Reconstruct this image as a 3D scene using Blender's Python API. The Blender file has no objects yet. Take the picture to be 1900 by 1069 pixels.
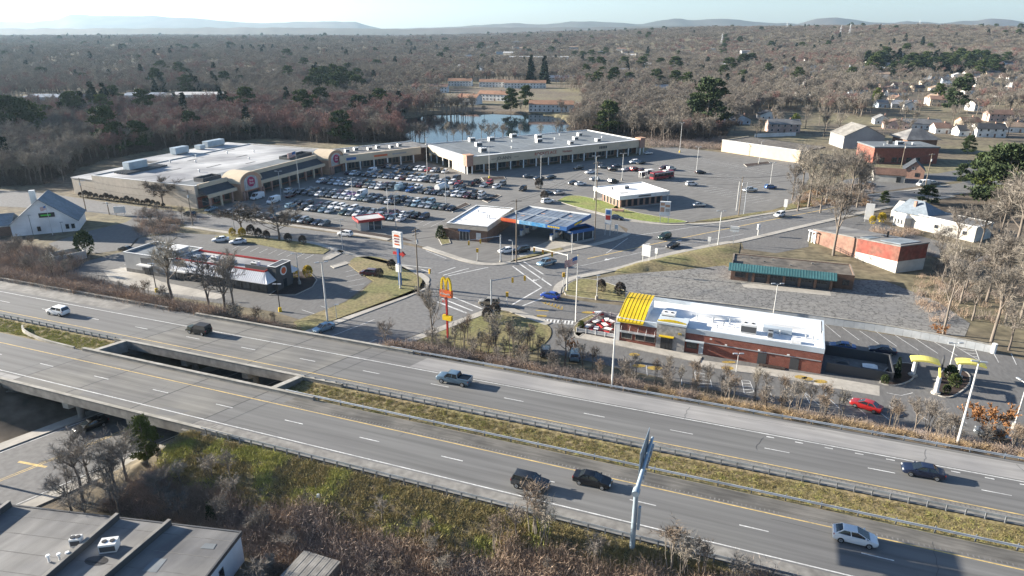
import bpy, math, random
import numpy as np
from mathutils import Vector, Matrix, noise
R = math.radians
S = bpy.context.scene
COL = S.collection
# ------------------------------------------------------------------ camera, sky, sun, exposure
F, CX, CY, HOR = 1267.0, 950.0, 534.5, 58.0       # surveyed from the photograph (1900 x 1069)
PT = math.atan((CY - HOR) / F)
CH, G = 51.0, -5.0                                 # eye above the highway deck; street level
cam = bpy.data.cameras.new('camera')
cam.sensor_width = 36.0
cam.lens = 36.0 * F / 1900.0
cam.clip_start, cam.clip_end = 1.0, 60000.0
camo = bpy.data.objects.new('camera', cam)
COL.objects.link(camo)
camo.location = (0, 0, CH)
camo.rotation_euler = (math.pi / 2 - PT, 0, 0)
S.camera = camo
SUN_EL, SUN_AZ = 16.2, 163.5                       # azimuth of the sun as an angle from +X
sd = Vector((math.cos(R(SUN_EL)) * math.cos(R(SUN_AZ)), math.cos(R(SUN_EL)) * math.sin(R(SUN_AZ)), math.sin(R(SUN_EL))))
W = bpy.data.worlds.new("World")
S.world = W
W.use_nodes = True
nt = W.node_tree
bg = nt.nodes['Background']
sky = nt.nodes.new('ShaderNodeTexSky')
sky.sky_type = 'NISHITA'
sky.sun_disc = False
sky.sun_elevation = R(SUN_EL)
sky.sun_rotation = math.atan2(sd.x, sd.y)
sky.air_density, sky.dust_density, sky.ozone_density = 1.0, 0.8, 2.2
tint = nt.nodes.new('ShaderNodeMix'); tint.data_type = 'RGBA'; tint.blend_type = 'MULTIPLY'; tint.inputs[0].default_value = 1
tint.inputs[7].default_value = (.92, .98, 1.10, 1)
nt.links.new(sky.outputs[0], tint.inputs[6]); nt.links.new(tint.outputs[2], bg.inputs[0])
bg.inputs[1].default_value = 0.05
sl = bpy.data.lights.new('sun', 'SUN')
sl.energy, sl.angle, sl.color = 5.0, R(0.53), (1.0, 0.915, 0.79)
slo = bpy.data.objects.new('sun', sl)
COL.objects.link(slo)
slo.rotation_euler = sd.to_track_quat('Z', 'Y').to_euler()
slo.location = (0, 0, 300)
S.view_settings.view_transform = 'Standard'
S.view_settings.look = 'None'
S.view_settings.exposure = 1.88
S.view_settings.gamma = 1.0
S.cycles.use_denoising = True
S.cycles.denoising_prefilter = 'NONE'
S.cycles.use_adaptive_sampling = False
S.cycles.max_bounces = 6
S.cycles.diffuse_bounces = 2
S.cycles.glossy_bounces = 2
S.cycles.transparent_max_bounces = 6
S.cycles.volume_bounces = 1

# ------------------------------------------------------------------ survey helpers
cp_, sp_ = math.cos(PT), math.sin(PT)
def at(px, py, z=G):
    """ground position of a point of the photograph that lies at height z"""
    x = (px - CX) / F; y = -(py - CY) / F
    t = (z - CH) / (y * cp_ - sp_)
    return Vector((x * t, (y * sp_ + cp_) * t))
def A3(px, py, z=G):
    p = at(px, py, z); return Vector((p.x, p.y, z))
def hgt(px, pb, pt, zb=G):
    p = at(px, pb, zb); lo, hi = zb, zb + 80
    for _ in range(40):
        m = (lo + hi) / 2
        d = p.y * cp_ - (m - CH) * sp_; u = p.y * sp_ + (m - CH) * cp_
        if CY - F * u / d > pt: lo = m
        else: hi = m
    return lo - zb
TH = R(-20.9)
cu, su = math.cos(TH), math.sin(TH)
def UV(u, v): return Vector((u * cu - v * su, u * su + v * cu))
def toUV(x, y): return x * cu + y * su, -x * su + y * cu
SK = 0.335                                         # skew of the underpass against the highway
def gapL(v): return -107.0 + (v - 60) * SK
def gapR(v): return -71.0 + (v - 60) * SK
def sst(a, b, x):
    t = min(1, max(0, (x - a) / (b - a))); return t * t * (3 - 2 * t)
def T(x, y):
    """terrain height"""
    u, v = toUV(x, y)
    z = G
    if 20 < v < 130:
        near = 1 - sst(47.5, 59.0, v); far = sst(92.0, 101.5, v)
        f = 1 - max(near, far)
        slope = 5.0 if v > 60 else 7.0
        wall = max(0.9, 9.0 * near, 8.0 * far)
        gl, gr = gapL(v), gapR(v)
        g = sst(gr, gr + wall, u) + (1 - sst(gl - wall, gl, u))
        gi = u - gl
        if f > 0 and 0 < gi < 10: z0 = -1.8 + gi / 10 * (G + 1.8); zs = G + f * (z0 - G); z = max(z, zs)
        go = gr - u
        if f > 0 and 0 < go < 5.5: zs = G + f * (-1.8 + go / 5.5 * (G + 1.8) - G); z = max(z, zs)
        if 72.6 < v < 77.4: f *= 1.0 - 0.09 * math.sin((v - 72.6) / 4.8 * math.pi)
        z = max(z, G + f * min(1, g) * (-0.12 - G))
        z += 0.25 * noise.noise((x * .25, y * .25, 0)) * min(1, g) * (1 if 40 < v < 59 else 0)
    d = math.hypot(x, y)
    if d > 520:
        a = x / max(y, 1)
        amp = 22 + 42 * sst(-.10, .32, a) - 14 * sst(.5, .8, a)
        z += amp * sst(650, 2700, d)
        z += sst(520, 1500, d) * (9 * noise.noise((x / 420, y / 420, 3.1)) + 16 * noise.noise((x / 1300, y / 1300, 7.7)) * sst(-.5, .1, a))
    return z
def gt(px, py):
    z = G
    for _ in range(25):
        p = at(px, py, min(z, CH - 3)); z = .5 * z + .5 * T(p.x, p.y)
    return Vector((p.x, p.y, T(p.x, p.y)))

# ------------------------------------------------------------------ mesh helpers
class MB:
    def __init__(s): s.v = []; s.f = []; s.m = []
    def add(s, vs, fs, mi=0):
        n = len(s.v); s.v += [tuple(p) for p in vs]
        for f in fs: s.f.append([n + i for i in f]); s.m.append(mi)
        return s
    def box(s, x0, x1, y0, y1, z0, z1, M=None, mi=0):
        vs = [Vector((x, y, z)) for z in (z0, z1) for x, y in ((x0, y0), (x1, y0), (x1, y1), (x0, y1))]
        if M is not None: vs = [M @ p for p in vs]
        return s.add(vs, [(3, 2, 1, 0), (4, 5, 6, 7), (0, 1, 5, 4), (1, 2, 6, 5), (2, 3, 7, 6), (3, 0, 4, 7)], mi)
    def prism(s, pts, z0, z1, mi=0, top=True, bottom=False):
        n = len(pts)
        ar = sum(pts[i][0] * pts[(i + 1) % n][1] - pts[(i + 1) % n][0] * pts[i][1] for i in range(n))
        if ar < 0: pts = list(pts)[::-1]
        zz1 = z1 if callable(z1) else (lambda x, y: z1)
        vs = [(p[0], p[1], z0) for p in pts] + [(p[0], p[1], zz1(p[0], p[1])) for p in pts]
        fs = [(i, (i + 1) % n, n + (i + 1) % n, n + i) for i in range(n)]
        if top: fs.append(tuple(range(n, 2 * n)))
        if bottom: fs.append(tuple(range(n - 1, -1, -1)))
        return s.add(vs, fs, mi)
    def sheet(s, pts, z, mi=0):
        n = len(pts)
        ar = sum(pts[i][0] * pts[(i + 1) % n][1] - pts[(i + 1) % n][0] * pts[i][1] for i in range(n))
        if ar < 0: pts = list(pts)[::-1]
        return s.add([(p[0], p[1], z) for p in pts], [tuple(range(n))], mi)
    def tube(s, p, q, r0, r1=None, n=6, cap=False, mi=0):
        p, q = Vector(p), Vector(q); r1 = r0 if r1 is None else r1
        d = (q - p)
        if d.length < 1e-6: return s
        d.normalize()
        a = d.orthogonal().normalized(); b = d.cross(a)
        vs = []
        for c, r in ((p, r0), (q, r1)):
            for i in range(n):
                t = 2 * math.pi * i / n; vs.append(c + (a * math.cos(t) + b * math.sin(t)) * r)
        fs = [(i, (i + 1) % n, n + (i + 1) % n, n + i) for i in range(n)]
        if cap: fs += [tuple(range(n - 1, -1, -1)), tuple(range(n, 2 * n))]
        return s.add(vs, fs, mi)
    def ribbon(s, pl, w, z, mi=0, closed=False):
        L, Rr = offs(pl, w / 2, closed), offs(pl, -w / 2, closed)
        n = len(pl); k = n if closed else n - 1
        vs = [(p[0], p[1], z) for p in L] + [(p[0], p[1], z) for p in Rr]
        return s.add(vs, [(n + i, n + (i + 1) % n, (i + 1) % n, i) for i in range(k)], mi)
    def wall(s, pl, w, z0, z1, mi=0, closed=False):
        L, Rr = offs(pl, w / 2, closed), offs(pl, -w / 2, closed)
        n = len(pl); k = n if closed else n - 1
        vs = [(p[0], p[1], z) for z in (z0, z1) for P in (L, Rr) for p in P]
        fs = []
        for i in range(k):
            j = (i + 1) % n
            fs += [(i, 2 * n + i, 2 * n + j, j), (n + i, n + j, 3 * n + j, 3 * n + i), (2 * n + i, 3 * n + i, 3 * n + j, 2 * n + j)]
        if not closed:
            fs += [(0, n, 3 * n, 2 * n), (n - 1, 3 * n - 1, 4 * n - 1, 2 * n - 1)]
        return s.add(vs, fs, mi)
    def loft(s, rings, mi=0, cap=True):
        n = len(rings[0]); vs = [p for r in rings for p in r]; fs = []
        for k in range(len(rings) - 1):
            for i in range(n):
                j = (i + 1) % n
                fs.append((k * n + i, k * n + j, (k + 1) * n + j, (k + 1) * n + i))
        if cap: fs += [tuple(range(n - 1, -1, -1)), tuple((len(rings) - 1) * n + i for i in range(n))]
        return s.add(vs, fs, mi)
    def mesh(s, name, mats, smooth=None):
        me = bpy.data.meshes.new(name)
        me.from_pydata(s.v, [], s.f)
        mats = mats if isinstance(mats, (list, tuple)) else [mats]
        for m in mats: me.materials.append(m)
        if len(mats) > 1: me.polygons.foreach_set('material_index', s.m)
        if smooth is not None:
            me.shade_smooth(); me.set_sharp_from_angle(angle=R(smooth))
        me.update()
        return me
    def build(s, name, mats, parent=None, smooth=None, kind=None, label=None):
        o = bpy.data.objects.new(name, s.mesh(name, mats, smooth)); COL.objects.link(o)
        if parent is not None: o.parent = parent
        if kind: o['kind'] = kind
        if label: o['label'] = label
        return o
def offs(pl, d, closed=False):
    n = len(pl); out = []
    P = [Vector((p[0], p[1])) for p in pl]
    for i in range(n):
        a = P[i - 1] if (i > 0 or closed) else None
        b = P[(i + 1) % n] if (i < n - 1 or closed) else None
        d1 = (P[i] - a).normalized() if a is not None else None
        d2 = (b - P[i]).normalized() if b is not None else None
        if d1 is None: d1 = d2
        if d2 is None: d2 = d1
        n1 = Vector((-d1.y, d1.x)); n2 = Vector((-d2.y, d2.x))
        m = (n1 + n2)
        m = m.normalized() if m.length > 1e-6 else n1
        k = d / max(.35, m.dot(n1))
        out.append(P[i] + m * k)
    return out
def tag(o, label=None, cat=None, group=None, kind=None):
    if label: o['label'] = label
    if cat: o['category'] = cat
    if group: o['group'] = group
    if kind: o['kind'] = kind
    return o
def thing(name, loc, rz, label, cat, group=None):
    o = bpy.data.objects.new(name, None); COL.objects.link(o)
    o.empty_display_size = .5
    o.location = loc if len(loc) == 3 else (loc[0], loc[1], G); o.rotation_euler = (0, 0, rz)
    return tag(o, label, cat, group)
def dup(root, loc, rz, label=None, group=None, scale=None):
    r = root.copy(); COL.objects.link(r)
    r.location = loc if len(loc) == 3 else (loc[0], loc[1], G); r.rotation_euler = (0, 0, rz)
    if scale: r.scale = (scale, scale, scale) if not isinstance(scale, tuple) else scale
    if label: r['label'] = label
    if group: r['group'] = group
    for ch in root.children:
        c = ch.copy(); COL.objects.link(c); c.parent = r
        for g in ch.children:
            d = g.copy(); COL.objects.link(d); d.parent = c
    return r
def pxs(*pts, z=G): return [at(p[0], p[1], z) for p in pts]
def angp(a, b, z=G):
    d = at(*b, z) - at(*a, z); return math.atan2(d.y, d.x)
def resample(pl, step):
    out = []; 
    for a, b in zip(pl, pl[1:]):
        a, b = Vector(a), Vector(b); n = max(1, round((b - a).length / step))
        out += [a.lerp(b, i / n) for i in range(n)]
    return out + [Vector(pl[-1])]
def curve(pl, n=6):
    """Catmull-Rom through the points"""
    P = [Vector(p) for p in pl]; P = [P[0] * 2 - P[1]] + P + [P[-1] * 2 - P[-2]]
    out = []
    for i in range(1, len(P) - 2):
        a, b, c, d = P[i - 1:i + 3]
        for k in range(n):
            t = k / n
            out.append(.5 * ((2 * b) + (c - a) * t + (2 * a - 5 * b + 4 * c - d) * t * t + (3 * b - a - 3 * c + d) * t ** 3))
    return out + [P[-2]]

# ------------------------------------------------------------------ materials
def N(t, typ, **kw):
    n = t.nodes.new(typ)
    for k, v in kw.items(): setattr(n, k, v)
    return n
def M(name, col, rough=.85, var=.2, scale=1.0, metal=0.0, bump=0.0, rand=0.0, col2=None, scale2=None, stretch=None, rot=0.0, spec=.4, var2=.0, cspace='Object', em=None):
    """principled material; colour wanders by two noises (fine and broad) between col and col2"""
    m = bpy.data.materials.new(name); m.use_nodes = True
    t = m.node_tree; b = t.nodes['Principled BSDF']; L = t.links.new
    b.inputs['Roughness'].default_value = rough
    b.inputs['Metallic'].default_value = metal
    b.inputs['Specular IOR Level'].default_value = spec
    c0 = (*col, 1)
    m.diffuse_color = c0
    if var == 0 and col2 is None and rand == 0:
        b.inputs['Base Color'].default_value = c0
        return m
    tc = N(t, 'ShaderNodeTexCoord')
    src = tc.outputs[cspace]
    if stretch:
        mp = N(t, 'ShaderNodeMapping'); mp.inputs['Scale'].default_value = stretch; 
        mr = N(t, 'ShaderNodeMapping'); mr.inputs['Rotation'].default_value = (0, 0, rot)
        L(src, mr.inputs[0]); L(mr.outputs[0], mp.inputs[0]); ssrc = mp.outputs[0]
    else: ssrc = src
    n1 = N(t, 'ShaderNodeTexNoise'); n1.inputs['Scale'].default_value = scale; n1.inputs['Detail'].default_value = 6
    L(ssrc, n1.inputs['Vector'])
    mx = N(t, 'ShaderNodeMix', data_type='RGBA')
    c2 = col2 if col2 else tuple(c * .75 for c in col)
    mx.inputs[6].default_value = c0; mx.inputs[7].default_value = (*c2, 1)
    n2 = N(t, 'ShaderNodeTexNoise'); n2.inputs['Scale'].default_value = scale2 or scale * .18; n2.inputs['Detail'].default_value = 4
    L(src, n2.inputs['Vector'])
    rp = N(t, 'ShaderNodeMapRange'); rp.inputs[1].default_value = .38; rp.inputs[2].default_value = .64
    L(n2.outputs[0], rp.inputs[0]); L(rp.outputs[0], mx.inputs[0])
    hs = N(t, 'ShaderNodeHueSaturation')
    vr = N(t, 'ShaderNodeMapRange'); vr.inputs[1].default_value = .3; vr.inputs[2].default_value = .7
    vr.inputs[3].default_value = 1 - var; vr.inputs[4].default_value = 1 + var
    L(n1.outputs[0], vr.inputs[0])
    if rand:
        oi = N(t, 'ShaderNodeObjectInfo'); rr = N(t, 'ShaderNodeMapRange')
        rr.inputs[3].default_value = 1 - rand; rr.inputs[4].default_value = 1 + rand
        L(oi.outputs['Random'], rr.inputs[0])
        mu = N(t, 'ShaderNodeMath', operation='MULTIPLY'); L(vr.outputs[0], mu.inputs[0]); L(rr.outputs[0], mu.inputs[1]); L(mu.outputs[0], hs.inputs['Value'])
    else: L(vr.outputs[0], hs.inputs['Value'])
    L(mx.outputs[2], hs.inputs['Color']); L(hs.outputs[0], b.inputs['Base Color'])
    if bump:
        bp = N(t, 'ShaderNodeBump'); bp.inputs['Strength'].default_value = bump; bp.inputs['Distance'].default_value = .1
        L(n1.outputs[0], bp.inputs['Height']); L(bp.outputs[0], b.inputs['Normal'])
    return m
def flat(name, col, rough=.5, metal=0., spec=.5): return M(name, col, rough, 0, metal=metal, spec=spec)
def brick(name, c1, c2, mortar, w=.42, h=.14):
    m = bpy.data.materials.new(name); m.use_nodes = True
    t = m.node_tree; b = t.nodes['Principled BSDF']; L = t.links.new
    b.inputs['Roughness'].default_value = .9; b.inputs['Specular IOR Level'].default_value = .2
    tc = N(t, 'ShaderNodeTexCoord'); sx = N(t, 'ShaderNodeSeparateXYZ'); L(tc.outputs['Object'], sx.inputs[0])
    ad = N(t, 'ShaderNodeMath', operation='ADD'); L(sx.outputs[0], ad.inputs[0]); L(sx.outputs[1], ad.inputs[1])
    cb = N(t, 'ShaderNodeCombineXYZ'); L(ad.outputs[0], cb.inputs[0]); L(sx.outputs[2], cb.inputs[1])
    br = N(t, 'ShaderNodeTexBrick'); L(cb.outputs[0], br.inputs['Vector'])
    br.inputs['Color1'].default_value = (*c1, 1); br.inputs['Color2'].default_value = (*c2, 1); br.inputs['Mortar'].default_value = (*mortar, 1)
    br.inputs['Scale'].default_value = 1; br.inputs['Brick Width'].default_value = w; br.inputs['Row Height'].default_value = h; br.inputs['Mortar Size'].default_value = .012
    no = N(t, 'ShaderNodeTexNoise'); no.inputs['Scale'].default_value = .9; no.inputs['Detail'].default_value = 8; L(cb.outputs[0], no.inputs['Vector'])
    hs = N(t, 'ShaderNodeHueSaturation'); vr = N(t, 'ShaderNodeMapRange'); vr.inputs[3].default_value = .65; vr.inputs[4].default_value = 1.35
    L(no.outputs[0], vr.inputs[0]); L(vr.outputs[0], hs.inputs['Value']); L(br.outputs[0], hs.inputs['Color']); L(hs.outputs[0], b.inputs['Base Color'])
    return m
mat = {}
mat['grass'] = M('grass_ground', (.17, .155, .065), .95, .45, 1.4, col2=(.20, .165, .085), scale2=.09, bump=.4)
mat['verge'] = M('dry_grass', (.205, .165, .085), .95, .4, 1.6, col2=(.15, .145, .055), scale2=.12, bump=.5)
mat['median'] = M('median_grass', (.225, .175, .095), .95, .5, 2.2, col2=(.175, .15, .065), scale2=.16, bump=.6)
mat['greengrass'] = M('green_grass', (.17, .215, .045), .95, .35, 1.5, col2=(.22, .21, .075), scale2=.12, bump=.4)
mat['ground'] = M('woodland_floor', (.115, .09, .065), .97, .45, .5, col2=(.165, .145, .08), scale2=.016, bump=.3)
mat['mulch'] = M('bark_mulch', (.04, .025, .02), .95, .4, 3.0)
mat['asphalt'] = M('lot_asphalt', (.126, .124, .12), .9, .16, 2.5, col2=(.135, .132, .128), scale2=.05, stretch=(1, .35, 1), rot=R(20))
mat['lot'] = M('plaza_asphalt', (.152, .147, .138), .9, .2, .8, col2=(.17, .165, .155), scale2=.03, stretch=(.25, 1, 1), rot=R(-30))
mat['road'] = M('street_asphalt', (.152, .15, .148), .88, .2, 1.2, col2=(.155, .152, .147), scale2=.06)
mat['hwy'] = M('highway_asphalt', (.141, .139, .136), .85, .22, 1.0, col2=(.15, .149, .143), scale2=.07, stretch=(.035, 1.1, 1), rot=-TH)
mat['deckasphalt'] = M('bridge_asphalt', (.135, .132, .126), .85, .28, 1.0, col2=(.185, .178, .16), scale2=.11, stretch=(.045, 1.2, 1), rot=-TH)
for k_, ph_ in (('hwy', .6), ('deckasphalt', .6)):        # wheel paths polished into the lanes
    t = mat[k_].node_tree; b = t.nodes['Principled BSDF']; src = b.inputs['Base Color'].links[0].from_socket
    tc = N(t, 'ShaderNodeTexCoord'); mr = N(t, 'ShaderNodeMapping'); mr.inputs['Rotation'].default_value = (0, 0, -TH); sx = N(t, 'ShaderNodeSeparateXYZ')
    ma = N(t, 'ShaderNodeMath', operation='MULTIPLY'); ma.inputs[1].default_value = 2 * math.pi / 1.78; mc_ = N(t, 'ShaderNodeMath', operation='COSINE'); rg = N(t, 'ShaderNodeMapRange'); rg.inputs[1].default_value = -1; rg.inputs[3].default_value = .88; rg.inputs[4].default_value = 1.05
    nz = N(t, 'ShaderNodeTexNoise'); nz.inputs['Scale'].default_value = .05; ml = N(t, 'ShaderNodeMix', data_type='RGBA', blend_type='MULTIPLY')
    t.links.new(tc.outputs['Object'], mr.inputs[0]); t.links.new(mr.outputs[0], sx.inputs[0]); t.links.new(sx.outputs[1], ma.inputs[0]); t.links.new(ma.outputs[0], mc_.inputs[0]); t.links.new(mc_.outputs[0], rg.inputs[0]); t.links.new(tc.outputs['Object'], nz.inputs['Vector'])
    t.links.new(nz.outputs[0], ml.inputs[0]); t.links.new(src, ml.inputs[6]); t.links.new(rg.outputs[0], ml.inputs[7]); t.links.new(ml.outputs[2], b.inputs['Base Color'])
mat['shoulder'] = M('pale_shoulder', (.30, .29, .275), .9, .16, 1.2, col2=(.235, .23, .225), scale2=.1, stretch=(.08, 1, 1), rot=-TH)
mat['gritty'] = M('gritty_shoulder', (.085, .082, .076), .95, .3, 2.2, col2=(.15, .142, .128), scale2=.2, stretch=(.12, 1, 1), rot=-TH)
mat['concrete'] = M('concrete', (.36, .34, .30), .9, .2, 1.3, col2=(.25, .235, .20), scale2=.25)
mat['walk'] = M('sidewalk_concrete', (.40, .375, .33), .9, .14, 1.0, col2=(.31, .29, .255), scale2=.15)
mat['oldconc'] = M('weathered_concrete', (.235, .225, .205), .9, .25, 1.0, col2=(.16, .152, .14), scale2=.3)
mat['darkconc'] = M('dark_concrete', (.17, .165, .155), .9, .25, 1.0)  # darker plain concrete tone for girders, seams, bands and floors
mat['white'] = M('white_paint_line', (.62, .62, .60), .7, .25, 3.0, col2=(.42, .42, .41), scale2=.5)
mat['yellow'] = M('yellow_paint_line', (.62, .44, .16), .7, .25, 2.5, col2=(.44, .33, .15), scale2=.5)
mat['wornyellow'] = M('worn_yellow_paint', (.38, .26, .06), .8, .35, 4.0)
mat['galv'] = M('galvanised_steel', (.42, .45, .48), .5, .12, 2.0, metal=.35)
mat['galvdark'] = M('weathered_steel_post', (.19, .20, .21), .65, .2, 2.0, metal=.2)
mat['silverpole'] = M('pale_pole', (.62, .62, .60), .55, .08, 1.0, metal=.15)
mat['wood'] = M('weathered_wood_pole', (.20, .165, .13), .9, .3, 3.0, stretch=(3, 3, .3))
mat['black'] = flat('black_metal', (.02, .02, .022), .5)
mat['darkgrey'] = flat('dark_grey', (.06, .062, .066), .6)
mat['red'] = M('red_paint', (.36, .022, .02), .5, .12, 1.0)
mat['orange'] = M('orange_paint', (.62, .12, .03), .5, .1, 1.0)
mat['blue'] = M('blue_paint', (.035, .13, .36), .5, .1, 1.0)
mat['yellowpaint'] = M('sign_yellow', (.72, .50, .02), .45, .06, 1.0)
mat['signalyellow'] = flat('signal_yellow', (.55, .32, .02), .5)
mat['wpaint'] = M('white_paint', (.74, .74, .72), .6, .06, 1.0)
mat['wroof'] = M('white_membrane', (.80, .80, .79), .7, .07, .5, col2=(.72, .72, .71), scale2=.2)
mat['oroof'] = M('weathered_white_roof', (.47, .468, .46), .75, .22, .35, col2=(.20, .20, .21), scale2=.045, stretch=(.12, 1, 1), rot=R(30))
mat['groof'] = M('grey_membrane', (.165, .185, .20), .8, .15, .6, col2=(.13, .145, .155), scale2=.08)
mat['tar'] = M('tar_roof', (.112, .112, .115), .85, .3, .8, col2=(.20, .195, .185), scale2=.16, stretch=(.6, .14, 1), rot=R(15))
mat['glass'] = flat('window_glass', (.025, .03, .036), .12, spec=.6)
mat['shopglass'] = M('shop_glass', (.05, .06, .07), .15, .5, .5, spec=.6)
mat['cream'] = M('cream_stucco', (.55, .46, .34), .9, .07, .6, col2=(.49, .405, .295), scale2=.05)
mat['tan'] = M('tan_block', (.46, .40, .33), .9, .1, .8, col2=(.40, .355, .295), scale2=.06)
mat['peach'] = M('peach_stucco', (.50, .30, .20), .9, .1, .8)
mat['brickred'] = brick('red_brick', (.255, .075, .05), (.19, .055, .04), (.28, .2, .16))
mat['brickbrown'] = brick('brown_brick', (.20, .11, .075), (.15, .085, .06), (.25, .21, .17))
mat['brickpink'] = brick('pink_brick', (.36, .21, .16), (.30, .17, .13), (.36, .28, .24))
mat['stone'] = M('grey_stone', (.34, .33, .31), .9, .4, 1.8, col2=(.24, .235, .225), scale2=.9)
# ------------------------------------------------------------------ terrain
POND = [tuple(at(x, y, -6.0)) for x, y in ((735, 232), (752, 221), (800, 213), (900, 211), (1000, 212.5), (1042, 219), (1066, 238), (1055, 262), (1000, 268), (900, 270), (800, 268), (745, 262))]
def inpoly(x, y, P):
    c = False; j = len(P) - 1
    for i in range(len(P)):
        xi, yi = P[i][0], P[i][1]; xj, yj = P[j][0], P[j][1]
        if (yi > y) != (yj > y) and x < (xj - xi) * (y - yi) / (yj - yi) + xi: c = not c
        j = i
    return c
def lines(segs):
    out = []
    for a, b, st in segs:
        n = max(1, int(round((b - a) / st))); out += [a + (b - a) * i / n for i in range(n)]
    return out + [segs[-1][1]]
def geo(a, b, r):
    out = []; s = a
    while s < b: out.append(s); s *= r
    return out + [b]
us = [-x for x in geo(300, 15000, 1.14)][::-1] + lines([(-295, -170, 6), (-170, 70, 1.5), (70, 300, 6)]) + geo(310, 15000, 1.14)
vs_ = [-400, -200, -100, -50, -20] + lines([(0, 36, 4), (36, 112, 1.0), (112, 700, 7)]) + geo(720, 14500, 1.05)
mb = MB()
nu, nv = len(us), len(vs_)
for v in vs_:
    for u in us:
        p = UV(u, v); z = T(p.x, p.y)
        if 330 < p.y < 560 and -90 < p.x < 80 and inpoly(p.x, p.y, POND): z = -8.5
        mb.v.append((p.x, p.y, z - .02))
mb.f = [(j * nu + i, j * nu + i + 1, (j + 1) * nu + i + 1, (j + 1) * nu + i) for j in range(nv - 1) for i in range(nu - 1)]
mb.m = [0] * len(mb.f)
mb.build('ground', mat['ground'], smooth=180, kind='structure')
# pond
wm = bpy.data.materials.new('pond_water'); wm.use_nodes = True
b = wm.node_tree.nodes['Principled BSDF']
b.inputs['Base Color'].default_value = (.012, .02, .028, 1); b.inputs['Roughness'].default_value = .06; b.inputs['IOR'].default_value = 1.33
no = N(wm.node_tree, 'ShaderNodeTexNoise'); no.inputs['Scale'].default_value = .35; no.inputs['Detail'].default_value = 5
bp = N(wm.node_tree, 'ShaderNodeBump'); bp.inputs['Strength'].default_value = .05; bp.inputs['Distance'].default_value = .3
wm.node_tree.links.new(no.outputs[0], bp.inputs['Height']); wm.node_tree.links.new(bp.outputs[0], b.inputs['Normal'])
pc = Vector((sum(p[0] for p in POND) / len(POND), sum(p[1] for p in POND) / len(POND)))
MB().sheet([pc + (Vector(p) - pc) * 1.06 for p in POND], -6.0).build('pond_water', wm, kind='structure')

# ------------------------------------------------------------------ far hills (real ridges, kilometres away)
hm = M('far_hill_woods', (.06, .062, .05), .95, .3, .004, col2=(.085, .07, .06), scale2=.0012)
def ridge(prof, D, depth, name):
    pts = []
    for px in range(prof[0][0], prof[-1][0] + 1, 12):
        for (a, ya), (b_, yb) in zip(prof, prof[1:]):
            if a <= px <= b_:
                t = (px - a) / (b_ - a); y = ya + (yb - ya) * t; break
        y += .7 * noise.noise((px * .045, D, 0)) + .35 * noise.noise((px * .15, D, 0))
        pts.append((px, y))
    mb = MB(); rows = []
    for k, (f, e) in enumerate(((-.5, 0), (-.25, .45), (0, 1), (.3, .55), (.6, 0))):
        row = []
        for px, y in pts:
            x = (px - CX) / F; yy = -(y - CY) / F
            ry = yy * sp_ + cp_; rz = yy * cp_ - sp_
            z = CH + rz / ry * D
            d = D + depth * f
            row.append((x / ry * d, d, -60 + (z + 60) * e * (1 + .06 * noise.noise((px * .03, k, D)))))
        rows.append(row)
    n = len(pts)
    mb.v = [p for r in rows for p in r]
    mb.f = [(k * n + i, k * n + i + 1, (k + 1) * n + i + 1, (k + 1) * n + i) for k in range(4) for i in range(n - 1)]
    mb.m = [0] * len(mb.f)
    return mb.build(name, hm, smooth=180, kind='structure')
ridge([(-240, 46), (0, 40), (60, 41), (110, 36), (130, 27), (190, 29), (290, 30), (335, 33), (360, 34), (400, 38), (480, 43), (560, 41), (600, 40), (660, 41), (690, 49), (720, 56)], 9800, 2400, 'hill')
ridge([(640, 60), (700, 54), (820, 51), (900, 46), (960, 43), (1010, 46), (1060, 40), (1110, 40), (1190, 45), (1225, 38), (1260, 35), (1300, 37), (1350, 34), (1385, 39), (1420, 43), (1480, 43), (1520, 35), (1550, 31), (1580, 37), (1640, 43), (1690, 40), (1740, 43), (1800, 39), (1830, 35), (1870, 36), (1900, 41), (2150, 44)], 8200, 1900, 'hill')
ridge([(-240, 53), (200, 53), (500, 51), (760, 54), (900, 51), (1080, 51), (1250, 48), (1500, 48), (1700, 49), (2150, 48)], 5600, 1500, 'hill')

# ------------------------------------------------------------------ highway
def uvr(u0, u1, v0, v1): return [UV(u0, v0), UV(u1, v0), UV(u1, v1), UV(u0, v1)]
U0, U1 = -420.0, 260.0
def hsheet(name, v0, v1, z, m, skew_gap=False, parts=None):
    mb = MB()
    if parts is None: parts = [(U0, U1)]
    for a, c in parts:
        mb.sheet([UV(a if a == U0 else a + (v0 - 60) * SK, v0), UV(c if c == U1 else c + (v0 - 60) * SK, v0), UV(c if c == U1 else c + (v1 - 60) * SK, v1), UV(a if a == U0 else a + (v1 - 60) * SK, v1)], z)
    return mb.build(name, m, kind='structure')
GL, GR = -107.0, -71.0
land = [(U0, GL), (GR, U1)]
hsheet('highway_road', 59.9, 72.3, 0.0, mat['hwy'], parts=land)
hsheet('highway_road', 77.2, 91.4, 0.0, mat['hwy'], parts=land)
hsheet('road_shoulder', 86.9, 90.7, 0.006, mat['shoulder'], parts=[(-60.0, U1)])
hsheet('road_shoulder', 69.75, 72.2, 0.006, mat['gritty'], parts=[(-66.0, U1)])
hsheet('road_shoulder', 59.9, 61.9, 0.006, mat['shoulder'], parts=[(U0, GL)])
hsheet('road_shoulder', 59.9, 62.0, 0.006, mat['oldconc'], parts=[(GR, U1)])
hsheet('road_shoulder', 77.4, 79.0, 0.006, mat['oldconc'], parts=[(-64., U1)])
hsheet('road_shoulder', 87.6, 90.9, 0.006, mat['oldconc'], parts=[(U0, -125.)])
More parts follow.
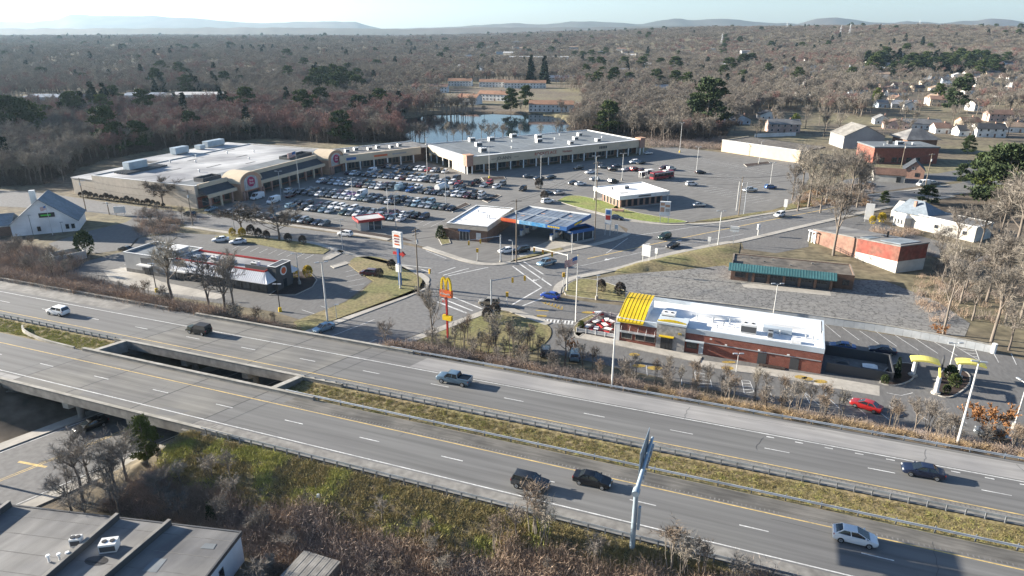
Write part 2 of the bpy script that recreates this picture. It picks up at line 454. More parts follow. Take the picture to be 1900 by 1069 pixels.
# median turf
mb = MB(); ul = [u for u in lines([(U0, -180, 6), (-180, -62, 1.2), (-62, 80, 1.0), (80, U1, 5)])]
vl = [72.35, 73.2, 74.2, 75.2, 76.2, 77.15]
idx = {}
for u in ul:
    for v in vl:
        p = UV(u, v); h = -.05 - .38 * math.sin((v - 72.35) / 4.8 * math.pi) + .10 * noise.noise((p.x * .9, p.y * .9, 0)) * math.sin((v - 72.35) / 4.8 * math.pi)
        idx[u, v] = len(mb.v); mb.v.append((p.x, p.y, h))
for a, c in zip(ul, ul[1:]):
    if c > gapL(75) - 1 and a < gapR(75) + 1: continue
    for d, e in zip(vl, vl[1:]): mb.f.append((idx[a, d], idx[c, d], idx[c, e], idx[a, e])); mb.m.append(0)
mb.build('median_grass', mat['median'], smooth=180, kind='structure')
# lane markings
def dash(v, ph, z, u0=-150, u1=70, ln=3.05, per=12.19, w=.15):
    mb = MB(); k = math.floor((u0 - ph) / per); u = ph + k * per
    while u < u1: mb.sheet(uvr(u, u + ln, v - w / 2, v + w / 2), z); u += per
    return mb
Z1 = .012
dash(66.25, -59.4, Z1).build('lane_marking', mat['white'], kind='structure')
dash(82.95, -57.3, Z1).build('lane_marking', mat['white'], kind='structure')
for v, m, w in ((62.35, 'white', .17), (69.45, 'yellow', .17), (79.35, 'yellow', .16), (86.55, 'white', .17)):
    MB().sheet(uvr(U0, U1, v - w / 2, v + w / 2), Z1).build('edge_line', mat[m], kind='structure')
dash(85.9, 7.4, Z1, 7, 60, 1.0, 3.6, .2).build('lane_marking', mat['white'], kind='structure')
# rumble strips along the yellow lines
for v, ph in ((69.95, 0), (78.95, .2)):
    mb = MB(); u = -64.0
    while u < 45: mb.sheet(uvr(u, u + .16, v - .18, v + .18), .010); u += .5
    mb.build('rumble_strip', mat['darkconc'], kind='structure')
# tyre polish and sealed cracks across and along the lanes
crk = flat('crack_sealer', (.06, .06, .06), .8)
mb = MB(); rr = random.Random(3)
for k in range(24):
    u = rr.uniform(-140, 45); lo, hi = ((60.2, 72), (77.6, 90.5))[k % 2]
    v = rr.uniform(lo, hi)
    pl = [(u, v)]
    along = rr.random() < .45
    for s in range(rr.randint(5, 12)):
        u += rr.uniform(.6, 1.5) if along else rr.uniform(-.25, .3); v += rr.uniform(-.12, .12) if along else rr.uniform(.4, .8)
        if not lo < v < hi: break
        pl.append((u, v))
    if len(pl) > 2: mb.ribbon([UV(*p) for p in pl], rr.uniform(.03, .055), Z1 + .003)
mb.build('sealed_cracks', crk, kind='structure')

# ------------------------------------------------------------------ bridges
def bridge(v0, v1, lbl):
    br = thing('highway_bridge', (*UV(-88, v0), 0), 0, lbl, 'bridge', 'highway bridges over the street')
    o = Vector(UV(-88, v0))
    sk = lambda u, v: UV(u + (v - 60) * SK, v) - o
    MB().prism([sk(GL, v0), sk(GR, v0), sk(GR, v1), sk(GL, v1)], -.55, 0.0, bottom=True).build('deck', mat['deckasphalt'], br)
    for v in (v0 - .16, v1 + .16):
        side = -1 if v < v0 else 1
        MB().prism([sk(GL - 3, v - .19), sk(GR + 8, v - .19), sk(GR + 8, v + .19), sk(GL - 3, v + .19)], -1.05 if True else 0, .48, bottom=True).build('parapet', mat['oldconc'], br)
        MB().prism([sk(GL - 3, v - .25), sk(GR + 8, v - .25), sk(GR + 8, v + .25), sk(GL - 3, v + .25)], .482, .57, bottom=True).build('parapet_coping', mat['concrete'], br)
    n = 6
    for k in range(n):
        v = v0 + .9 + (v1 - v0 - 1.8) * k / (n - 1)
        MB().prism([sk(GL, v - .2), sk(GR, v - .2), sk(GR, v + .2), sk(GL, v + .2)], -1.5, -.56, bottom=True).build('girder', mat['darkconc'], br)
    for up in (-95.5, -82.5):
        MB().prism([sk(up - .6, v0 + .3), sk(up + .6, v0 + .3), sk(up + .6, v1 - .3), sk(up - .6, v1 - .3)], -2.5, -1.51, bottom=True).build('pier_cap', mat['concrete'], br)
        for k in range(3):
            v = v0 + 2 + (v1 - v0 - 4) * k / 2; c = sk(up, v)
            MB().tube((c.x, c.y, G - .3), (c.x, c.y, -2.51), .5, .5, 12).build('pier_column', mat['oldconc'], br, smooth=40)
    # expansion joints
    for u in (GL, -95.5, -82.5, GR):
        mb = MB(); mb.sheet([sk(u - .12, v0 + .1), sk(u + .12, v0 + .1), sk(u + .12, v1 - .1), sk(u - .12, v1 - .1)], .005); mb.build('expansion_joint', crk, br)
    for u, m_ in ((GL - 3.2, 0), (GR + 3.2, 0)):
        mb = MB(); mb.sheet([sk(u - .05, v0 + .1), sk(u + .05, v0 + .1), sk(u + .05, v1 - .1), sk(u - .05, v1 - .1)], .009); mb.build('expansion_joint', crk, br)
    for u in (-92, -77):
        mb = MB(); mb.sheet([sk(u - 1.2, v0 + 1), sk(u + 1.6, v0 + 1.4), sk(u + 2.2, v0 + 3.4), sk(u - 2, v0 + 3.0)], .006); mb.build('asphalt_patch', mat['hwy'], br)
    return br
bridge(60.05, 72.15, 'nearer concrete highway bridge over the street, beside the dark gap')
bridge(77.35, 91.0, 'farther concrete highway bridge between the dark gap and the street')
# abutments and wing walls, one body each side
def abut(u, sgn, lbl):
    t = thing('bridge_abutment', (*UV(u, 75), G), 0, lbl, 'abutment')
    o = Vector(UV(u, 75)); sk = lambda a, v: UV(a + (v - 60) * SK, v) - o
    a0, a1 = (u, u + .8 * sgn) if sgn > 0 else (u + .8 * sgn, u)
    MB().prism([sk(a0, 59.6), sk(a1, 59.6), sk(a1, 91.6), sk(a0, 91.6)], -.6, G * -1 - 1.56, bottom=True).build('abutment_wall', mat['oldconc'], t)
    mbw = MB()
    mbw.prism([sk(a0, 72.6), sk(a1, 72.6), sk(a1, 77.0), sk(a0, 77.0)], 3.45, 5.45, bottom=True); mbw.build('back_wall', mat['oldconc'], t)
    MB().prism([sk(a0 - .08, 72.6), sk(a1 + .08, 72.6), sk(a1 + .08, 77.0), sk(a0 - .08, 77.0)], 5.452, 5.52, bottom=True).build('wall_coping', mat['concrete'], t)
    for v in (59.4, 91.8):
        c0, c1 = sk(a0, v), sk(a0 + 7 * sgn, v)
        MB().wall([c0, c1], .4, -.6, 4.9).build('wing_wall', mat['oldconc'], t)
abut(GL, -1, 'grey concrete abutment at the left end of the bridges')
abut(GR, 1, 'grey concrete abutment at the right end of the bridges')

# ------------------------------------------------------------------ guardrails
def rail_bm(pl, z0, z1, th=.05):
    """W-section beam: two ridges"""
    mb = MB(); h = z1 - z0
    prof = ((0, 0), (th, .12), (th, .3), (0, .5), (th, .7), (th, .88), (0, 1), (-.02, 1), (-.02, 0))
    L = [offs(pl, d) for d, _ in prof]
    n = len(pl)
    for k, (d, f) in enumerate(prof):
        for p in L[k]: mb.v.append((p.x, p.y, z0 + h * f))
    for k in range(len(prof)):
        kk = (k + 1) % len(prof)
        for i in range(n - 1): mb.f.append((k * n + i, k * n + i + 1, kk * n + i + 1, kk * n + i)); mb.m.append(0)
    return mb
def guardrail(u0, u1, v, side, lbl, step, m='galv', zb=0., h=.75, pw=.16, tall=.9, grp='steel guardrails along the highway', curved=None):
    o = Vector(UV(u0, v)); t = thing('guardrail', (o.x, o.y, zb), TH, lbl, 'guardrail', grp)
    L = u1 - u0
    pl = [(x, 0) for x in lines([(0, L, 12)])]
    if side < 0: pl = pl[::-1]
    rail_bm(pl, h - .32, h).build('rail', mat[m], t)
    pm = MB().box(-.07, .07, -pw / 2 if side < 0 else -pw / 2, pw / 2, -1.0, h + .05).mesh('post', mat['galvdark' if m != 'concrete' else 'oldconc'])
    bm_ = MB().box(-.06, .06, -.08, .08, h - .30, h - .02).mesh('spacer_block', mat['galvdark'])
    n = int(L / step)
    for i in range(min(n, 295)):
        p = bpy.data.objects.new('post', pm); COL.objects.link(p); p.parent = t; p.location = ((i + .5) * step, -side * (.02 + pw / 2 + .09), 0)
    return t
guardrail(-68.0, 60.0, 59.75, 1, 'near guardrail above the brushy embankment at the bottom', 1.9)
guardrail(-64.0, 60.0, 72.45, -1, 'low guardrail on the near edge of the grassy median', 3.8)
guardrail(-65.0, 60.0, 77.35, 1, 'guardrail with pale posts on the far edge of the grassy median', 1.9)
guardrail(-57.0, 60.0, 91.2, -1, 'far guardrail beside the pale shoulder and bare saplings', 3.8)
guardrail(-200.0, -102.5, 77.3, 1, 'dark timber-post guardrail on the median left of the bridge gap', 1.9)
t = thing('concrete_barrier', (*UV(-150, 91.6), 0), TH, 'pale low concrete kerb wall along the far left edge of the highway', 'barrier')
MB().box(-150, 43, -.2, .2, -.6, .42).build('wall_body', mat['oldconc'], t)
MB().box(-150, 43, -.24, .24, .422, .5).build('coping', mat['concrete'], t)
t = thing('median_kerb', (*UV(-125, 73.2), 0), 0, 'pale curved concrete kerb ending in the grass left of the bridge gap', 'kerb')
o = UV(-125, 73.2)
MB().wall(curve([UV(u, v) - o for u, v in ((-125.5, 75.6), (-123.5, 74.4), (-120, 73.4), (-115, 72.6), (-108, 72.3))]), .32, -.5, .34).build('kerb_body', mat['concrete'], t)
# ------------------------------------------------------------------ street level paving
L1, L2, L3, L4 = G + .006, G + .011, G + .016, G + .021
cd = Vector((.637, .771)); cn = Vector((.771, -.637)); cl0 = Vector((-39.3, 123.6))
def CR(t, o): return cl0 + cd * t + cn * o          # along the cross street, o metres from its left kerb
CW = 15.9
def paved(name, pts, z, m): return MB().sheet(pts, z).build(name, mat[m], kind='structure')
upper = [(-60, 350), (60, 356), (150, 368), (200, 376), (300, 389), (370, 396), (450, 406), (526, 420), (627, 434), (721, 449), (775, 459), (830, 476), (864, 486), (906, 493), (955, 488), (1033, 471), (1096, 458), (1160, 440), (1165, 425), (1120, 405), (1100, 396), (1130, 398), (1153, 408), (1224, 417), (1270, 418), (1341, 413), (1411, 400), (1500, 387), (1600, 364), (1700, 352), (1760, 343), (1930, 312)]
lower = [(1960, 332), (1770, 362), (1700, 374), (1640, 384), (1500, 416), (1376, 444), (1341, 449), (1242, 469), (1158, 493), (1080, 512), (1045, 532), (1040, 552), (1010, 590), (975, 582), (960, 572), (930, 568), (880, 582)]
rest = [CR(8, CW), CR(-20, CW), CR(-130, CW), CR(-130, 0), CR(-20, 0), CR(26, 0)]
lower2 = [(795, 527), (790, 510), (730, 487), (638, 465), (573, 447), (432, 430), (345, 417), (290, 410), (180, 395), (60, 386), (-60, 380)]
paved('street_road', pxs(*upper) + pxs(*lower) + rest + pxs(*lower2), L2, 'road')
LOT = pxs((375, 392), (612, 316), (640, 316), (783, 299), (868, 322), (1190, 288), (1205, 274), (1250, 273), (1340, 283), (1480, 302), (1505, 325), (1475, 375), (1420, 394), (1341, 409), (1250, 414), (1170, 409), (1153, 404), (1060, 375), (1072, 387), (1130, 402), (1167, 436), (1096, 454), (1030, 468), (955, 484), (906, 489), (860, 482), (800, 461), (740, 447), (627, 428), (526, 414), (450, 404))
paved('parking_lot', LOT, L1, 'lot')
BKL = pxs((118, 508), (160, 485), (235, 465), (255, 442), (330, 432), (400, 436), (450, 441), (573, 456), (600, 463), (640, 466), (700, 482), (655, 500), (690, 522), (640, 560), (556, 593), (505, 578), (400, 562), (330, 552), (250, 542), (185, 529))
paved('parking_lot', BKL, L1, 'asphalt')
MCL = pxs((990, 600), (1012, 575), (1042, 553), (1096, 561), (1155, 567), (1530, 601), (1850, 655), (1900, 668), (2000, 690), (2000, 850), (1890, 836), (1700, 803), (1600, 778), (1480, 760), (1300, 718), (1100, 672), (1000, 650), (1012, 640), (1026, 620), (1020, 604))
paved('parking_lot', MCL, L1, 'asphalt')
dl = M('cracked_old_asphalt', (.182, .179, .172), .95, .2, 1.2, col2=(.22, .212, .195), scale2=.08)
t_ = dl.node_tree; vo = N(t_, 'ShaderNodeTexVoronoi', feature='DISTANCE_TO_EDGE'); vo.inputs['Scale'].default_value = .55
tc = N(t_, 'ShaderNodeTexCoord'); nz = N(t_, 'ShaderNodeTexNoise'); nz.inputs['Scale'].default_value = .8
mxv = N(t_, 'ShaderNodeMix', data_type='VECTOR'); mxv.inputs[0].default_value = .12
t_.links.new(tc.outputs['Object'], nz.inputs['Vector']); t_.links.new(tc.outputs['Object'], mxv.inputs[4]); t_.links.new(nz.outputs['Color'], mxv.inputs[5]); 
va = N(t_, 'ShaderNodeVectorMath', operation='ADD'); vm = N(t_, 'ShaderNodeVectorMath', operation='SCALE'); vm.inputs['Scale'].default_value = 2.5
t_.links.new(nz.outputs['Color'], vm.inputs[0]); t_.links.new(tc.outputs['Object'], va.inputs[0]); t_.links.new(vm.outputs[0], va.inputs[1]); t_.links.new(va.outputs[0], vo.inputs['Vector'])
cr = N(t_, 'ShaderNodeMapRange'); cr.inputs[1].default_value = .01; cr.inputs[2].default_value = .07; cr.inputs[3].default_value = .45; cr.inputs[4].default_value = 1
t_.links.new(vo.outputs['Distance'], cr.inputs[0])
b_ = t_.nodes['Principled BSDF']; src = b_.inputs['Base Color'].links[0].from_socket
mm = N(t_, 'ShaderNodeMix', data_type='RGBA', blend_type='MULTIPLY'); mm.inputs[0].default_value = 1
t_.links.new(src, mm.inputs[6]); t_.links.new(cr.outputs[0], mm.inputs[7]); t_.links.new(mm.outputs[2], b_.inputs['Base Color'])
mat['deadlot'] = dl
DEAD = pxs((1078, 524), (1110, 516), (1150, 510), (1250, 502), (1350, 492), (1370, 505), (1590, 520), (1640, 520), (1740, 560), (1800, 600), (1790, 625), (1600, 604), (1530, 596), (1300, 572), (1155, 558), (1100, 545))
paved('old_parking_lot', DEAD, L1, 'deadlot')
paved('parking_lot', pxs((1376, 449), (1500, 420), (1610, 398), (1660, 425), (1700, 436), (1850, 478), (1800, 490), (1700, 470), (1640, 455), (1500, 440), (1500, 458), (1440, 470), (1380, 462)), L1, 'asphalt')
paved('church_drive', pxs((160, 430), (235, 412), (250, 402), (335, 418), (330, 425), (260, 440), (240, 462), (180, 470), (120, 470), (90, 452)), L1, 'asphalt')
paved('parking_lot', pxs((1560, 335), (1640, 322), (1740, 322), (1860, 300), (1880, 318), (1760, 338), (1660, 352), (1600, 360)), L1, 'asphalt')
paved('concrete_apron', pxs((192, 503), (240, 495), (300, 523), (420, 548), (400, 556), (330, 548), (260, 536), (205, 520)), L2, 'walk')
paved('concrete_apron', pxs((1374, 524), (1540, 541), (1542, 549), (1380, 533)), L2, 'walk')
paved('concrete_apron', pxs((1300, 668), (1522, 697), (1632, 716), (1632, 735), (1500, 712), (1430, 697), (1300, 680)), L2, 'walk')
paved('concrete_apron', pxs((960, 470), (1030, 442), (1078, 430), (1105, 444), (1030, 462), (966, 478)), L2, 'walk')
# raised planted islands with kerbs
def island(pts, m, h=.13, kerb=True, name='grass_verge', km='walk'):
    mb = MB(); n = len(pts); mb.prism(pts, G - .3, G + h); mb.build(name, mat[m], kind='structure')
    if kerb: MB().wall(pts, .22, G - .2, G + h + .03, closed=True).build('kerb', mat[km], kind='structure')
island(curve(pxs((645, 490), (662, 478), (700, 478), (736, 490), (778, 514), (790, 530), (778, 541))) + [CR(-3, -2.1), CR(-20, -2.1)] + pxs((552, 604), (545, 598), (560, 592), (640, 562), (668, 545), (694, 522), (662, 503)), 'verge', kerb=False)
island(curve(pxs((398, 440), (432, 434), (500, 443), (573, 452), (612, 464))) + pxs((600, 472), (560, 470), (470, 452), (430, 449)), 'grass', kerb=False)
island(pxs((600, 478), (630, 464), (640, 467), (612, 482), (600, 484)), 'walk', name='kerbed_island')
island(pxs((614, 494), (640, 486), (650, 489), (620, 498)), 'walk', name='kerbed_island')
island(curve(pxs((1033, 373), (1050, 365), (1075, 364), (1120, 374), (1170, 392), (1220, 402), (1275, 412), (1224, 414), (1153, 404), (1072, 385), (1033, 373)), 4)[:-1], 'greengrass')
island(pxs((440, 396), (526, 409), (627, 423), (700, 434), (750, 442), (765, 448), (721, 442), (627, 428), (526, 414), (440, 401)), 'mulch', kerb=False, name='mulch_bed')
island([CR(-24, CW + 2.2), CR(-2, CW + 2.2), CR(8, CW + 2.4)] + curve(pxs((905, 583), (930, 577), (965, 588), (1015, 604), (1022, 622), (1008, 640), (985, 652))) + pxs((900, 655), (800, 662)), 'verge', kerb=False, h=.1)
island(curve(pxs((1050, 548), (1046, 536), (1064, 522), (1090, 518), (1140, 530), (1180, 556), (1170, 561), (1096, 555), (1050, 548)), 4)[:-1], 'grass')
island(pxs((1067, 622), (1064, 608), (1074, 596), (1098, 585), (1106, 588), (1086, 604), (1083, 620), (1074, 626)), 'grass', name='planted_island')
island(curve(pxs((1632, 712), (1640, 690), (1660, 676), (1690, 676), (1698, 690), (1690, 706), (1660, 716), (1632, 712)), 5)[:-1], 'mulch', name='planted_island')
island(curve(pxs((1730, 730), (1740, 700), (1758, 684), (1790, 690), (1800, 705), (1790, 722), (1760, 738), (1730, 730)), 5)[:-1], 'mulch', name='planted_island')
island(pxs((500, 548), (520, 534), (548, 505), (572, 503), (588, 520), (580, 533), (548, 548)), 'mulch', name='planted_island')
island(pxs((1380, 305), (1425, 300), (1430, 304), (1386, 310)), 'mulch', name='planted_island')
island(pxs((893, 330), (935, 328), (938, 333), (898, 336)), 'mulch', name='planted_island')
island(pxs((895, 372), (922, 361), (930, 364), (905, 376)), 'mulch', name='planted_island')
island(pxs((836, 390), (864, 376), (872, 380), (840, 394)), 'mulch', name='planted_island')
island(pxs((1448, 388), (1470, 377), (1500, 370), (1530, 364), (1560, 362), (1500, 383), (1411, 398), (1330, 410), (1290, 411)), 'verge', kerb=False)
island(pxs((945, 488), (958, 480), (1010, 466), (1040, 460), (1046, 463), (1000, 476)), 'grass', kerb=False)
island(pxs((820, 455), (812, 440), (830, 436), (836, 452)), 'grass')
# bank of rough grass beside the abandoned garage
mb = MB(); top = resample(pxs((1140, 501), (1200, 486), (1260, 470), (1340, 455), (1374, 450)), 2); bot = resample(pxs((1140, 508), (1200, 505), (1260, 502), (1340, 494), (1366, 500)), 2)
K = len(top); bot = [bot[int(i * (len(bot) - 1) / (K - 1))] for i in range(K)]
for k in range(6):
    for i in range(K):
        p = top[i].lerp(bot[i], k / 5); h = (0.1, .75, .8, .55, .3, -.05)[k] * min(1, i / 4, (K - 1 - i) / 3 + .1)
        mb.v.append((p.x, p.y, G + h + .12 * noise.noise((p.x, p.y, 0))))
mb.f = [(k * K + i, k * K + i + 1, (k + 1) * K + i + 1, (k + 1) * K + i) for k in range(5) for i in range(K - 1)]; mb.m = [0] * len(mb.f)
mb.build('grass_bank', mat['verge'], smooth=180, kind='structure')
# sidewalks
def walk(pl, w, m='walk', h=.13): return MB().wall(pl, w, G - .2, G + h).build('sidewalk', mat[m], kind='structure')
walk([CR(-120, -1.05), CR(-20, -1.05), CR(24, -1.05)] + pxs((786, 535), (789, 526)), 2.1)
walk(curve(pxs((789, 526), (786, 514), (738, 493), (640, 469), (573, 450), (432, 433), (345, 420))), 1.7)
walk(curve(pxs((440, 402), (526, 416), (627, 430), (700, 441), (722, 445))), 1.7)
walk(curve(pxs((788, 459), (830, 473), (864, 484), (906, 491), (955, 486), (1033, 469), (1096, 456), (1150, 441), (1166, 433))), 1.9)
walk(curve(pxs((1072, 387), (1110, 396), (1153, 407), (1224, 416), (1270, 417), (1341, 412), (1411, 399), (1500, 386), (1600, 364), (1700, 352), (1760, 343))), 1.5)
walk(curve(pxs((1032, 545), (1038, 530), (1062, 517), (1100, 509), (1158, 496), (1242, 472), (1341, 452), (1376, 447), (1500, 418), (1640, 386), (1700, 376), (1770, 364))), 1.9)
walk([CR(-120, CW + 1.1), CR(-20, CW + 1.1), CR(4, CW + 1.1)] + pxs((893, 582), (925, 572), (950, 576), (1018, 602)), 1.9)
walk(pxs((1066, 622), (1144, 636), (1222, 652), (1300, 668)), 2.4)
# ------------------------------------------------------------------ markings
wl = MB(); yl = MB()
def ln(a, b, w=.3, mb=None, z=L3): (mb or wl).ribbon(pxs(a, b), w, z)
for a, b, w in (((963, 489), (1023, 530), .4), ((971, 485), (1008, 509), .4), ((951, 494), (1005, 534), .4), ((1005, 534), (951, 565), .4), ((1009, 552), (969, 568), .4), ((835, 549), (894, 573), .4), ((820, 554), (877, 577), .4), ((811, 560), (866, 581), .5), ((814, 507), (845, 496), .3), ((822, 511), (870, 498), .3), ((832, 512), (906, 496), .3), ((1062, 497), (1200, 466), .14), ((1200, 466), (1380, 434), .14), ((1180, 437), (1290, 421), .2), ((1290, 421), (1430, 402), .14), ((1125, 470), (1165, 442), .2), ((790, 465), (828, 480), .2), ((782, 500), (800, 506), .3)): ln(a, b, w)
for a, b in (((1090, 480), (1240, 447)), ((1240, 447), (1420, 410)), ((1420, 410), (1640, 368))):
    ln(a, b, .35, yl)
for o, n0, n1, w in ((4.0, -30, 12, .15), (11.9, -24, 6, .15), (.5, -100, -34, .15), (15.4, -100, -34, .15)):
    wl.ribbon([CR(n0, o), CR(n1, o)], w, L3)
for o in (7.8, 8.2): yl.ribbon([CR(-100, o), CR(-8, o)], .13, L3)
for t0 in (-58, -52, -64):                             # hatching of the old turn bay, nearer side of the bridge
    yl.ribbon([CR(t0, 5.0), CR(t0 + 2, 9.4)], .4, L3 + .003)
def arrow(c, d, mb, s=1.0, turn=0):
    d = Vector(d).normalized(); n = Vector((-d.y, d.x)); c = Vector(c)
    mb.ribbon([c, c + d * 2.0 * s], .22 * s, L3)
    e = c + d * 2.0 * s
    if turn: d, n = n * turn, d * -turn; e = c + Vector(d) * .2
    mb.sheet([e - n * .55 * s, e + n * .55 * s, e + d * 1.1 * s], L3 + .001)
for o, t in ((9.9, -8), (13.8, -9), (9.9, -16)): arrow(CR(t, o), cd, wl, 1.2)
for t, o in ((-12, 9.9), (-13, 13.7)):                 # lane wording reads only as pale strokes from here
    for k in range(4): wl.ribbon([CR(t, o - .9 + k * .55), CR(t + 2.0, o - .9 + k * .55)], .2, L3)
for t in (-4.5, -2.0): wl.ribbon([CR(t, 8.6), CR(t, 15.3)], .3, L3)
for px, d in (((1008, 516), (-.8, -.6)), ((1140, 478), (-.8, -.6)), ((1190, 456), (.8, .6)), ((1250, 450), (.8, .65))): arrow(at(*px), d, wl, 1.2)
# eastern restaurant lot
mc = [((1530, 601), (1560, 626)), ((1562, 607), (1594, 631)), ((1595, 614), (1630, 638)), ((1625, 615), (1664, 643)), ((1661, 622), (1704, 650)), ((1696, 627), (1740, 656)), ((1734, 635), (1776, 660)), ((1770, 641), (1817, 669)), ((1809, 646), (1817, 668)), ((1841, 650), (1853, 673)), ((1876, 656), (1886, 677)),
      ((1169, 674), (1172, 695)), ((1199, 678), (1201, 697)), ((1263, 690), (1265, 714)), ((1289, 690), (1293, 718)), ((1316, 696), (1321, 718)), ((1345, 699), (1353, 726)), ((1376, 705), (1381, 730)), ((1391, 707), (1399, 727)), ((1423, 714), (1434, 741)), ((1455, 720), (1467, 747)), ((1490, 726), (1503, 749)), ((1490, 726), (1520, 752)), ((1529, 731), (1564, 764)), ((1568, 737), (1606, 769)), ((1632, 765), (1650, 779)), ((1650, 753), (1674, 770)), ((1697, 764), (1721, 780)), ((1739, 770), (1776, 797)), ((1783, 777), (1794, 786)), ((1645, 729), (1672, 734)), ((1672, 734), (1694, 729))]
for a, b in mc: ln(a, b, .13)
for (a, b), (c, d) in ((((1289, 690), (1293, 718)), ((1316, 696), (1321, 718))), (((1376, 705), (1381, 730)), ((1391, 707), (1399, 727))), (((1770, 641), (1817, 669)), ((1809, 646), (1817, 668)))):
    for k in range(5):
        t = k / 4; p = at(*a).lerp(at(*b), t); q = at(*c).lerp(at(*d), t); wl.ribbon([p, q], .13, L3)
for k in range(12):                                    # crosswalk ladder at the driveway
    x = 990 + k * 6.6; ln((x, 590 + k * .55), (x - 2, 597 + k * .55), .35)
ln((985, 590), (1066, 596), .14); ln((983, 597), (1066, 602), .14)
wy = MB()
for x, y, w, h in ((1177, 658, 2.0, 1.4), (1185, 679, 2.6, 1.3), (1215, 683, 2.8, 1.6), (1352, 672, 2.6, .9), (1350, 683, 2.2, 1.5), (1486, 700, 2.2, 1.5), (1498, 703, 2.0, 1.5), (1522, 708, 2.4, 1.4), (1090, 580, 2.6, 1.3)):
    c = at(x, y)
    wy.sheet([c + Vector((w / 2 * math.cos(a), h / 2 * math.sin(a))) for a in [i * math.pi / 5 for i in range(10)]], L3)
for k in range(6):                                     # worn wording in the entry lane reads as a zigzag of strokes
    a = at(1004 + k * 6, 559 + k * 2.1); wy.ribbon([a, a + Vector((.9, -1.7))], .22, L3); wy.ribbon([a + Vector((.9, -1.7)), a + Vector((1.1, .2))], .22, L3)
wy.ribbon(pxs((994, 576), (1018, 577)), .5, L3); wy.ribbon(pxs((996, 586), (1014, 587)), 1.0, L3)
wy.build('lane_marking', mat['wornyellow'], kind='structure')
# western restaurant lot stalls
for k in range(9): a = (446 + k * 17, 455 + k * 2.2); ln(a, (a[0] - 16, a[1] + 8), .12)
for k in range(5): a = (640 + k * 2, 505 + k * 9); ln(a, (a[0] + 30, a[1] - 8 + k), .12)
for k in range(6): a = (240 - k * 9, 486 + k * 5); ln(a, (a[0] + 34, a[1] + 5), .12)
for a, b in (((560, 575), (585, 583)), ((595, 568), (615, 574))): ln(a, b, .12)
# plaza stalls: two lots with their own grid
def stalls(poly, ang, o, rows, pitch, length, n, mb):
    d = Vector((math.cos(ang), math.sin(ang))); nn = Vector((-d.y, d.x))
    for r in rows:
        for i in range(-n, n):
            p = o + nn * (i * pitch) + d * r
            q = p + d * length
            if inpoly(p.x, p.y, poly) and inpoly(q.x, q.y, poly): mb.ribbon([p, q], .11, L3)
RL = pxs((945, 345), (1190, 306), (1260, 283), (1335, 290), (1460, 305), (1440, 372), (1330, 388), (1240, 350), (1100, 345), (1030, 362))
stalls(RL, R(32), at(1200, 330), [-60, -43, -38, -21, -16, 1, 6, 23, 28, 45, 50, 67], 2.75, 5.0, 60, wl)
LL = pxs((440, 394), (620, 335), (800, 330), (880, 345), (900, 370), (830, 425), (740, 438), (627, 420), (526, 407))
stalls(LL, R(67), at(640, 400), [c - 2.6 for c in (-12.2, 1.5, 6.8, 20.0, 25.3, 38.6, 43.9, 57.0, 62.3, 76.0)], 2.7, 5.2, 40, wl)
wl.build('painted_lines', mat['white'], kind='structure')
yl.build('centre_line', mat['yellow'], kind='structure')
# ------------------------------------------------------------------ buildings
def bld(name, a, b, label, cat, z=G, group=None):
    """front-left and front-right ground points in the photograph -> local frame (x along the front, y away)"""
    p, q = at(*a, z), at(*b, z); d = q - p
    t = thing(name, (p.x, p.y, z), math.atan2(d.y, d.x), label, cat, group)
    return t, d.length
def P(t, name, mats, f, smooth=None, label=None):
    mb = MB(); f(mb); return mb.build(name, mats, t, smooth, label=label)
def parapet_roof(t, L, D, H, ph, mw, mr, mc, x0=0, y0=0, th=.25, wname='wall'):
    P(t, wname, mw, lambda m: m.wall([(x0, y0), (x0 + L, y0), (x0 + L, y0 + D), (x0, y0 + D)], th, -.4, H + ph - .06, closed=True))
    P(t, 'roof', mr, lambda m: m.box(x0 + th / 2, x0 + L - th / 2, y0 + th / 2, y0 + D - th / 2, H - .25, H))
    P(t, 'coping', mc, lambda m: m.wall([(x0, y0), (x0 + L, y0), (x0 + L, y0 + D), (x0, y0 + D)], th + .1, H + ph - .058, H + ph, closed=True))
def hvac(t, x, y, z, w=2.0, d=1.3, h=1.1, rz=0, m='wpaint', top=None):
    o = bpy.data.objects.new('rooftop_unit', MB().box(-w / 2, w / 2, -d / 2, d / 2, .12, h).mesh('rooftop_unit', mat[m])); COL.objects.link(o)
    o.parent = t; o.location = (x, y, z); o.rotation_euler = (0, 0, rz)
    mb = MB(); mb.box(-w / 2 + .08, w / 2 - .08, -d / 2 - .03, -d / 2 + .01, .3, h * .8); mb.build('grille', mat['darkgrey'], o)
    for k in (-1, 1): MB().tube((k * w * .23, 0, h), (k * w * .23, 0, h + .07), .28, .28, 10, True).build('fan', mat['black'], o)
    MB().box(-w / 2 + .1, w / 2 - .1, -d / 2 + .1, d / 2 - .1, 0, .119).build('curb', mat['galv'], o)
    return o
def vent(t, x, y, z, h=.7, r=.15, m='galv'):
    mb = MB(); mb.tube((x, y, z), (x, y, z + h), r * .7, r * .7, 8); mb.tube((x, y, z + h), (x, y, z + h + .12), r * 1.3, r * 1.1, 8, True)
    return mb.build('roof_vent', mat[m], t)
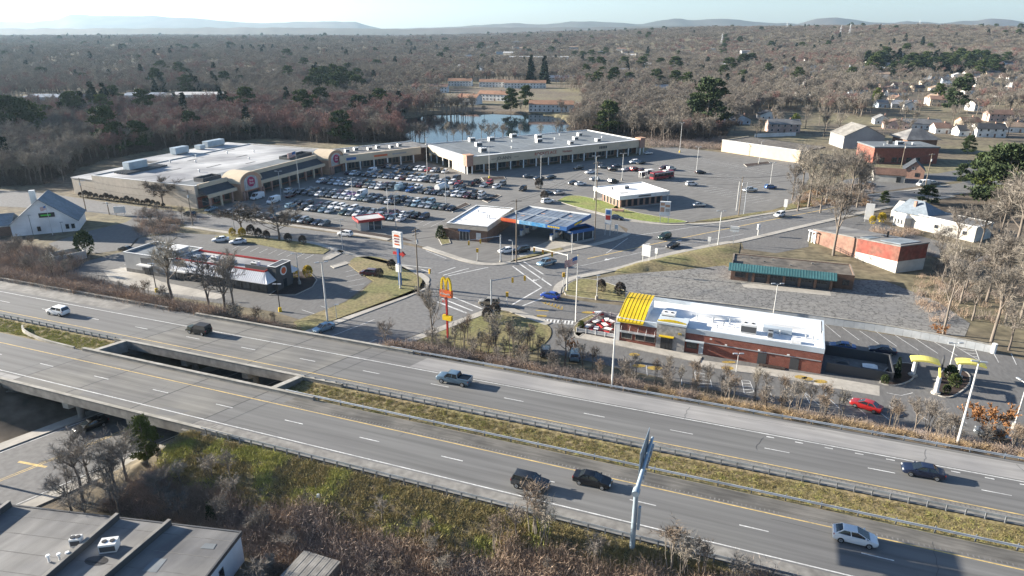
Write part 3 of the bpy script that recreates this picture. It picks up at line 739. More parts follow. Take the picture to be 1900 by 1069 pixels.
def win(t, x0, x1, y, z0, z1, fr='wpaint', n=1, gl='glass', face=-1):
    """window in a front wall facing -y (face -1): frame with its glass as sub-part"""
    w = .07; f = MB(); s = face
    ya, yb = (y - .09, y + .02) if s < 0 else (y - .02, y + .09)
    f.box(x0, x1, ya, yb, z0, z0 + w); f.box(x0, x1, ya, yb, z1 - w, z1)
    for k in range(n + 1):
        c = x0 + (x1 - x0) * k / n; c = min(max(c, x0 + w / 2), x1 - w / 2); f.box(c - w / 2, c + w / 2, ya + .004, yb - .004, z0 + w, z1 - w)
    o = f.build('window', mat[fr], t)
    MB().box(x0 + w / 2, x1 - w / 2, y - .05, y + .05, z0 + w / 2, z1 - w / 2).build('glass', mat[gl], o)
    return o
def winx(t, y0, y1, x, z0, z1, fr='wpaint', gl='glass', n=1):
    w = .07; f = MB()
    f.box(x - .06, x + .06, y0, y1, z0, z0 + w); f.box(x - .06, x + .06, y0, y1, z1 - w, z1)
    for k in range(n + 1):
        c = min(max(y0 + (y1 - y0) * k / n, y0 + w / 2), y1 - w / 2); f.box(x - .056, x + .056, c - w / 2, c + w / 2, z0 + w, z1 - w)
    o = f.build('window', mat[fr], t)
    MB().box(x - .04, x + .04, y0 + w / 2, y1 - w / 2, z0 + w / 2, z1 - w / 2).build('glass', mat[gl], o)
def letters(txt, size, m, t, loc, rot, name='lettering', ext=.04, ax='CENTER'):
    c = bpy.data.curves.new(name, 'FONT'); c.body = txt; c.size = size; c.extrude = ext; c.align_x = ax; c.resolution_u = 2
    c.materials.append(mat[m]); tmp = bpy.data.objects.new(name, c); COL.objects.link(tmp)
    dg = bpy.context.evaluated_depsgraph_get(); me = bpy.data.meshes.new_from_object(tmp.evaluated_get(dg)); bpy.data.objects.remove(tmp)
    me_o = bpy.data.objects.new(name, me); COL.objects.link(me_o); me_o.parent = t; me_o.location = loc; me_o.rotation_euler = rot
    return me_o
FR = (math.pi / 2, 0, 0)                               # lettering on a wall that faces -y

# --- burger restaurant with the yellow roof
t, L = bld('burger_restaurant', (1144, 631), (1520, 693), 'brick burger restaurant with a white flat roof and curved yellow ribbed roof corner', 'restaurant')
D, H = 13.0, 4.2; s = L / 36.2
mat['paleblue'] = M('pale_metal_coping', (.56, .62, .66), .55, .06, .6, metal=.1)  # white metal, with the blue of shade and sky put into its colour
P(t, 'wall', mat['brickred'], lambda m: m.wall([(0, 0), (L, 0), (L, D), (0, D)], .3, -.3, 3.9, closed=True))
P(t, 'fascia_band', mat['paleblue'], lambda m: m.wall([(-.05, -.05), (L + .05, -.05), (L + .05, D + .05), (-.05, D + .05)], .34, 3.9, 4.85, closed=True))
P(t, 'roof', mat['wroof'], lambda m: m.box(.15, L - .15, .15, D - .15, 3.9, 4.15))
P(t, 'roof_step', mat['wroof'], lambda m: m.box(12.8, L - .3, D - 5.0, D - .2, 4.15, 4.9))
P(t, 'corner_pier', mat['wpaint'], lambda m: m.box(-.25, .55, -.3, .5, -.3, 4.9))
arc = [(-.75 + k * 1.0, 4.55 + 2.1 * math.sin(min(1, k / 9) * math.pi / 2)) for k in range(11)]
def archroof(m):
    for (y, z), (y2, z2) in zip(arc, arc[1:]):
        m.add([(.1, y, z), (5.0, y, z), (5.0, y2, z2), (.1, y2, z2)], [(0, 1, 2, 3)])
        m.add([(.1, y, z - .35), (5.0, y, z - .35), (5.0, y2, z2 - .35), (.1, y2, z2 - .35)], [(3, 2, 1, 0)])
    m.add([(.1, arc[0][0], arc[0][1] - .35), (5, arc[0][0], arc[0][1] - .35), (5, arc[0][0], arc[0][1]), (.1, arc[0][0], arc[0][1])], [(0, 1, 2, 3)])
    for x in (.1, 5.0):
        for (y, z), (y2, z2) in zip(arc, arc[1:]): m.add([(x, y, z - .35), (x, y2, z2 - .35), (x, y2, z2), (x, y, z)], [(0, 1, 2, 3)])
yr = P(t, 'arched_yellow_roof', mat['yellowpaint'], archroof)
ribs = MB()
for k in range(8):
    x = .1 + k * 4.9 / 7
    for (y, z), (y2, z2) in zip(arc, arc[1:]): ribs.add([(x - .07, y, z), (x + .07, y, z), (x + .07, y2, z2), (x - .07, y2, z2), (x - .07, y, z + .05), (x + .07, y, z + .05), (x + .07, y2, z2 + .05), (x - .07, y2, z2 + .05)], [(4, 5, 6, 7), (0, 1, 5, 4), (1, 2, 6, 5), (2, 3, 7, 6), (3, 0, 4, 7)])
ribs.build('roof_rib', mat['yellowpaint'], yr)
P(t, 'roof_support_wall', mat['paleblue'], lambda m: m.box(.3, 4.8, .2, 8.5, 4.15, 4.6))
P(t, 'backing_screen', mat['wroof'], lambda m: m.add([(5.05, y, z - .5) for y, z in arc] + [(5.05, y, 4.15) for y, z in arc], [(i, i + 1, 12 + i, 11 + i) for i in range(10)]))
P(t, 'entrance_tower', mat['stone'], lambda m: m.box(7.6 * s, 12.9 * s, -.5, 3.2, -.3, 5.0))
P(t, 'tower_coping', mat['paleblue'], lambda m: m.box(7.5 * s, 13.0 * s, -.58, 3.3, 5.0, 5.35))
P(t, 'yellow_trim', mat['yellowpaint'], lambda m: [m.box(7.6 * s + k * .52, 7.6 * s + k * .52 + .522, -.1, .12, 5.35 + .1 * math.sin(k / 10 * math.pi), 5.52 + .35 * math.sin((k + .5) / 10 * math.pi)) for k in range(10)])
P(t, 'door_canopy', mat['yellowpaint'], lambda m: m.box(8.2 * s, 10.9 * s, -1.2, -.5, 2.65, 2.8))
win(t, 8.5 * s, 10.7 * s, -.5, .05, 2.5, 'black', 3)
letters('m', .9, 'yellowpaint', t, (11.9 * s, -.52, 3.3), FR, 'letter_emblem')
for x0, x1, n in ((.9, 3.0, 1), (3.6, 5.4, 1), (5.5, 7.4, 1)): win(t, x0 * s, x1 * s, -.15, .75, 2.1, 'tan', n)
P(t, 'awning', mat['galv'], lambda m: m.box(.6, 7.4 * s, -1.0, -.16, 2.25, 2.37))
for k in range(5): P(t, 'awning_rod', mat['wpaint'], lambda m: m.tube((.9 + k * 1.6 * s, -.9, 2.36), (.9 + k * 1.6 * s, -.16, 3.4), .03))
P(t, 'wall_band', mat['galv'], lambda m: m.box(12.95 * s, L - .05, -.24, -.151, 2.35, 2.5))
P(t, 'drive_window_canopy', mat['paleblue'], lambda m: m.box(13.0 * s, 16.4 * s, -.95, -.2, 2.45, 2.62))
win(t, 13.2 * s, 15.2 * s, -.15, .9, 2.2, 'black', 2)
win(t, 15.5 * s, 16.3 * s, -.15, .1, 2.2, 'paleblue', 1, 'paleblue')
for x in (25.8, 31.2): P(t, 'service_door', mat['darkgrey'], lambda m: m.box(x * s, (x + 1.5) * s, -.2, -.1, 0, 2.2))
for x, z in ((17.5, 3.3), (20.2, 2.6), (25.9, 2.6), (30.8, 2.6)): P(t, 'wall_lamp', mat['wpaint'], lambda m: m.box((x - .2) * s, (x + .2) * s, -.42, -.245, z, z + .22))
P(t, 'mulch_strip', mat['mulch'], lambda m: m.box(26.2 * s, 30.6 * s, -1.1, -.2, -.1, .2))
hvac(t, 9.0 * s, 3.6, 4.15, 2.6, 1.8, 1.7); hvac(t, 23.6 * s, 3.8, 4.15, 2.8, 1.8, 1.8)
hvac(t, 27.4 * s, 2.9, 4.15, .9, 1.0, 1.3, m='galv')
hvac(t, 11.4 * s, 3.3, 4.15, 1.7, 1.1, .6, m='galv')
P(t, 'roof_duct', mat['paleblue'], lambda m: m.box(26.0 * s, 31.0 * s, 5.2, 6.6, 4.2, 5.0))
P(t, 'roof_hatch', mat['wpaint'], lambda m: m.box(31.0 * s, 32.6 * s, 1.8, 2.8, 4.2, 4.8))
for x, y in ((17, 6), (19, 5), (20, 6.5), (21, 4.5), (33.4, 5), (34.5, 4), (18, 3.5), (29, 4.5), (14, 6)): vent(t, x * s, y, 4.15, .5 + (x % 3) * .2, .13 + (x % 2) * .06)
# patio with its railing, tables and benches
t2 = thing('patio_fence', at(1144, 631), angp((1144, 631), (1520, 693)), 'white railing round the brick restaurant patio of red and white tables', 'fence')
MB().sheet([(-8.4, .2), (-.4, .2), (-.4, 10.5), (-5.8, 10.5)], .16).build('patio_floor', mat['asphalt'], t2)
pl = [(-.5, .3), (-8.2, .3), (-5.8, 10.4), (-.5, 10.4)]
for a, c in zip(pl, pl[1:]):
    for z in (.45, 1.05): MB().tube((*a, z), (*c, z), .035, .035, 6).build('rail', mat['wpaint'], t2)
    MB().wall([a, c], .03, .5, 1.0).build('screen_panel', mat['galv'], t2)
for p in resample(pl, 2.0): MB().tube((p.x, p.y, 0), (p.x, p.y, 1.15), .06, .06, 6, True).build('post', mat['wpaint'], t2)
tabs = [(1110, 586), (1106, 603), (1090, 612), (1106, 616), (1126, 600), (1122, 609), (1134, 603), (1128, 617)]
for k, (x, y) in enumerate(tabs):
    p = at(x, y)
    o = thing('patio_table', (p.x, p.y, G + .16), .4 + .3 * k, ('white patio table with red seats %s' % ['at the far end of the patio', 'in the middle left of the patio', 'at the near left corner of the patio', 'second from the left along the near patio rail', 'nearest the far wall pier', 'beside the wall, middle of the patio', 'tucked against the brick wall', 'at the near right corner of the patio'][k]), 'table', 'patio tables beside the brick restaurant')
    MB().box(-.75, .75, -.45, .45, .68, .76).build('table_top', mat['wpaint'], o)
    MB().tube((0, 0, 0), (0, 0, .68), .08).build('leg', mat['galv'], o)
    for sy in (-1, 1): MB().box(-.75, .75, sy * .85 - .2, sy * .85 + .2, .3, .45).build('seat', mat['red'], o)
    for sy in (-1, 1): MB().tube((0, sy * .1, .1), (0, sy * .85, .3), .05).build('seat_frame', mat['red'], o)
# rubbish yard at the dark end wall
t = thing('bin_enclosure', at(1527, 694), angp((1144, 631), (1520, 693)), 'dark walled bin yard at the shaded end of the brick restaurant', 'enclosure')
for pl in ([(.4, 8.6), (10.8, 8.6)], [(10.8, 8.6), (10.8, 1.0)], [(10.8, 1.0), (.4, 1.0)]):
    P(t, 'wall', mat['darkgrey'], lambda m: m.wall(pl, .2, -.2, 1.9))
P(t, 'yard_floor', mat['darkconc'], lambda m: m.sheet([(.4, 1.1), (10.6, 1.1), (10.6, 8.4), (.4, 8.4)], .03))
for k, (x, y, w) in enumerate(((3.0, 3.2, 2.2), (7.4, 3.4, 2.4))):
    o = thing('rubbish_skip', t.matrix_basis @ Vector((x, y, .04)), t.rotation_euler.z, ('dark rubbish skip nearer the brick wall in the bin yard', 'rubbish skip heaped with white bags in the bin yard')[k], 'skip', 'rubbish skips in the bin yard')
    MB().loft([[(-w / 2, -.7, .2), (w / 2, -.7, .2), (w / 2, .7, .2), (-w / 2, .7, .2)], [(-w / 2 - .1, -.9, 1.3), (w / 2 + .1, -.9, 1.3), (w / 2 + .1, .9, 1.3), (-w / 2 - .1, .9, 1.3)]]).build('body', mat['darkgrey'], o)
    MB().loft([[(-w / 2, -.8, 1.3), (w / 2, -.8, 1.3), (w / 2, .8, 1.3), (-w / 2, .8, 1.3)], [(-w / 4, -.4, 1.6), (w / 4, -.3, 1.55), (w / 4, .4, 1.65), (-w / 4, .35, 1.6)]]).build('load', mat['wpaint' if k else 'black'], o)
    for sx in (-1, 1): MB().box(sx * w / 2 - .06, sx * w / 2 + .06, -.5, .5, 0, .2).build('foot', mat['black'], o)
# --- drive-through canopies
mat['paleyellow'] = flat('pale_yellow', (.66, .58, .14), .5)
def dcanopy(px, top, label, hflip=1):
    p = at(*px); Hh = hgt(*px, top); t = thing('drive_through_canopy', (p.x, p.y, G), R(-21), label, 'canopy', 'yellow drive-through canopies')
    MB().tube((0, 0, -.1), (0, 0, Hh - .4), .36, .30, 12).build('column', mat['wpaint'], t, smooth=50)
    MB().tube((0, 0, -.1), (0, 0, .35), .8, .7, 12, True).build('plinth', mat['walk'], t)
    a = MB(); n = 8; W2 = 1.05
    for k in range(n):
        x0, x1 = -.8 + 4.3 * k / n, -.8 + 4.3 * (k + 1) / n; f = lambda x: Hh - .35 + .32 * math.sin((x + .8) / 4.3 * math.pi)
        a.add([(x0, -W2, f(x0) - .3), (x1, -W2, f(x1) - .3), (x1, W2, f(x1) - .3), (x0, W2, f(x0) - .3), (x0, -W2, f(x0)), (x1, -W2, f(x1)), (x1, W2, f(x1)), (x0, W2, f(x0))], [(3, 2, 1, 0), (4, 5, 6, 7), (0, 1, 5, 4), (2, 3, 7, 6)] + ([(3, 0, 4, 7)] if k == 0 else []) + ([(1, 2, 6, 5)] if k == n - 1 else []))
    a.build('yellow_roof', mat['paleyellow'], t)
    return t
dcanopy((1693, 697), 662, 'yellow drive-through canopy on a white column nearer the brick restaurant')
dcanopy((1777, 700), 667, 'yellow drive-through canopy on a white column at the far right island')
p = at(1736, 730); t = thing('clearance_gate', (p.x, p.y, G), R(60), 'white round post with a short yellow clearance bar at the right island', 'gate')
MB().tube((0, 0, -.1), (0, 0, 3.0), .36, .32, 12, True).build('post', mat['wpaint'], t, smooth=50)
MB().tube((0, 0, -.1), (0, 0, .3), .75, .7, 12, True).build('plinth', mat['walk'], t)
MB().box(-.2, 3.2, -.15, .15, 3.0, 3.35).build('bar', mat['paleyellow'], t)
for k, px in enumerate(((1700, 680), (1716, 682))):
    p = at(*px); t = thing('menu_board', (p.x + 3 * k, p.y, G), R(60), ('dark menu board beside the canopy nearer the brick restaurant', 'dark menu board beside the drive lane right of the conifer')[k], 'menu board', 'drive-through menu boards')
    MB().box(-.9, .9, -.12, .12, .5, 2.1).build('board', mat['darkgrey'], t); MB().box(-.15, .15, -.1, .1, -.1, .5).build('stand', mat['black'], t)

# --- grilled-burger restaurant on the left
t, L = bld('grill_restaurant', (237, 503), (497, 545), 'long grey restaurant with a white metal mansard roof and red stripe', 'restaurant'); D = 9.5
mat['greypanel'] = M('grey_panel', (.36, .36, .35), .8, .06, .6); mat['whitemetal'] = M('white_metal_roof', (.72, .73, .75), .45, .04, .5, metal=.1)
xs = L * .36
P(t, 'wall', mat['greypanel'], lambda m: m.wall([(0, 0), (xs, 0), (xs, D), (0, D)], .25, -.3, 5.0, closed=True))
P(t, 'roof', mat['groof'], lambda m: m.box(.12, xs - .12, .12, D - .12, 4.3, 4.55))
P(t, 'coping', mat['wpaint'], lambda m: m.wall([(0, 0), (xs, 0), (xs, D), (0, D)], .35, 5.001, 5.08, closed=True))
P(t, 'glazed_wall', mat['darkgrey'], lambda m: m.wall([(xs + .15, .3), (L - .15, .3), (L - .15, D - .3), (xs + .15, D - .3)], .2, -.3, 2.7, closed=True))
for k in range(9): win(t, xs + 6.0 + k * 2.4, xs + 8.2 + k * 2.4, .2, .35, 2.5, 'black', 2, 'shopglass')
def mans(m):
    e, o_ = 2.75, .9
    pts0 = [(xs, -o_), (L + o_, -o_), (L + o_, D + o_), (xs, D + o_)]; pts1 = [(xs, 1.2), (L - 1.2, 1.2), (L - 1.2, D - 1.2), (xs, D - 1.2)]
    vs = [(*p, e) for p in pts0] + [(*p, 4.7) for p in pts1] + [(*p, e - .2) for p in pts0]
    m.add(vs, [(0, 1, 5, 4), (1, 2, 6, 5), (2, 3, 7, 6), (8, 9, 1, 0), (9, 10, 2, 1), (10, 11, 3, 2), (11, 10, 9, 8), (3, 0, 4, 7)])
mo = P(t, 'mansard_roof', mat['whitemetal'], mans)
seams = MB()
n = int((L - xs) / .55)
for k in range(n + 1):
    x = xs + k * (L - xs) / n; xx = min(x, L - 1.2)
    seams.add([(x - .03, -.9, 2.79), (x + .03, -.9, 2.79), (xx + .03, 1.2, 4.74), (xx - .03, 1.2, 4.74), (x, -.9, 2.87), (xx, 1.2, 4.82)], [(0, 4, 5, 3), (4, 1, 2, 5)])
for k in range(18):
    y = -.9 + k * (D + 1.8) / 17; yy = min(max(y, 1.2), D - 1.2)
    seams.add([(L + .9, y - .03, 2.79), (L + .9, y + .03, 2.79), (L - 1.2, yy + .03, 4.74), (L - 1.2, yy - .03, 4.74), (L + .9, y, 2.87), (L - 1.2, yy, 4.82)], [(0, 4, 5, 3), (4, 1, 2, 5)])
seams.build('roof_seam', mat['whitemetal'], mo)
P(t, 'red_stripe', mat['red'], lambda m: m.wall([(xs, 1.15), (L - 1.15, 1.15), (L - 1.15, D - 1.15), (xs, D - 1.15)], .2, 4.6, 5.0, closed=True))
P(t, 'roof_well', mat['oroof'], lambda m: m.box(xs + .12, L - 1.3, 1.3, D - 1.3, 4.2, 4.5))
P(t, 'sign_tower', mat['darkgrey'], lambda m: m.box(L - 1.0, L + 1.2, 2.2, 7.4, -.3, 5.8))
P(t, 'tower_wing', mat['darkgrey'], lambda m: m.box(L - 7.5, L - 1.001, 2.1, 2.4, 4.5, 5.5))
P(t, 'tower_coping', mat['wpaint'], lambda m: m.wall([(L - 1.0, 2.2), (L + 1.2, 2.2), (L + 1.2, 7.4), (L - 1.0, 7.4)], .25, 5.801, 5.86, closed=True))
def roundel(t, x, y, z, ax, r=.85):
    e = {'x': Vector((1, 0, 0)), 'y': Vector((0, -1, 0))}[ax]; c = Vector((x, y, z))
    o = MB().tube(c, c + e * .12, r, r, 20, True).build('round_sign', mat['wpaint'], t)
    MB().tube(c + e * .121, c + e * .14, r * .72, r * .72, 16, True).build('bun_emblem', mat['orange'], o)
    s_ = Vector((0, 1, 0)) if ax == 'x' else Vector((1, 0, 0))
    mb = MB()
    for zz in (-.2, .2):
        a = c + e * .15 + Vector((0, 0, zz * r)); mb.tube(a - s_ * r * .6, a + s_ * r * .6, .05, .05, 4)
    mb.build('emblem_band', mat['red'], o)
roundel(t, L + 1.2, 4.6, 4.3, 'x', 1.1)
P(t, 'side_door', mat['glass'], lambda m: m.box(L + 1.18, L + 1.25, 4.2, 5.4, 0, 2.2))
for x0, x1 in ((5.4, 9.2), (16.2, 20.4)):
    P(t, 'door_recess', mat['darkgrey'], lambda m: m.box(x0, x1 - .4, -.18, -.05, 0, 4.2 if x0 < 10 else 4.6))
    P(t, 'door_canopy', mat['wpaint'], lambda m: m.box(x0 - .3, x1 + .2, -1.5, -.2, 2.45, 2.75))
    win(t, x0 + .7, x1 - 1.4, -.2, .05, 2.2, 'black', 2)
P(t, 'plinth_band', mat['darkconc'], lambda m: m.box(0, xs, -.2, -.126, -.3, .9))
P(t, 'service_door', mat['darkgrey'], lambda m: m.box(13.2, 14.3, -.2, -.13, .9, 2.3))
P(t, 'roof_house', mat['galv'], lambda m: m.box(xs - 4.5, xs - .6, 2.2, 6.0, 4.6, 6.3))
P(t, 'roof_house_cap', mat['wpaint'], lambda m: m.box(xs - 4.7, xs - .4, 2.0, 6.2, 6.301, 6.5))
for k, x in enumerate((xs + 4, xs + 9, xs + 15, xs + 21)): hvac(t, x, 3.6 + (k % 2), 4.5, 1.8, 1.3, .9, m=('galv', 'wpaint')[k % 2])
hvac(t, xs * .5, 5, 4.56, 2.6, 1.6, 1.3, m='galv')
t = thing('bin_enclosure', at(105, 490), angp((105, 490), (165, 478)), 'grey fenced bin enclosure left of the long grey restaurant', 'enclosure')
for pl in ([(0, 0), (7, 0)], [(7, 0), (7, 5)], [(7, 5), (0, 5)], [(0, 5), (0, 0)]): P(t, 'wall', mat['greypanel'], lambda m: m.wall(pl, .2, -.2, 2.0))

# --- supermarket
t, L = bld('supermarket', (367, 387), (612, 316), 'huge supermarket with a stained white roof and two arched peach entrances', 'supermarket')
Dp, H = 48.0, 7.3
P(t, 'wall', mat['tan'], lambda m: m.wall([(0, 0), (L + 6, 0), (L + 6, Dp), (0, Dp)], .4, -.4, H + .35, closed=True))
P(t, 'roof', mat['oroof'], lambda m: m.box(.2, L + 5.8, .2, Dp - .2, H - .4, H + .1))
P(t, 'coping', mat['wpaint'], lambda m: m.wall([(0, 0), (L + 6, 0), (L + 6, Dp), (0, Dp)], .5, H + .352, H + .45, closed=True))
P(t, 'front_roof', mat['groof'], lambda m: m.box(.3, L + 5.5, .3, 9.0, H + .11, H + .3))
P(t, 'lower_wing', mat['tan'], lambda m: m.box(.5, 30, Dp + .3, Dp + 12, -.4, H - 1.6))
P(t, 'lower_wing_roof', mat['oroof'], lambda m: m.box(.3, 29.9, Dp + .25, Dp + 12.2, H - 1.598, H - 1.3))
P(t, 'rear_wall', mat['tan'], lambda m: m.box(30.2, L + 6, Dp + .26, Dp + 13, -.4, H - .1)); P(t, 'rear_roof', mat['oroof'], lambda m: m.box(30, L + 6.2, Dp + .26, Dp + 13.2, H - .098, H + .3))
mat['slate'] = M('dark_shingle', (.05, .057, .068), .8, .15, 1.5)
def mansard(t, x0, x1):
    P(t, 'canopy_roof', mat['slate'], lambda m: m.add([(x0, -4.2, 4.6), (x1, -4.2, 4.6), (x1, -.5, 6.9), (x0, -.5, 6.9), (x0, -.3, 4.6), (x1, -.3, 4.6)], [(0, 1, 2, 3), (0, 3, 4), (1, 5, 2), (4, 5, 1, 0)]))
    P(t, 'canopy_fascia', mat['cream'], lambda m: m.box(x0, x1, -4.9, -4.21, 3.7, 4.85))
    P(t, 'canopy_top', mat['cream'], lambda m: m.box(x0, x1, -.9, -.25, 6.6, H + .75))
mansard(t, 1.0, 14.0); mansard(t, 25.2, 64.0)
P(t, 'shopfront', mat['brickred'], lambda m: m.box(.2, L + 5, -.35, -.21, 0, 3.7))
for k in range(14):
    x = 2 + k * 5
    if not 15 < x < 24: win(t, x, x + 3.6, -.36, .4, 3.0, 'darkgrey', 2, 'shopglass')
for k in range(15):
    x = 1.4 + k * 5.0
    P(t, 'column', mat['cream'] if k % 2 else mat['brickpink'], lambda m: m.box(x - .28, x + .28, -4.9, -4.3, 0, 3.7))
mat['signmagenta'] = M('sign_magenta', (.38, .02, .10), .5, .1, 1)
for kk, xc in enumerate((19.6, 70.0)):
    w = 5.2
    e = P(t, 'entrance_arch', mat['peach'], lambda m: m.add(sum([[(xc + x, y, z) for x, z in [(-w, 0), (w, 0)] + [(w * math.cos(a), 6.0 + 3.2 * math.sin(a)) for a in [i * math.pi / 12 for i in range(13)]]] for y in (-6.0, 2.2)], []),
        [tuple(range(15)), tuple(range(29, 14, -1))] + [(i, 15 + i, 15 + (i + 1) % 15, (i + 1) % 15) for i in range(15)]))
    P(e, 'arch_trim', mat['cream'], lambda m: [m.add([(xc + r * w * math.cos(a), yy, 6.0 + r * 3.2 * math.sin(a)) for yy in (-6.25, 2.3) for a in (a0, a1) for r in (1.0, 1.09)], [(0, 1, 3, 2), (1, 5, 7, 3), (4, 6, 7, 5), (0, 2, 6, 4)]) for a0, a1 in [(i * math.pi / 14, (i + 1) * math.pi / 14) for i in range(14)]])
    g = P(e, 'arch_window', mat['galv'], lambda m: m.add([(xc + x, -6.05, z) for x, z in [(-3.4, 3.2), (3.4, 3.2)] + [(3.4 * math.cos(a), 6.0 + 2.2 * math.sin(a)) for a in [i * math.pi / 10 for i in range(11)]]], [tuple(range(13))]))
    MB().tube((xc, -6.06, 5.9), (xc, -6.3, 5.9), 1.75, 1.75, 24, True).build('round_sign', mat['signmagenta'], e)
    letters('Stop', 1.05, 'wpaint', e, (xc, -6.34, 6.15), FR, ext=.02); letters('Shop', 1.05, 'wpaint', e, (xc, -6.34, 5.1), FR, ext=.02)
    for x in (-2.4, 2.4): P(e, 'mullion', mat['wpaint'], lambda m: m.box(xc + x - .06, xc + x + .06, -6.2, -6.06, 3.2, 7.4))
    P(e, 'doorway', mat['brickred'], lambda m: m.box(xc - 4.4, xc + 4.4, -6.12, -6.02, 0, 2.9))
    win(e, xc - 3, xc + 3, -6.14, .05, 2.6, 'black', 4, 'shopglass')
    for x in (-4.9, -3.6, 3.6, 4.9): P(e, 'column', mat['brickpink'], lambda m: m.box(xc + x - .3, xc + x + .3, -7.2, -6.5, 0, 3.2))
P(t, 'front_equipment_screen', mat['darkgrey'], lambda m: m.wall([(6, 2), (14, 2), (14, 6), (6, 6)], .25, H + .3, H + 1.6, closed=True))
P(t, 'front_equipment_screen', mat['darkgrey'], lambda m: m.wall([(52, 3), (66, 3), (66, 8), (52, 8)], .25, H + .3, H + 1.5, closed=True))
mat['tankblue'] = M('pale_blue_metal', (.40, .47, .52), .5, .1, .6, metal=.2)
for x, y, w, h in ((15, Dp - 4, 8, 3.4), (47, Dp + 8, 7, 3.2), (68, Dp + 10, 10, 3.0), (59, Dp + 9, 3, 2.2)):
    P(t, 'roof_equipment', mat['tankblue'], lambda m: [m.box(x - w / 2, x + w / 2, y - 1.6, y + 1.6, H + .7, H + h)] + [m.box(x - w / 2 + .3 + i * (w - .9), x - w / 2 + .6 + i * (w - .9), y - 1.3, y + 1.3, H, H + .7) for i in (0, 1)])
P(t, 'pipe_rack', mat['darkgrey'], lambda m: [m.box(6, 24, Dp - 4 - k * 1.2, Dp - 3.5 - k * 1.2, H + .3, H + .8) for k in range(6)])
P(t, 'roof_patch', mat['tar'], lambda m: [m.box(x, x + w, y, y + .9, H + .1, H + .16) for x, y, w in ((16, 30, 7), (28, 22, 7), (36, 40, 5), (50, 28, 6), (22, 46, 10), (60, 44, 6), (40, 14, 5), (12, 12, 4), (55, 10, 6)) if y < 45])
for x, y in ((34, 34), (44, 44), (30, 43), (55, 38), (20, 18), (62, 30), (48, 20)): vent(t, x, y, H + .1, .9, .3)
# --- shops beside the supermarket
t, L = bld('shop_row', (636, 319), (785, 300), 'lower row of shops with cream fascia and white columns joining the two big stores', 'shops')
D = 20
P(t, 'wall', mat['brickbrown'], lambda m: m.box(0, L + 6, 4, D, -.4, 6.0))
P(t, 'roof', mat['tar'], lambda m: m.box(-.2, L + 6, 1.0, D, 6.01, 6.3))
P(t, 'fascia', mat['cream'], lambda m: m.box(-1, L - 1.0, -.2, .9, 3.6, 6.75))
P(t, 'soffit', mat['oldconc'], lambda m: m.box(-1, L - 1, .9, 4, 3.6, 3.8))
for k in range(6): P(t, 'column', mat['wpaint'], lambda m: m.box(1.5 + k * 6.6, 1.95 + k * 6.6, -.15, .3, 0, 3.6))
for k in range(10): win(t, .8 + k * 3.6, 3.9 + k * 3.6, 3.95, .3, 3.0, 'galv', 2, 'shopglass')
P(t, 'shop_sign', mat['blue'], lambda m: m.box(2, 6.5, -.3, -.21, 4.6, 5.7)); P(t, 'shop_sign', mat['orange'], lambda m: m.box(15, 21.5, -.3, -.21, 4.7, 5.5)); P(t, 'shop_sign', mat['greypanel'], lambda m: m.box(24, 31, -.3, -.21, 4.8, 5.5))
P(t, 'low_parapet', mat['wpaint'], lambda m: m.box(-.5, L + 6, D, D + .3, 5, 6.6))
for k in range(7): hvac(t, 2 + k * 5.2, 8 + (k * 37 % 5), 6.3, 1.9, 1.5, 1.3)
# --- fabric shop block
t, L = bld('shopping_block', (868, 323), (1190, 286), 'long cream shopping block with grey roof, white columns and large lettering', 'shops')
D, H = 47.0, 6.3
P(t, 'wall', mat['brickbrown'], lambda m: m.box(4.2, L, 4.2, 44, -.4, 6.0))
P(t, 'roof', mat['groof'], lambda m: m.box(1.0, L, 1.0, 44, 6.02, H))
P(t, 'back_parapet', mat['wpaint'], lambda m: m.box(1, L, 44, 44.3, 5, 6.7)); P(t, 'end_parapet', mat['wpaint'], lambda m: m.box(L, L + .3, 1, 44.3, -.4, 6.7))
P(t, 'fascia', mat['cream'], lambda m: m.box(2.2, L + .5, -.3, .9, 3.5, 7.0)); P(t, 'side_fascia', mat['cream'], lambda m: m.box(-.3, .9, 2.2, 38, 3.5, 7.0))
P(t, 'fascia_cap', mat['wpaint'], lambda m: [m.box(2.2, L + .5, -.45, 1.0, 7.001, 7.15), m.box(-.45, 1.0, 2.2, 38, 7.001, 7.15)])
P(t, 'soffit', mat['oldconc'], lambda m: [m.box(2.2, L, .9, 4.2, 3.5, 3.7), m.box(.9, 4.2, 4.2, 38, 3.5, 3.7)])
P(t, 'side_wall', mat['cream'], lambda m: m.box(-.2, .6, 2.3, 14, -.4, 3.49))
for k in range(5): P(t, 'pilaster', mat['wpaint'], lambda m: m.box(-.35, -.21, 3.4 + k * 2.4, 3.9 + k * 2.4, 0, 3.49))
for x in (0, L - 1.2):
    e = P(t, 'corner_tower', mat['brickpink'], lambda m: m.box(x - .9, x + 2.1, -1.1, 2.1, 3.3, 7.6))
    P(e, 'tower_cap', mat['peach'], lambda m: m.box(x - 1.2, x + 2.4, -1.4, 2.4, 7.601, 8.0))
    for dx, dy in ((-.7, -.9), (1.5, -.9), (-.7, 1.5)): P(e, 'column', mat['wpaint'], lambda m: m.box(x + dx, x + dx + .4, dy, dy + .4, -.1, 3.3))
for k in range(13): P(t, 'column', mat['wpaint'], lambda m: m.box(7.5 + k * 6.6, 7.9 + k * 6.6, -.25, .15, 0, 3.5))
for k in range(4): P(t, 'column', mat['wpaint'], lambda m: m.box(-.25, .15, 17 + k * 6.2, 17.4 + k * 6.2, 0, 3.5))
for k in range(16): win(t, 6.0 + k * 5.5, 10.0 + k * 5.5, 4.15, .3, 3.0, 'galv', 2, 'shopglass')
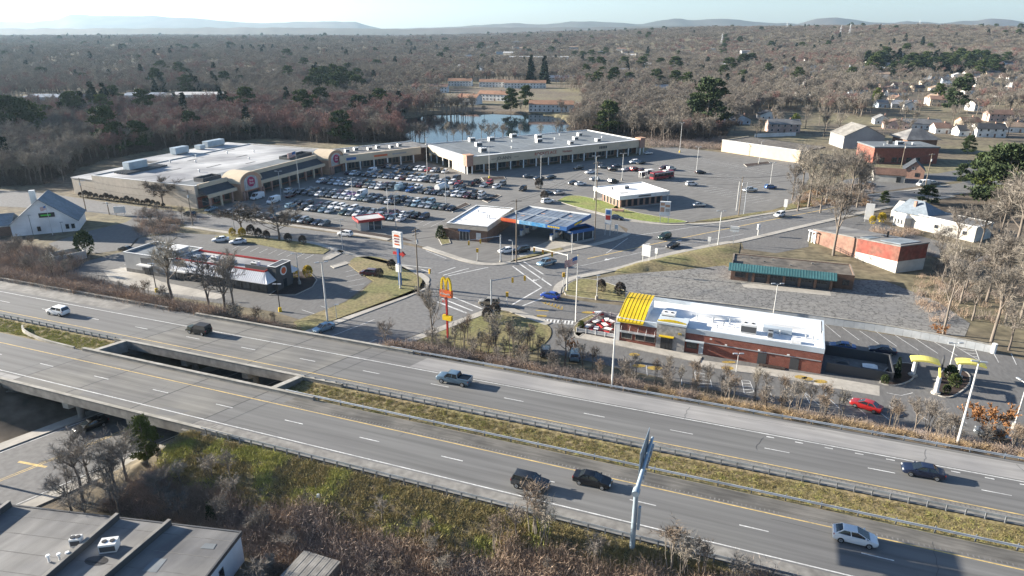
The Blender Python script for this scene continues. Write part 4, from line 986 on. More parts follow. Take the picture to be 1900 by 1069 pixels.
for k in range(5): P(t, 'side_window', mat['shopglass'], lambda m: m.box(4.1, 4.19, 15 + k * 4.5, 18 + k * 4.5, .4, 2.9))
letters('JO-ANN', 2.0, 'darkgrey', t, (17.5, -.36, 4.6), FR)
for x in (11.2, 22.6): P(t, 'sign_dash', mat['darkgrey'], lambda m: m.box(x, x + 2.2, -.38, -.31, 5.1, 5.25))
letters("ROCKY'S ACE", 1.9, 'red', t, (39.0, -.36, 4.8), FR); letters('Hardware', 1.3, 'red', t, (50.8, -.36, 4.9), FR)
P(t, 'dark_shop_sign', mat['darkgrey'], lambda m: [m.box(69 + k * .95, 69.7 + k * .95, -.38, -.31, 4.7, 5.9) for k in range(5)])
P(t, 'grey_shop_sign', mat['tan'], lambda m: [m.box(81 + k * .9, 81.6 + k * .9, -.38, -.31, 4.9, 5.7) for k in range(6)])
for x, y in ((14, 12), (20, 27), (33, 38), (48, 42), (50, 22), (60, 10), (57, 33), (70, 20), (76, 10), (80, 30), (24, 41)): hvac(t, x, y, H, 3.0 if x < 60 else 2.2, 2.0, 1.9 if x < 60 else 1.5)
for x, y in ((62, 26), (30, 14), (40, 30), (85, 18), (72, 36)): vent(t, x, y, H, .8, .4, 'wpaint')
P(t, 'roof_seam_patch', mat['groof'], lambda m: [m.box(10 + k * 11, 10.3 + k * 11, 2, 43, H, H + .05) for k in range(7)])

# --- petrol station shop, canopy, kiosk
t, L = bld('petrol_station_shop', (834, 443), (903, 450), 'brick petrol station shop with a flat white roof at the street corner', 'shop'); D = 21.6
P(t, 'wall', mat['brickbrown'], lambda m: m.wall([(0, 0), (L, 0), (L, D), (0, D)], .3, -.3, 3.4, closed=True))
P(t, 'fascia', mat['tan'], lambda m: m.wall([(-.3, -.3), (L + .3, -.3), (L + .3, D + .3), (-.3, D + .3)], .4, 3.4, 4.75, closed=True))
P(t, 'fascia_cap', mat['wpaint'], lambda m: m.wall([(-.3, -.3), (L + .3, -.3), (L + .3, D + .3), (-.3, D + .3)], .5, 4.751, 4.85, closed=True))
P(t, 'roof', mat['wroof'], lambda m: m.box(0, L, 0, D, 4.2, 4.5))
P(t, 'red_side_wall', mat['brickbrown'], lambda m: m.box(L + .16, L + .24, .2, D - .2, 0, 3.4))
P(t, 'wing_wall', mat['brickbrown'], lambda m: m.box(-2.6, -.2, 1.0, 1.4, -.3, 2.6))
P(t, 'door_surround', mat['blue'], lambda m: m.box(3.0, 6.6, -.55, -.16, 2.75, 3.35))
win(t, 3.3, 6.3, -.16, .05, 2.7, 'wpaint', 3); 
P(t, 'notice_panel', mat['wpaint'], lambda m: m.box(8.4, 9.8, -.25, -.16, .6, 2.6))
vent(t, 8.3, 9, 4.5, .9, .2); vent(t, 8.9, 9.3, 4.5, .9, .2); vent(t, 3, 15, 4.5, .5, .3)
cp = [at(*p, .5) for p in ((930, 403), (1051, 421), (1089, 396), (963, 383))]
t = thing('forecourt_canopy', (cp[0].x, cp[0].y, G), math.atan2(cp[1].y - cp[0].y, cp[1].x - cp[0].x), 'large petrol forecourt canopy with grey pan roof and blue and orange fascia', 'canopy')
Lc, Dc = (cp[1] - cp[0]).length, (cp[2] - cp[1]).length
mat['panroof'] = M('metal_pan_roof', (.17, .215, .275), .9, .3, .8, col2=(.12, .155, .205), scale2=.2)
P(t, 'roof_deck', mat['panroof'], lambda m: m.box(.1, Lc - .1, .1, Dc - .1, 4.5, 5.0))
P(t, 'roof_rib', mat['panroof'], lambda m: [m.box(.2 + k * 1.5, .3 + k * 1.5, .2, Dc - .2, 5.0, 5.035) for k in range(int(Lc / 1.5))])
P(t, 'roof_gutter', mat['galv'], lambda m: [m.box(6.3, 6.7, .2, Dc - .2, 5.001, 5.18), m.box(.2, Lc - .2, 8.2, 8.5, 5.001, 5.19), m.box(14.2, 14.5, .2, Dc - .2, 5.001, 5.18)])
P(t, 'roof_stain', mat['peach'], lambda m: [m.box(x, x + 1.2, y, y + .8, 5.0, 5.03) for x, y in ((7.2, 11), (15.5, 12.5), (12, 4), (3, 6))])
def fas(name, m, x0, x1): P(t, name, mat[m], lambda mb: mb.box(x0, x1, -.1, .09, 4.35, 5.4))
fas('orange_fascia', 'orange', -.1, 5.0); fas('white_fascia', 'wpaint', 5.0, 6.0)
mat['waveblue'] = M('wave_blue', (.03, .22, .48), .5, .3, .9, col2=(.22, .42, .58), scale2=.5)
fas('wave_fascia', 'waveblue', 6.0, 14.5); fas('blue_fascia', 'blue', 14.5, Lc + .1)
P(t, 'yellow_lettering', mat['yellowpaint'], lambda m: [m.box(15.2 + k * .55, 15.55 + k * .55, -.13, -.101, 4.65, 5.15) for k in range(7)])
P(t, 'red_stripe', mat['red'], lambda m: m.box(-.1, 5.0, -.14, -.101, 4.35, 4.55))
P(t, 'side_fascia', mat['blue'], lambda m: m.box(Lc - .1, Lc + .1, .09, Dc, 4.35, 5.4)); P(t, 'side_fascia', mat['greypanel'], lambda m: m.box(-.1, .1, .09, Dc, 4.35, 5.4)); P(t, 'back_fascia', mat['wpaint'], lambda m: m.box(-.1, Lc + .1, Dc, Dc + .19, 4.35, 5.4))
P(t, 'side_sign', mat['yellowpaint'], lambda m: m.box(Lc + .1, Lc + .14, 5, 10, 4.6, 5.15))
for x in (5.2, 15.0):
    for y in (4.5, 12.0): P(t, 'column', mat['wpaint'], lambda m: m.box(x - .2, x + .2, y - .2, y + .2, 0, 4.5))
for i, x in enumerate((5.2, 15.0)):
    for j, y in enumerate((2.9, 6.2, 10.6, 13.6)):
        q = t.matrix_basis @ Vector((x, y, 0))
        o = thing('fuel_pump', (q.x, q.y, G), t.rotation_euler.z, 'white and blue fuel pump in the shade under the forecourt canopy', 'fuel pump', 'fuel pumps under the canopy')
        MB().box(-.35, .35, -.5, .5, .15, 1.6).build('cabinet', mat['wpaint'], o); MB().box(-.36, .36, -.52, .52, 1.601, 2.0).build('header', mat['blue'], o); MB().box(-.6, .6, -1.0, 1.0, 0, .15).build('island', mat['walk'], o)
p0, p1 = at(1058, 450), at(1103, 442)
t = thing('kiosk', (p0.x, p0.y, G), math.atan2(p1.y - p0.y, p1.x - p0.x), 'small blue roofed glass kiosk in front of the forecourt canopy', 'kiosk'); L = (p1 - p0).length
P(t, 'wall', mat['shopglass'], lambda m: m.box(.3, L - .3, .3, 4.2, -.1, 2.4)); P(t, 'roof_band', mat['blue'], lambda m: m.wall([(0, 0), (L, 0), (L, 4.6), (0, 4.6)], .3, 2.4, 3.3, closed=True)); P(t, 'roof', mat['slate'], lambda m: m.box(.15, L - .15, .15, 4.45, 2.402, 2.7))
for x in (.4, 2.6, 4.6, L - .6): P(t, 'mullion', mat['wpaint'], lambda m: m.box(x, x + .2, .2, .299, -.1, 2.4))
P(t, 'orange_panel', mat['orange'], lambda m: m.box(L - .3, L - .22, .5, 3.9, .1, 2.3))
# --- bank
t, L = bld('bank', (1150, 386), (1228, 377), 'low bank with a broad white flat roof overhang and narrow windows', 'bank'); D = 11.5
P(t, 'wall', mat['brickpink'], lambda m: m.box(0, L, 0, D, -.3, 3.0)); P(t, 'roof_edge', mat['wpaint'], lambda m: m.wall([(-1.0, -1.0), (L + 2.0, -1.0), (L + 2.0, D + 4.2), (-1.0, D + 4.2)], .3, 3.0, 4.35, closed=True)); P(t, 'roof', mat['wroof'], lambda m: m.box(-.85, L + 1.85, -.85, D + 4.05, 3.01, 4.1))
P(t, 'fascia_letters', mat['darkgrey'], lambda m: m.box(6.5, 11.5, -1.2, -1.151, 3.4, 3.9)); P(t, 'side_letters', mat['greypanel'], lambda m: m.box(-1.2, -1.151, 4, 9, 3.3, 3.8))
for k in range(7): win(t, .7 + k * 2.35, 2.2 + k * 2.35, -.02, .3, 2.6, 'darkgrey', 1)
for k in range(5): winx(t, 1.0 + k * 2.1, 2.1 + k * 2.1, -.03, .2, 2.7, 'tan')
P(t, 'column', mat['wpaint'], lambda m: m.box(L + 1.6, L + 1.9, -.9, -.6, 0, 3.0)); P(t, 'column', mat['wpaint'], lambda m: m.box(-.9, -.6, D + 3.8, D + 4.1, 0, 3.0))
P(t, 'terrace', mat['walk'], lambda m: m.box(-1.2, L + 1, -1.4, D + 4, -.3, .12)); hvac(t, 8, 9, 4.1, 1.8, 1.2, 1.0, m='galv'); vent(t, 3, 10, 4.1, .6, .3, 'darkgrey'); P(t, 'roof_stain', mat['greypanel'], lambda m: m.sheet([(2, 3), (5, 2.6), (5.5, 4.2), (2.6, 4.8)], 4.11))
# --- bank with the big white gable
def gable(t, L, D, eave, ridge, wallm, roofm, ov=.35, x0=0, along='y', th=.22, y0=0):
    """ridge runs along y (gable on the front) or along x"""
    if along == 'y':
        w = MB(); w.add([(x0, y0, -.4), (x0 + L, y0, -.4), (x0 + L, y0, eave), (x0 + L / 2, y0, ridge), (x0, y0, eave)] + [(x0, y0 + D, -.4), (x0 + L, y0 + D, -.4), (x0 + L, y0 + D, eave), (x0 + L / 2, y0 + D, ridge), (x0, y0 + D, eave)], [(0, 1, 2, 3, 4), (9, 8, 7, 6, 5), (1, 6, 7, 2), (0, 4, 9, 5)])
        k = (ridge - eave) / (L / 2); e0 = eave - ov * k; r = MB()
        for s in (-1, 1):
            xe = x0 - ov if s < 0 else x0 + L + ov; c = x0 + L / 2
            vs = [(xe, y0 - ov, e0), (c, y0 - ov, ridge), (c, y0 + D + ov, ridge), (xe, y0 + D + ov, e0)]; vs = [(a, b_, z + .02) for a, b_, z in vs] + [(a, b_, z + th) for a, b_, z in vs]
            f = [(3, 2, 1, 0), (4, 5, 6, 7), (0, 1, 5, 4), (1, 2, 6, 5), (2, 3, 7, 6), (3, 0, 4, 7)]
            r.add(vs, f if s < 0 else [q[::-1] for q in f])
    else:
        w = MB(); w.add([(x0, y0, -.4), (x0, y0 + D, -.4), (x0, y0 + D, eave), (x0, y0 + D / 2, ridge), (x0, y0, eave)] + [(x0 + L, y0, -.4), (x0 + L, y0 + D, -.4), (x0 + L, y0 + D, eave), (x0 + L, y0 + D / 2, ridge), (x0 + L, y0, eave)], [(4, 3, 2, 1, 0), (5, 6, 7, 8, 9), (0, 5, 9, 4), (1, 2, 7, 6)])
        k = (ridge - eave) / (D / 2); e0 = eave - ov * k; r = MB()
        for s in (-1, 1):
            ye = y0 - ov if s < 0 else y0 + D + ov; c = y0 + D / 2
            vs = [(x0 - ov, ye, e0), (x0 + L + ov, ye, e0), (x0 + L + ov, c, ridge), (x0 - ov, c, ridge)]; vs = [(a, b_, z + .02) for a, b_, z in vs] + [(a, b_, z + th) for a, b_, z in vs]
            f = [(3, 2, 1, 0), (4, 5, 6, 7), (0, 1, 5, 4), (1, 2, 6, 5), (2, 3, 7, 6), (3, 0, 4, 7)]
            r.add(vs, f if s < 0 else [q[::-1] for q in f])
    w.build('wall', wallm, t); ro = r.build('roof', roofm, t)
    return ro
mat['clap'] = M('white_clapboard', (.82, .82, .82), .7, .05, 1.2, stretch=(.1, .1, 6))
mat['blueroof'] = M('blue_grey_shingle', (.19, .225, .26), .85, .18, 1.5, col2=(.15, .18, .205), scale2=.2)
t, L = bld('gabled_bank', (24, 439), (147, 428), 'white gabled bank with a blue grey roof and green sign at the left edge', 'bank')
ro = gable(t, L, 13, 3.4, 10.2, mat['clap'], mat['blueroof'], .5)
P(ro, 'chimney', mat['wpaint'], lambda m: m.box(5.0, 6.4, 6, 7.4, 6.5, 11.8))
sg = P(t, 'sign_board', mat['black'], lambda m: m.box(7.6, 11.6, -.25, -.05, 4.9, 6.2)); P(sg, 'green_lettering', flat('sign_green', (.06, .55, .05), .5), lambda m: m.box(8.1, 10.6, -.29, -.251, 5.35, 5.75))
for x in (6.4, 13.6, 15.1): win(t, x, x + .9, -.02, .9, 2.3, 'darkgrey', 1)
P(t, 'side_wing', mat['clap'], lambda m: m.box(-16, -.1, 2, 11, -.4, 3.0)); P(t, 'side_wing_roof', mat['blueroof'], lambda m: m.add([(-16.4, 1.4, 3.0), (0, 1.4, 3.0), (0, 6.5, 5.6), (-16.4, 6.5, 5.6), (0, 11.5, 3.0), (-16.4, 11.5, 3.0)], [(0, 1, 2, 3), (3, 2, 4, 5), (0, 3, 5), (1, 4, 2), (5, 4, 1, 0)]))
P(t, 'brown_porch_wall', mat['brickbrown'], lambda m: m.box(-4, -.2, 1.6, 1.98, -.2, 2.6))  # brown brick slab standing before the side wing
# --- abandoned garage with teal roof
t, L = bld('abandoned_garage', (1356, 519), (1543, 539), 'abandoned brick garage with a teal metal awning roof and five bays', 'garage'); D = 10.5
mat['teal'] = M('teal_metal', (.055, .155, .165), .5, .1, .7); mat['oldroof'] = M('mossy_tar_roof', (.095, .085, .075), .95, .4, .7, col2=(.14, .122, .10), scale2=.25)
P(t, 'back_wall', mat['brickbrown'], lambda m: m.wall([(0, .3), (0, D), (L + 4.4, D), (L + 4.4, 2.0), (L + .1, 2.0)], .3, -.3, 3.5))
P(t, 'roof', mat['oldroof'], lambda m: m.prism([(.1, .4), (L + .1, .4), (L + .1, 2.1), (L + 4.3, 2.1), (L + 4.3, D - .1), (.1, D - .1)], 3.0, 3.3))
P(t, 'side_wall', mat['brickbrown'], lambda m: m.box(L - .1, L + 4.5, 1.85, 2.0, -.3, 3.5)); win(t, L + 2.2, L + 3.6, 1.84, 1.0, 2.2, 'darkgrey')
P(t, 'office_wall', mat['brickbrown'], lambda m: m.box(0, 5.0, 0, .3, -.3, 3.1)); win(t, .8, 3.2, -.02, .9, 2.2, 'darkgrey', 2); P(t, 'office_door', mat['darkgrey'], lambda m: m.box(3.8, 4.7, -.05, 0, 0, 2.2))
te = P(t, 'teal_awning', mat['teal'], lambda m: m.add([(-.8, -1.4, 2.9), (L + .6, -1.4, 2.9), (L + .6, .6, 4.1), (-.8, .6, 4.1), (-.8, -1.4, 2.7), (L + .6, -1.4, 2.7), (L + .6, .6, 3.3), (-.8, .6, 3.3)], [(0, 1, 2, 3), (4, 5, 1, 0), (7, 6, 5, 4), (1, 5, 6, 2), (0, 3, 7, 4), (2, 6, 7, 3)]))
P(te, 'awning_rib', mat['teal'], lambda m: [m.add([(x - .04, -1.4, 2.9), (x + .04, -1.4, 2.9), (x + .04, .6, 4.1), (x - .04, .6, 4.1), (x, -1.42, 2.94), (x, .58, 4.14)], [(0, 4, 5, 3), (4, 1, 2, 5), (0, 1, 4)]) for x in [-.6 + k * .6 for k in range(39)]])
for k in range(6):
    x = 5.0 + k * (L - 5.3) / 5
    P(t, 'brick_pier', mat['brickbrown'], lambda m: m.box(x - .28, x + .28, -.1, .5, -.3, 3.0))
    if k < 5:
        w_ = (L - 5.3) / 5
        d_ = P(t, 'bay_door', mat['darkgrey'], lambda m: m.box(x + .3, x + w_ - .3, .3, .4, 0, 2.8))
        P(d_, 'door_panes', mat['glass'], lambda m: [m.box(x + .45 + i * .75, x + 1.05 + i * .75, .26, .3, 1.3 + j * .5, 1.65 + j * .5) for i in range(3) for j in range(3)])
P(t, 'roof_debris', mat['oldconc'], lambda m: [m.box(x, x + .5, y, y + .3, 3.3, 3.7) for x, y in ((7, 6), (9, 8), (13, 5), (18, 8), (4, 8))])
P(t, 'gable_screen', mat['wood'], lambda m: m.box(-.2, .0, .6, 5.0, 2.9, 4.0))
# --- red and white workshop
a_, b2 = at(1506, 448), at(1661, 507); d_ = b2 - a_
t = thing('workshop', (a_.x, a_.y, G), math.atan2(d_.y, d_.x), 'long brick workshop with a red and white painted end and patched grey roof', 'workshop'); L = d_.length; D = 9.0
mat['redbrick2'] = M('painted_red_brick', (.20, .05, .036), .85, .3, .9, col2=(.165, .07, .05), scale2=.3); mat['whitewall'] = M('painted_white_block', (.47, .455, .42), .85, .12, .7); mat['oldbrickwall'] = M('faded_brick', (.24, .145, .108), .9, .24, 1.2, col2=(.185, .105, .08), scale2=.3)
def quadbox(m, x0, x1, y0, y1, za0, za1, zb0, zb1): m.add([(x0, y0, za0), (x1, y0, zb0), (x1, y1, zb0), (x0, y1, za0), (x0, y0, za1), (x1, y0, zb1), (x1, y1, zb1), (x0, y1, za1)], [(3, 2, 1, 0), (4, 5, 6, 7), (0, 1, 5, 4), (1, 2, 6, 5), (2, 3, 7, 6), (3, 0, 4, 7)])
def top(x): return 3.4 + 3.4 * x / L
xm = L * .55
P(t, 'faded_brick_wall', mat['oldbrickwall'], lambda m: quadbox(m, 0, xm, 0, D, -.4, top(0), -.4, top(xm)))
P(t, 'white_lower_wall', mat['whitewall'], lambda m: quadbox(m, xm, L, 0, D, -.4, 1.7, -.4, 3.0)); P(t, 'red_upper_wall', mat['redbrick2'], lambda m: quadbox(m, xm, L, -.01, D, 1.701, top(xm), 3.001, top(L)))
P(t, 'roof', mat['tar'], lambda m: quadbox(m, -.15, L + .15, -.15, D + .15, top(0) + .001, top(0) + .3, top(L) + .001, top(L) + .3))
P(t, 'roof_patch', mat['blueroof'], lambda m: [quadbox(m, L - 7, L - 1, 1, D - 1.5, top(L - 7) + .31, top(L - 7) + .5, top(L - 1) + .31, top(L - 1) + .5), quadbox(m, L - 13, L - 10, .5, 4, top(L - 13) + .31, top(L - 13) + .4, top(L - 10) + .31, top(L - 10) + .4)])
P(t, 'vent_pipe', mat['black'], lambda m: [m.tube((xm + 3, 6.5, 5.5), (xm + 3, 6.5, 7.4), .25, .25, 8, True), m.box(xm + 1.5, xm + 3.4, 6, 7, 5.3, 6.0)])
P(t, 'white_patch', mat['wpaint'], lambda m: m.box(.2, 1.6, -.05, -.001, 0, 2.2))
P(t, 'stair_rail', mat['black'], lambda m: [m.tube((xm - 6, -1.0, 1.0 + k * .5), (xm + 4, -1.0, .1 + k * .5), .05, .05, 4) for k in (0, 1)] + [m.tube((xm - 6 + i * 2, -1.0, 0), (xm - 6 + i * 2, -1.0, 1.6 - i * .2), .05) for i in range(6)])
p = at(1500, 448); t = thing('timber_gateway', (p.x, p.y, G), R(-71), 'white open timber frame at the street end of the long brick workshop', 'frame')
for x in (0, 1.2, 2.4): MB().box(x - .12, x + .12, -.12, .12, 0, 3.2).build('upright', mat['wpaint'], t)
MB().box(-.3, 2.7, -.4, .4, 3.2, 3.4).build('top_beam', mat['wpaint'], t)
# --- white house with long flat wing
t, L = bld('white_house', (1700, 425), (1806, 450), 'white house with blue grey hipped roof and a long flat roofed wing', 'house')
P(t, 'wing_wall', mat['whitewall'], lambda m: m.box(0, L, 0, 9, -.5, 4.3)); P(t, 'wing_roof', mat['tar'], lambda m: m.box(.2, L - .2, .2, 8.8, 4.301, 4.45)); P(t, 'wing_coping', mat['wpaint'], lambda m: m.wall([(0, 0), (L, 0), (L, 9), (0, 9)], .3, 4.302, 4.6, closed=True))
for x in (5, 9, 13): win(t, x, x + 1.1, -.02, 1.6, 2.6, 'darkgrey')
P(t, 'house_wall', mat['whitewall'], lambda m: m.box(-7.6, -.02, .3, 9, -.4, 4.0))
ro = P(t, 'hip_roof', mat['blueroof'], lambda m: m.add([(-8.2, -.4, 4.0), (3.0, -.4, 4.3), (3.0, 9.6, 4.3), (-8.2, 9.6, 4.0), (-6.2, 4.6, 7.6), (-1.6, 4.6, 7.6)], [(0, 1, 5, 4), (1, 2, 5), (2, 3, 4, 5), (3, 0, 4), (3, 2, 1, 0)]))
P(ro, 'chimney', mat['brickpink'], lambda m: m.box(-3.4, -2.7, 2.2, 3.0, 5, 7.6))
P(t, 'front_gable', mat['whitewall'], lambda m: m.add([(-9.2, 1, -.4), (-9.2, 8, -.4), (-9.2, 8, 3.6), (-9.2, 4.5, 6.4), (-9.2, 1, 3.6), (-7.5, 1, -.4), (-7.5, 8, -.4), (-7.5, 8, 3.6), (-7.5, 4.5, 6.4), (-7.5, 1, 3.6)], [(4, 3, 2, 1, 0), (0, 5, 9, 4), (1, 2, 7, 6), (4, 9, 8, 3), (2, 3, 8, 7)]))
P(t, 'bay', mat['whitewall'], lambda m: m.prism([(-7.5, .25), (-6.6, -1.6), (-3.0, -1.6), (-2.0, .25)], -.4, 2.9)); P(t, 'bay_roof', mat['wpaint'], lambda m: m.loft([[(-7.9, .3, 2.9), (-6.8, -2.0, 2.9), (-2.8, -2.0, 2.9), (-1.6, .3, 2.9)], [(-6.4, .3, 3.9), (-6.0, -.3, 3.9), (-3.6, -.3, 3.9), (-3.2, .3, 3.9)]]))
for x in (-6.2, -5.2, -4.2): win(t, x, x + .6, -1.61, .7, 2.3, 'wpaint')
# --- brick block, hip roof, small gable, garages at the far right
t, L = bld('brick_block', (1618, 304), (1737, 304), 'red brick block with a flat dark grey roof beyond the street at right', 'building')
P(t, 'wall', mat['brickred'], lambda m: m.box(0, L, 0, 16, -.4, 7.0)); P(t, 'roof', mat['groof'], lambda m: m.box(-.3, L + .3, -.3, 16.3, 7.001, 7.6)); hvac(t, 14, 6, 7.6, 3, 2, 1.6); hvac(t, 11, 9, 7.6, 2, 1.6, 1.3, m='darkgrey'); vent(t, 20, 6, 7.6, .9, .5, 'wpaint'); vent(t, 6, 4, 7.6, .6, .3)
for x in (3, 8.5, 11.5, 15, 19): win(t, x, x + 2.2, -.02, .6, 2.8, 'darkgrey', 2)
t, L = bld('hip_roofed_hall', (1680, 282), (1735, 282), 'hall with a grey hipped roof behind the red brick block', 'building')
P(t, 'wall', mat['brickbrown'], lambda m: m.box(0, L, 0, 14, -.4, 6.0)); P(t, 'roof', mat['tar'], lambda m: m.add([(-1.5, -1.5, 6.0), (L + 1.5, -1.5, 6.0), (L + 1.5, 15.5, 6.0), (-1.5, 15.5, 6.0), (5, 7, 10.6), (L - 5, 7, 10.6)], [(0, 1, 5, 4), (1, 2, 5), (2, 3, 4, 5), (3, 0, 4), (3, 2, 1, 0)]))
t, L = bld('brick_cottage', (1675, 330), (1713, 333), 'small brick cottage with a steep gable by the bend of the road', 'house'); gable(t, L, 9, 3.4, 6.8, mat['brickpink'], mat['slate'], .4); win(t, 2.5, 3.6, -.02, 3.6, 4.7, 'wpaint'); win(t, 4, 5.4, -.02, .8, 2.4, 'darkgrey')
t, L = bld('white_garage', (1620, 336), (1678, 340), 'low white garage with a rusty brown roof beside the brick cottage', 'garage'); gable(t, L, 9, 2.8, 4.6, mat['whitewall'], M('brown_shingle', (.13, .075, .055), .9, .25, 1.5), .3, along='x'); win(t, 8, 9.6, -.02, .1, 2.2, 'darkgrey')
t, L = bld('grey_warehouse', (1563, 276), (1638, 276), 'pale grey metal warehouse with a gabled roof behind bare trees', 'warehouse'); gable(t, L, 16, 6.2, 11.2, mat['greypanel'], mat['oldconc'], .3)
# cream retaining wall
t, L = bld('cream_wall', (1338, 281), (1482, 303), 'tall bright cream wall along the far edge of the empty parking lot', 'wall')
P(t, 'wall_body', mat['cream'], lambda m: m.box(0, L, 0, .6, -.4, 5.6)); P(t, 'coping', mat['wpaint'], lambda m: m.box(-.1, L + .1, -.15, .75, 5.601, 5.75)); P(t, 'flat_roof', mat['oldroof'], lambda m: m.box(0, L, .76, 22, 4.6, 5.2)); P(t, 'end_wall', mat['cream'], lambda m: m.box(0, .5, .61, 22, -.4, 5.6))
# retaining wall by the eastern lot
t = thing('retaining_wall', (*at(1530, 601), G), 0, 'pale blue grey concrete retaining wall behind the angled parking stalls', 'wall'); o = at(1530, 601)
pl = [q - o for q in resample(curve([at(1160, 556), at(1300, 571), at(1450, 590), at(1530, 601), at(1640, 617), at(1740, 635), at(1842, 655)]), 3.6)]
mat['wallblue'] = M('pale_precast', (.46, .475, .48), .85, .1, 1.0, col2=(.38, .40, .41), scale2=.3)
for k, (a, c) in enumerate(zip(pl, pl[1:])):
    e = (c - a).normalized() * .015; MB().wall([a + e, c - e], .35, -.4, 1.55).build('wall_panel', mat['wallblue'], t)
P(t, 'coping', mat['concrete'], lambda m: m.wall(pl, .45, 1.551, 1.65)); q = pl[-1]; P(t, 'end_pillar', mat['wpaint'], lambda m: m.tube((q.x, q.y, -.2), (q.x, q.y, 1.9), .45, .45, 12, True))
# nearest building, bottom left
ne, nb = at(445, 988, -1.0), at(20, 938, -1.0)
d_ = (ne - nb); t = thing('near_flat_roof_building', (nb.x, nb.y, G), math.atan2(d_.y, d_.x), 'near building with a worn flat tar roof and pale blue end wall', 'building'); L = d_.length; D = -26.0
mat['palebluewall'] = M('pale_blue_wall', (.55, .62, .68), .8, .06, .8)
P(t, 'wall', mat['palebluewall'], lambda m: m.box(-14, L, D, 0, -.4, 3.5)); P(t, 'roof', mat['tar'], lambda m: m.box(-14, L + .1, D, .1, 3.501, 4.0))
P(t, 'roof_edge', mat['darkgrey'], lambda m: [m.box(L - .05, L + .16, D, .2, 3.6, 4.08), m.box(-14, L - .051, -.05, .16, 3.6, 4.08)])
ex = lambda px, py: t.matrix_basis.inverted() @ Vector((*at(px, py, -1.0), -1.0))
for k, (a, b_) in enumerate((((228, 955), (105, 1062)), ((322, 968), (205, 1069)), ((22, 938), (-40, 985)))):
    p, q = ex(*a), ex(*b_); q = p + (q - p) * 1.8; p = p - (q - p).normalized() * .3; p.y = min(p.y, -.1)
    P(t, 'fire_wall', mat['darkgrey'], lambda m: m.wall([(p.x, p.y), (q.x, q.y)], .35, 3.9, 4.75)); P(t, 'wall_coping', mat['oldconc'], lambda m: m.wall([(p.x, p.y), (q.x, q.y)], .42, 4.751, 4.82))
for px, sz, sc in (((205, 1020), 1.7, 1.15), ((144, 1012), 1.1, 1.1)):
    p = ex(*px); hvac(t, p.x, p.y, 4.0, sz, sz * .75, sc, rz=R(20))
for px in ((112, 1040), (128, 1037), (92, 1043)): p = ex(*px); vent(t, p.x, p.y, 4.0, .8, .18, 'wpaint')
for k in range(9): P(t, 'roof_seam', mat['darkconc'], lambda m: m.box(-14 + .2, L - .1, -1.5 - k * 2.6, -1.42 - k * 2.6, 4.0, 4.012 + .001 * (k % 2)))
for k, (x, y, w, d) in enumerate(((-3, -5, 2.2, 1.1), (22, -7, 1.6, 2.0), (6, -12, 3, 1.2), (26, -3, 1.5, .9))): P(t, 'roof_patch', mat['groof'], lambda m: m.sheet([(x, y), (x + w, y + .1), (x + w - .1, y + d), (x + .1, y + d - .1)], 4.02 + .004 * k))
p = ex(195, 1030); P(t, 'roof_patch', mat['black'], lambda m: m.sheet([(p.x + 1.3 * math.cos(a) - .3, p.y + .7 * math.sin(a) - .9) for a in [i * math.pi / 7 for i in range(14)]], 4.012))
winx(t, -4.6, -3.8, L + .01, 1.5, 2.7, 'darkgrey')
t = thing('timber_shed', (*at(600, 1062), G), R(-21), 'corner of a grey plank shed roof at the bottom edge below the bushes', 'shed')
MB().box(-2.3, 2.3, -5, 0, -.3, 2.1).build('wall', mat['wood'], t)
for k in range(16): MB().box(-2.4 + k * .3, -2.4 + k * .3 + .27, -5.1, .15, 2.101, 2.16 + (k % 3) * .012).build('roof_plank', mat['oldconc'], t)
# ------------------------------------------------------------------ vehicles
def carpaint(name, col, rough=.28, metal=.25):
    m = M(name, col, rough, 0, metal=metal); b = m.node_tree.nodes['Principled BSDF']
    b.inputs['Coat Weight'].default_value = .5; b.inputs['Coat Roughness'].default_value = .1
    return m
PAINT = {'white': carpaint('paint_white', (.68, .69, .70), metal=0), 'silver': carpaint('paint_silver', (.38, .40, .42), metal=.5), 'grey': carpaint('paint_grey', (.15, .165, .18), metal=.4),
         'dark grey': carpaint('paint_dark_grey', (.05, .055, .062), metal=.4), 'black': carpaint('paint_black', (.012, .013, .016)), 'blue': carpaint('paint_blue', (.03, .10, .28)), 'navy': carpaint('paint_navy', (.014, .022, .05)),
         'pale blue': carpaint('paint_pale_blue', (.24, .36, .44), metal=.4), 'red': carpaint('paint_red', (.33, .02, .02)), 'maroon': carpaint('paint_maroon', (.07, .018, .025)), 'green': carpaint('paint_green', (.03, .06, .05)),
         'tan': carpaint('paint_tan', (.28, .24, .18), metal=.4), 'purple': carpaint('paint_purple', (.13, .06, .22)), 'slate blue': carpaint('paint_slate_blue', (.10, .16, .22), metal=.4), 'bright blue': carpaint('paint_bright_blue', (.012, .05, .30)), 'olive': carpaint('paint_olive', (.05, .055, .02))}
tyre = flat('tyre_rubber', (.015, .015, .015), .9); hub = flat('wheel_hub', (.34, .35, .36), .4, .6)
cglass = flat('car_glass', (.012, .017, .022), .06, spec=.8)
lamp_w = flat('headlamp', (.75, .75, .72), .2); lamp_r = flat('tail_lamp', (.30, .012, .01), .3)
def ring(x, zl, zt, w, tw=.93):
    return [(x, -w * .93, zl), (x, w * .93, zl), (x, w, zl + .18), (x, w * 1.0, zl + (zt - zl) * .62), (x, w * tw, zt), (x, -w * tw, zt), (x, -w * 1.0, zl + (zt - zl) * .62), (x, -w, zl + .18)]
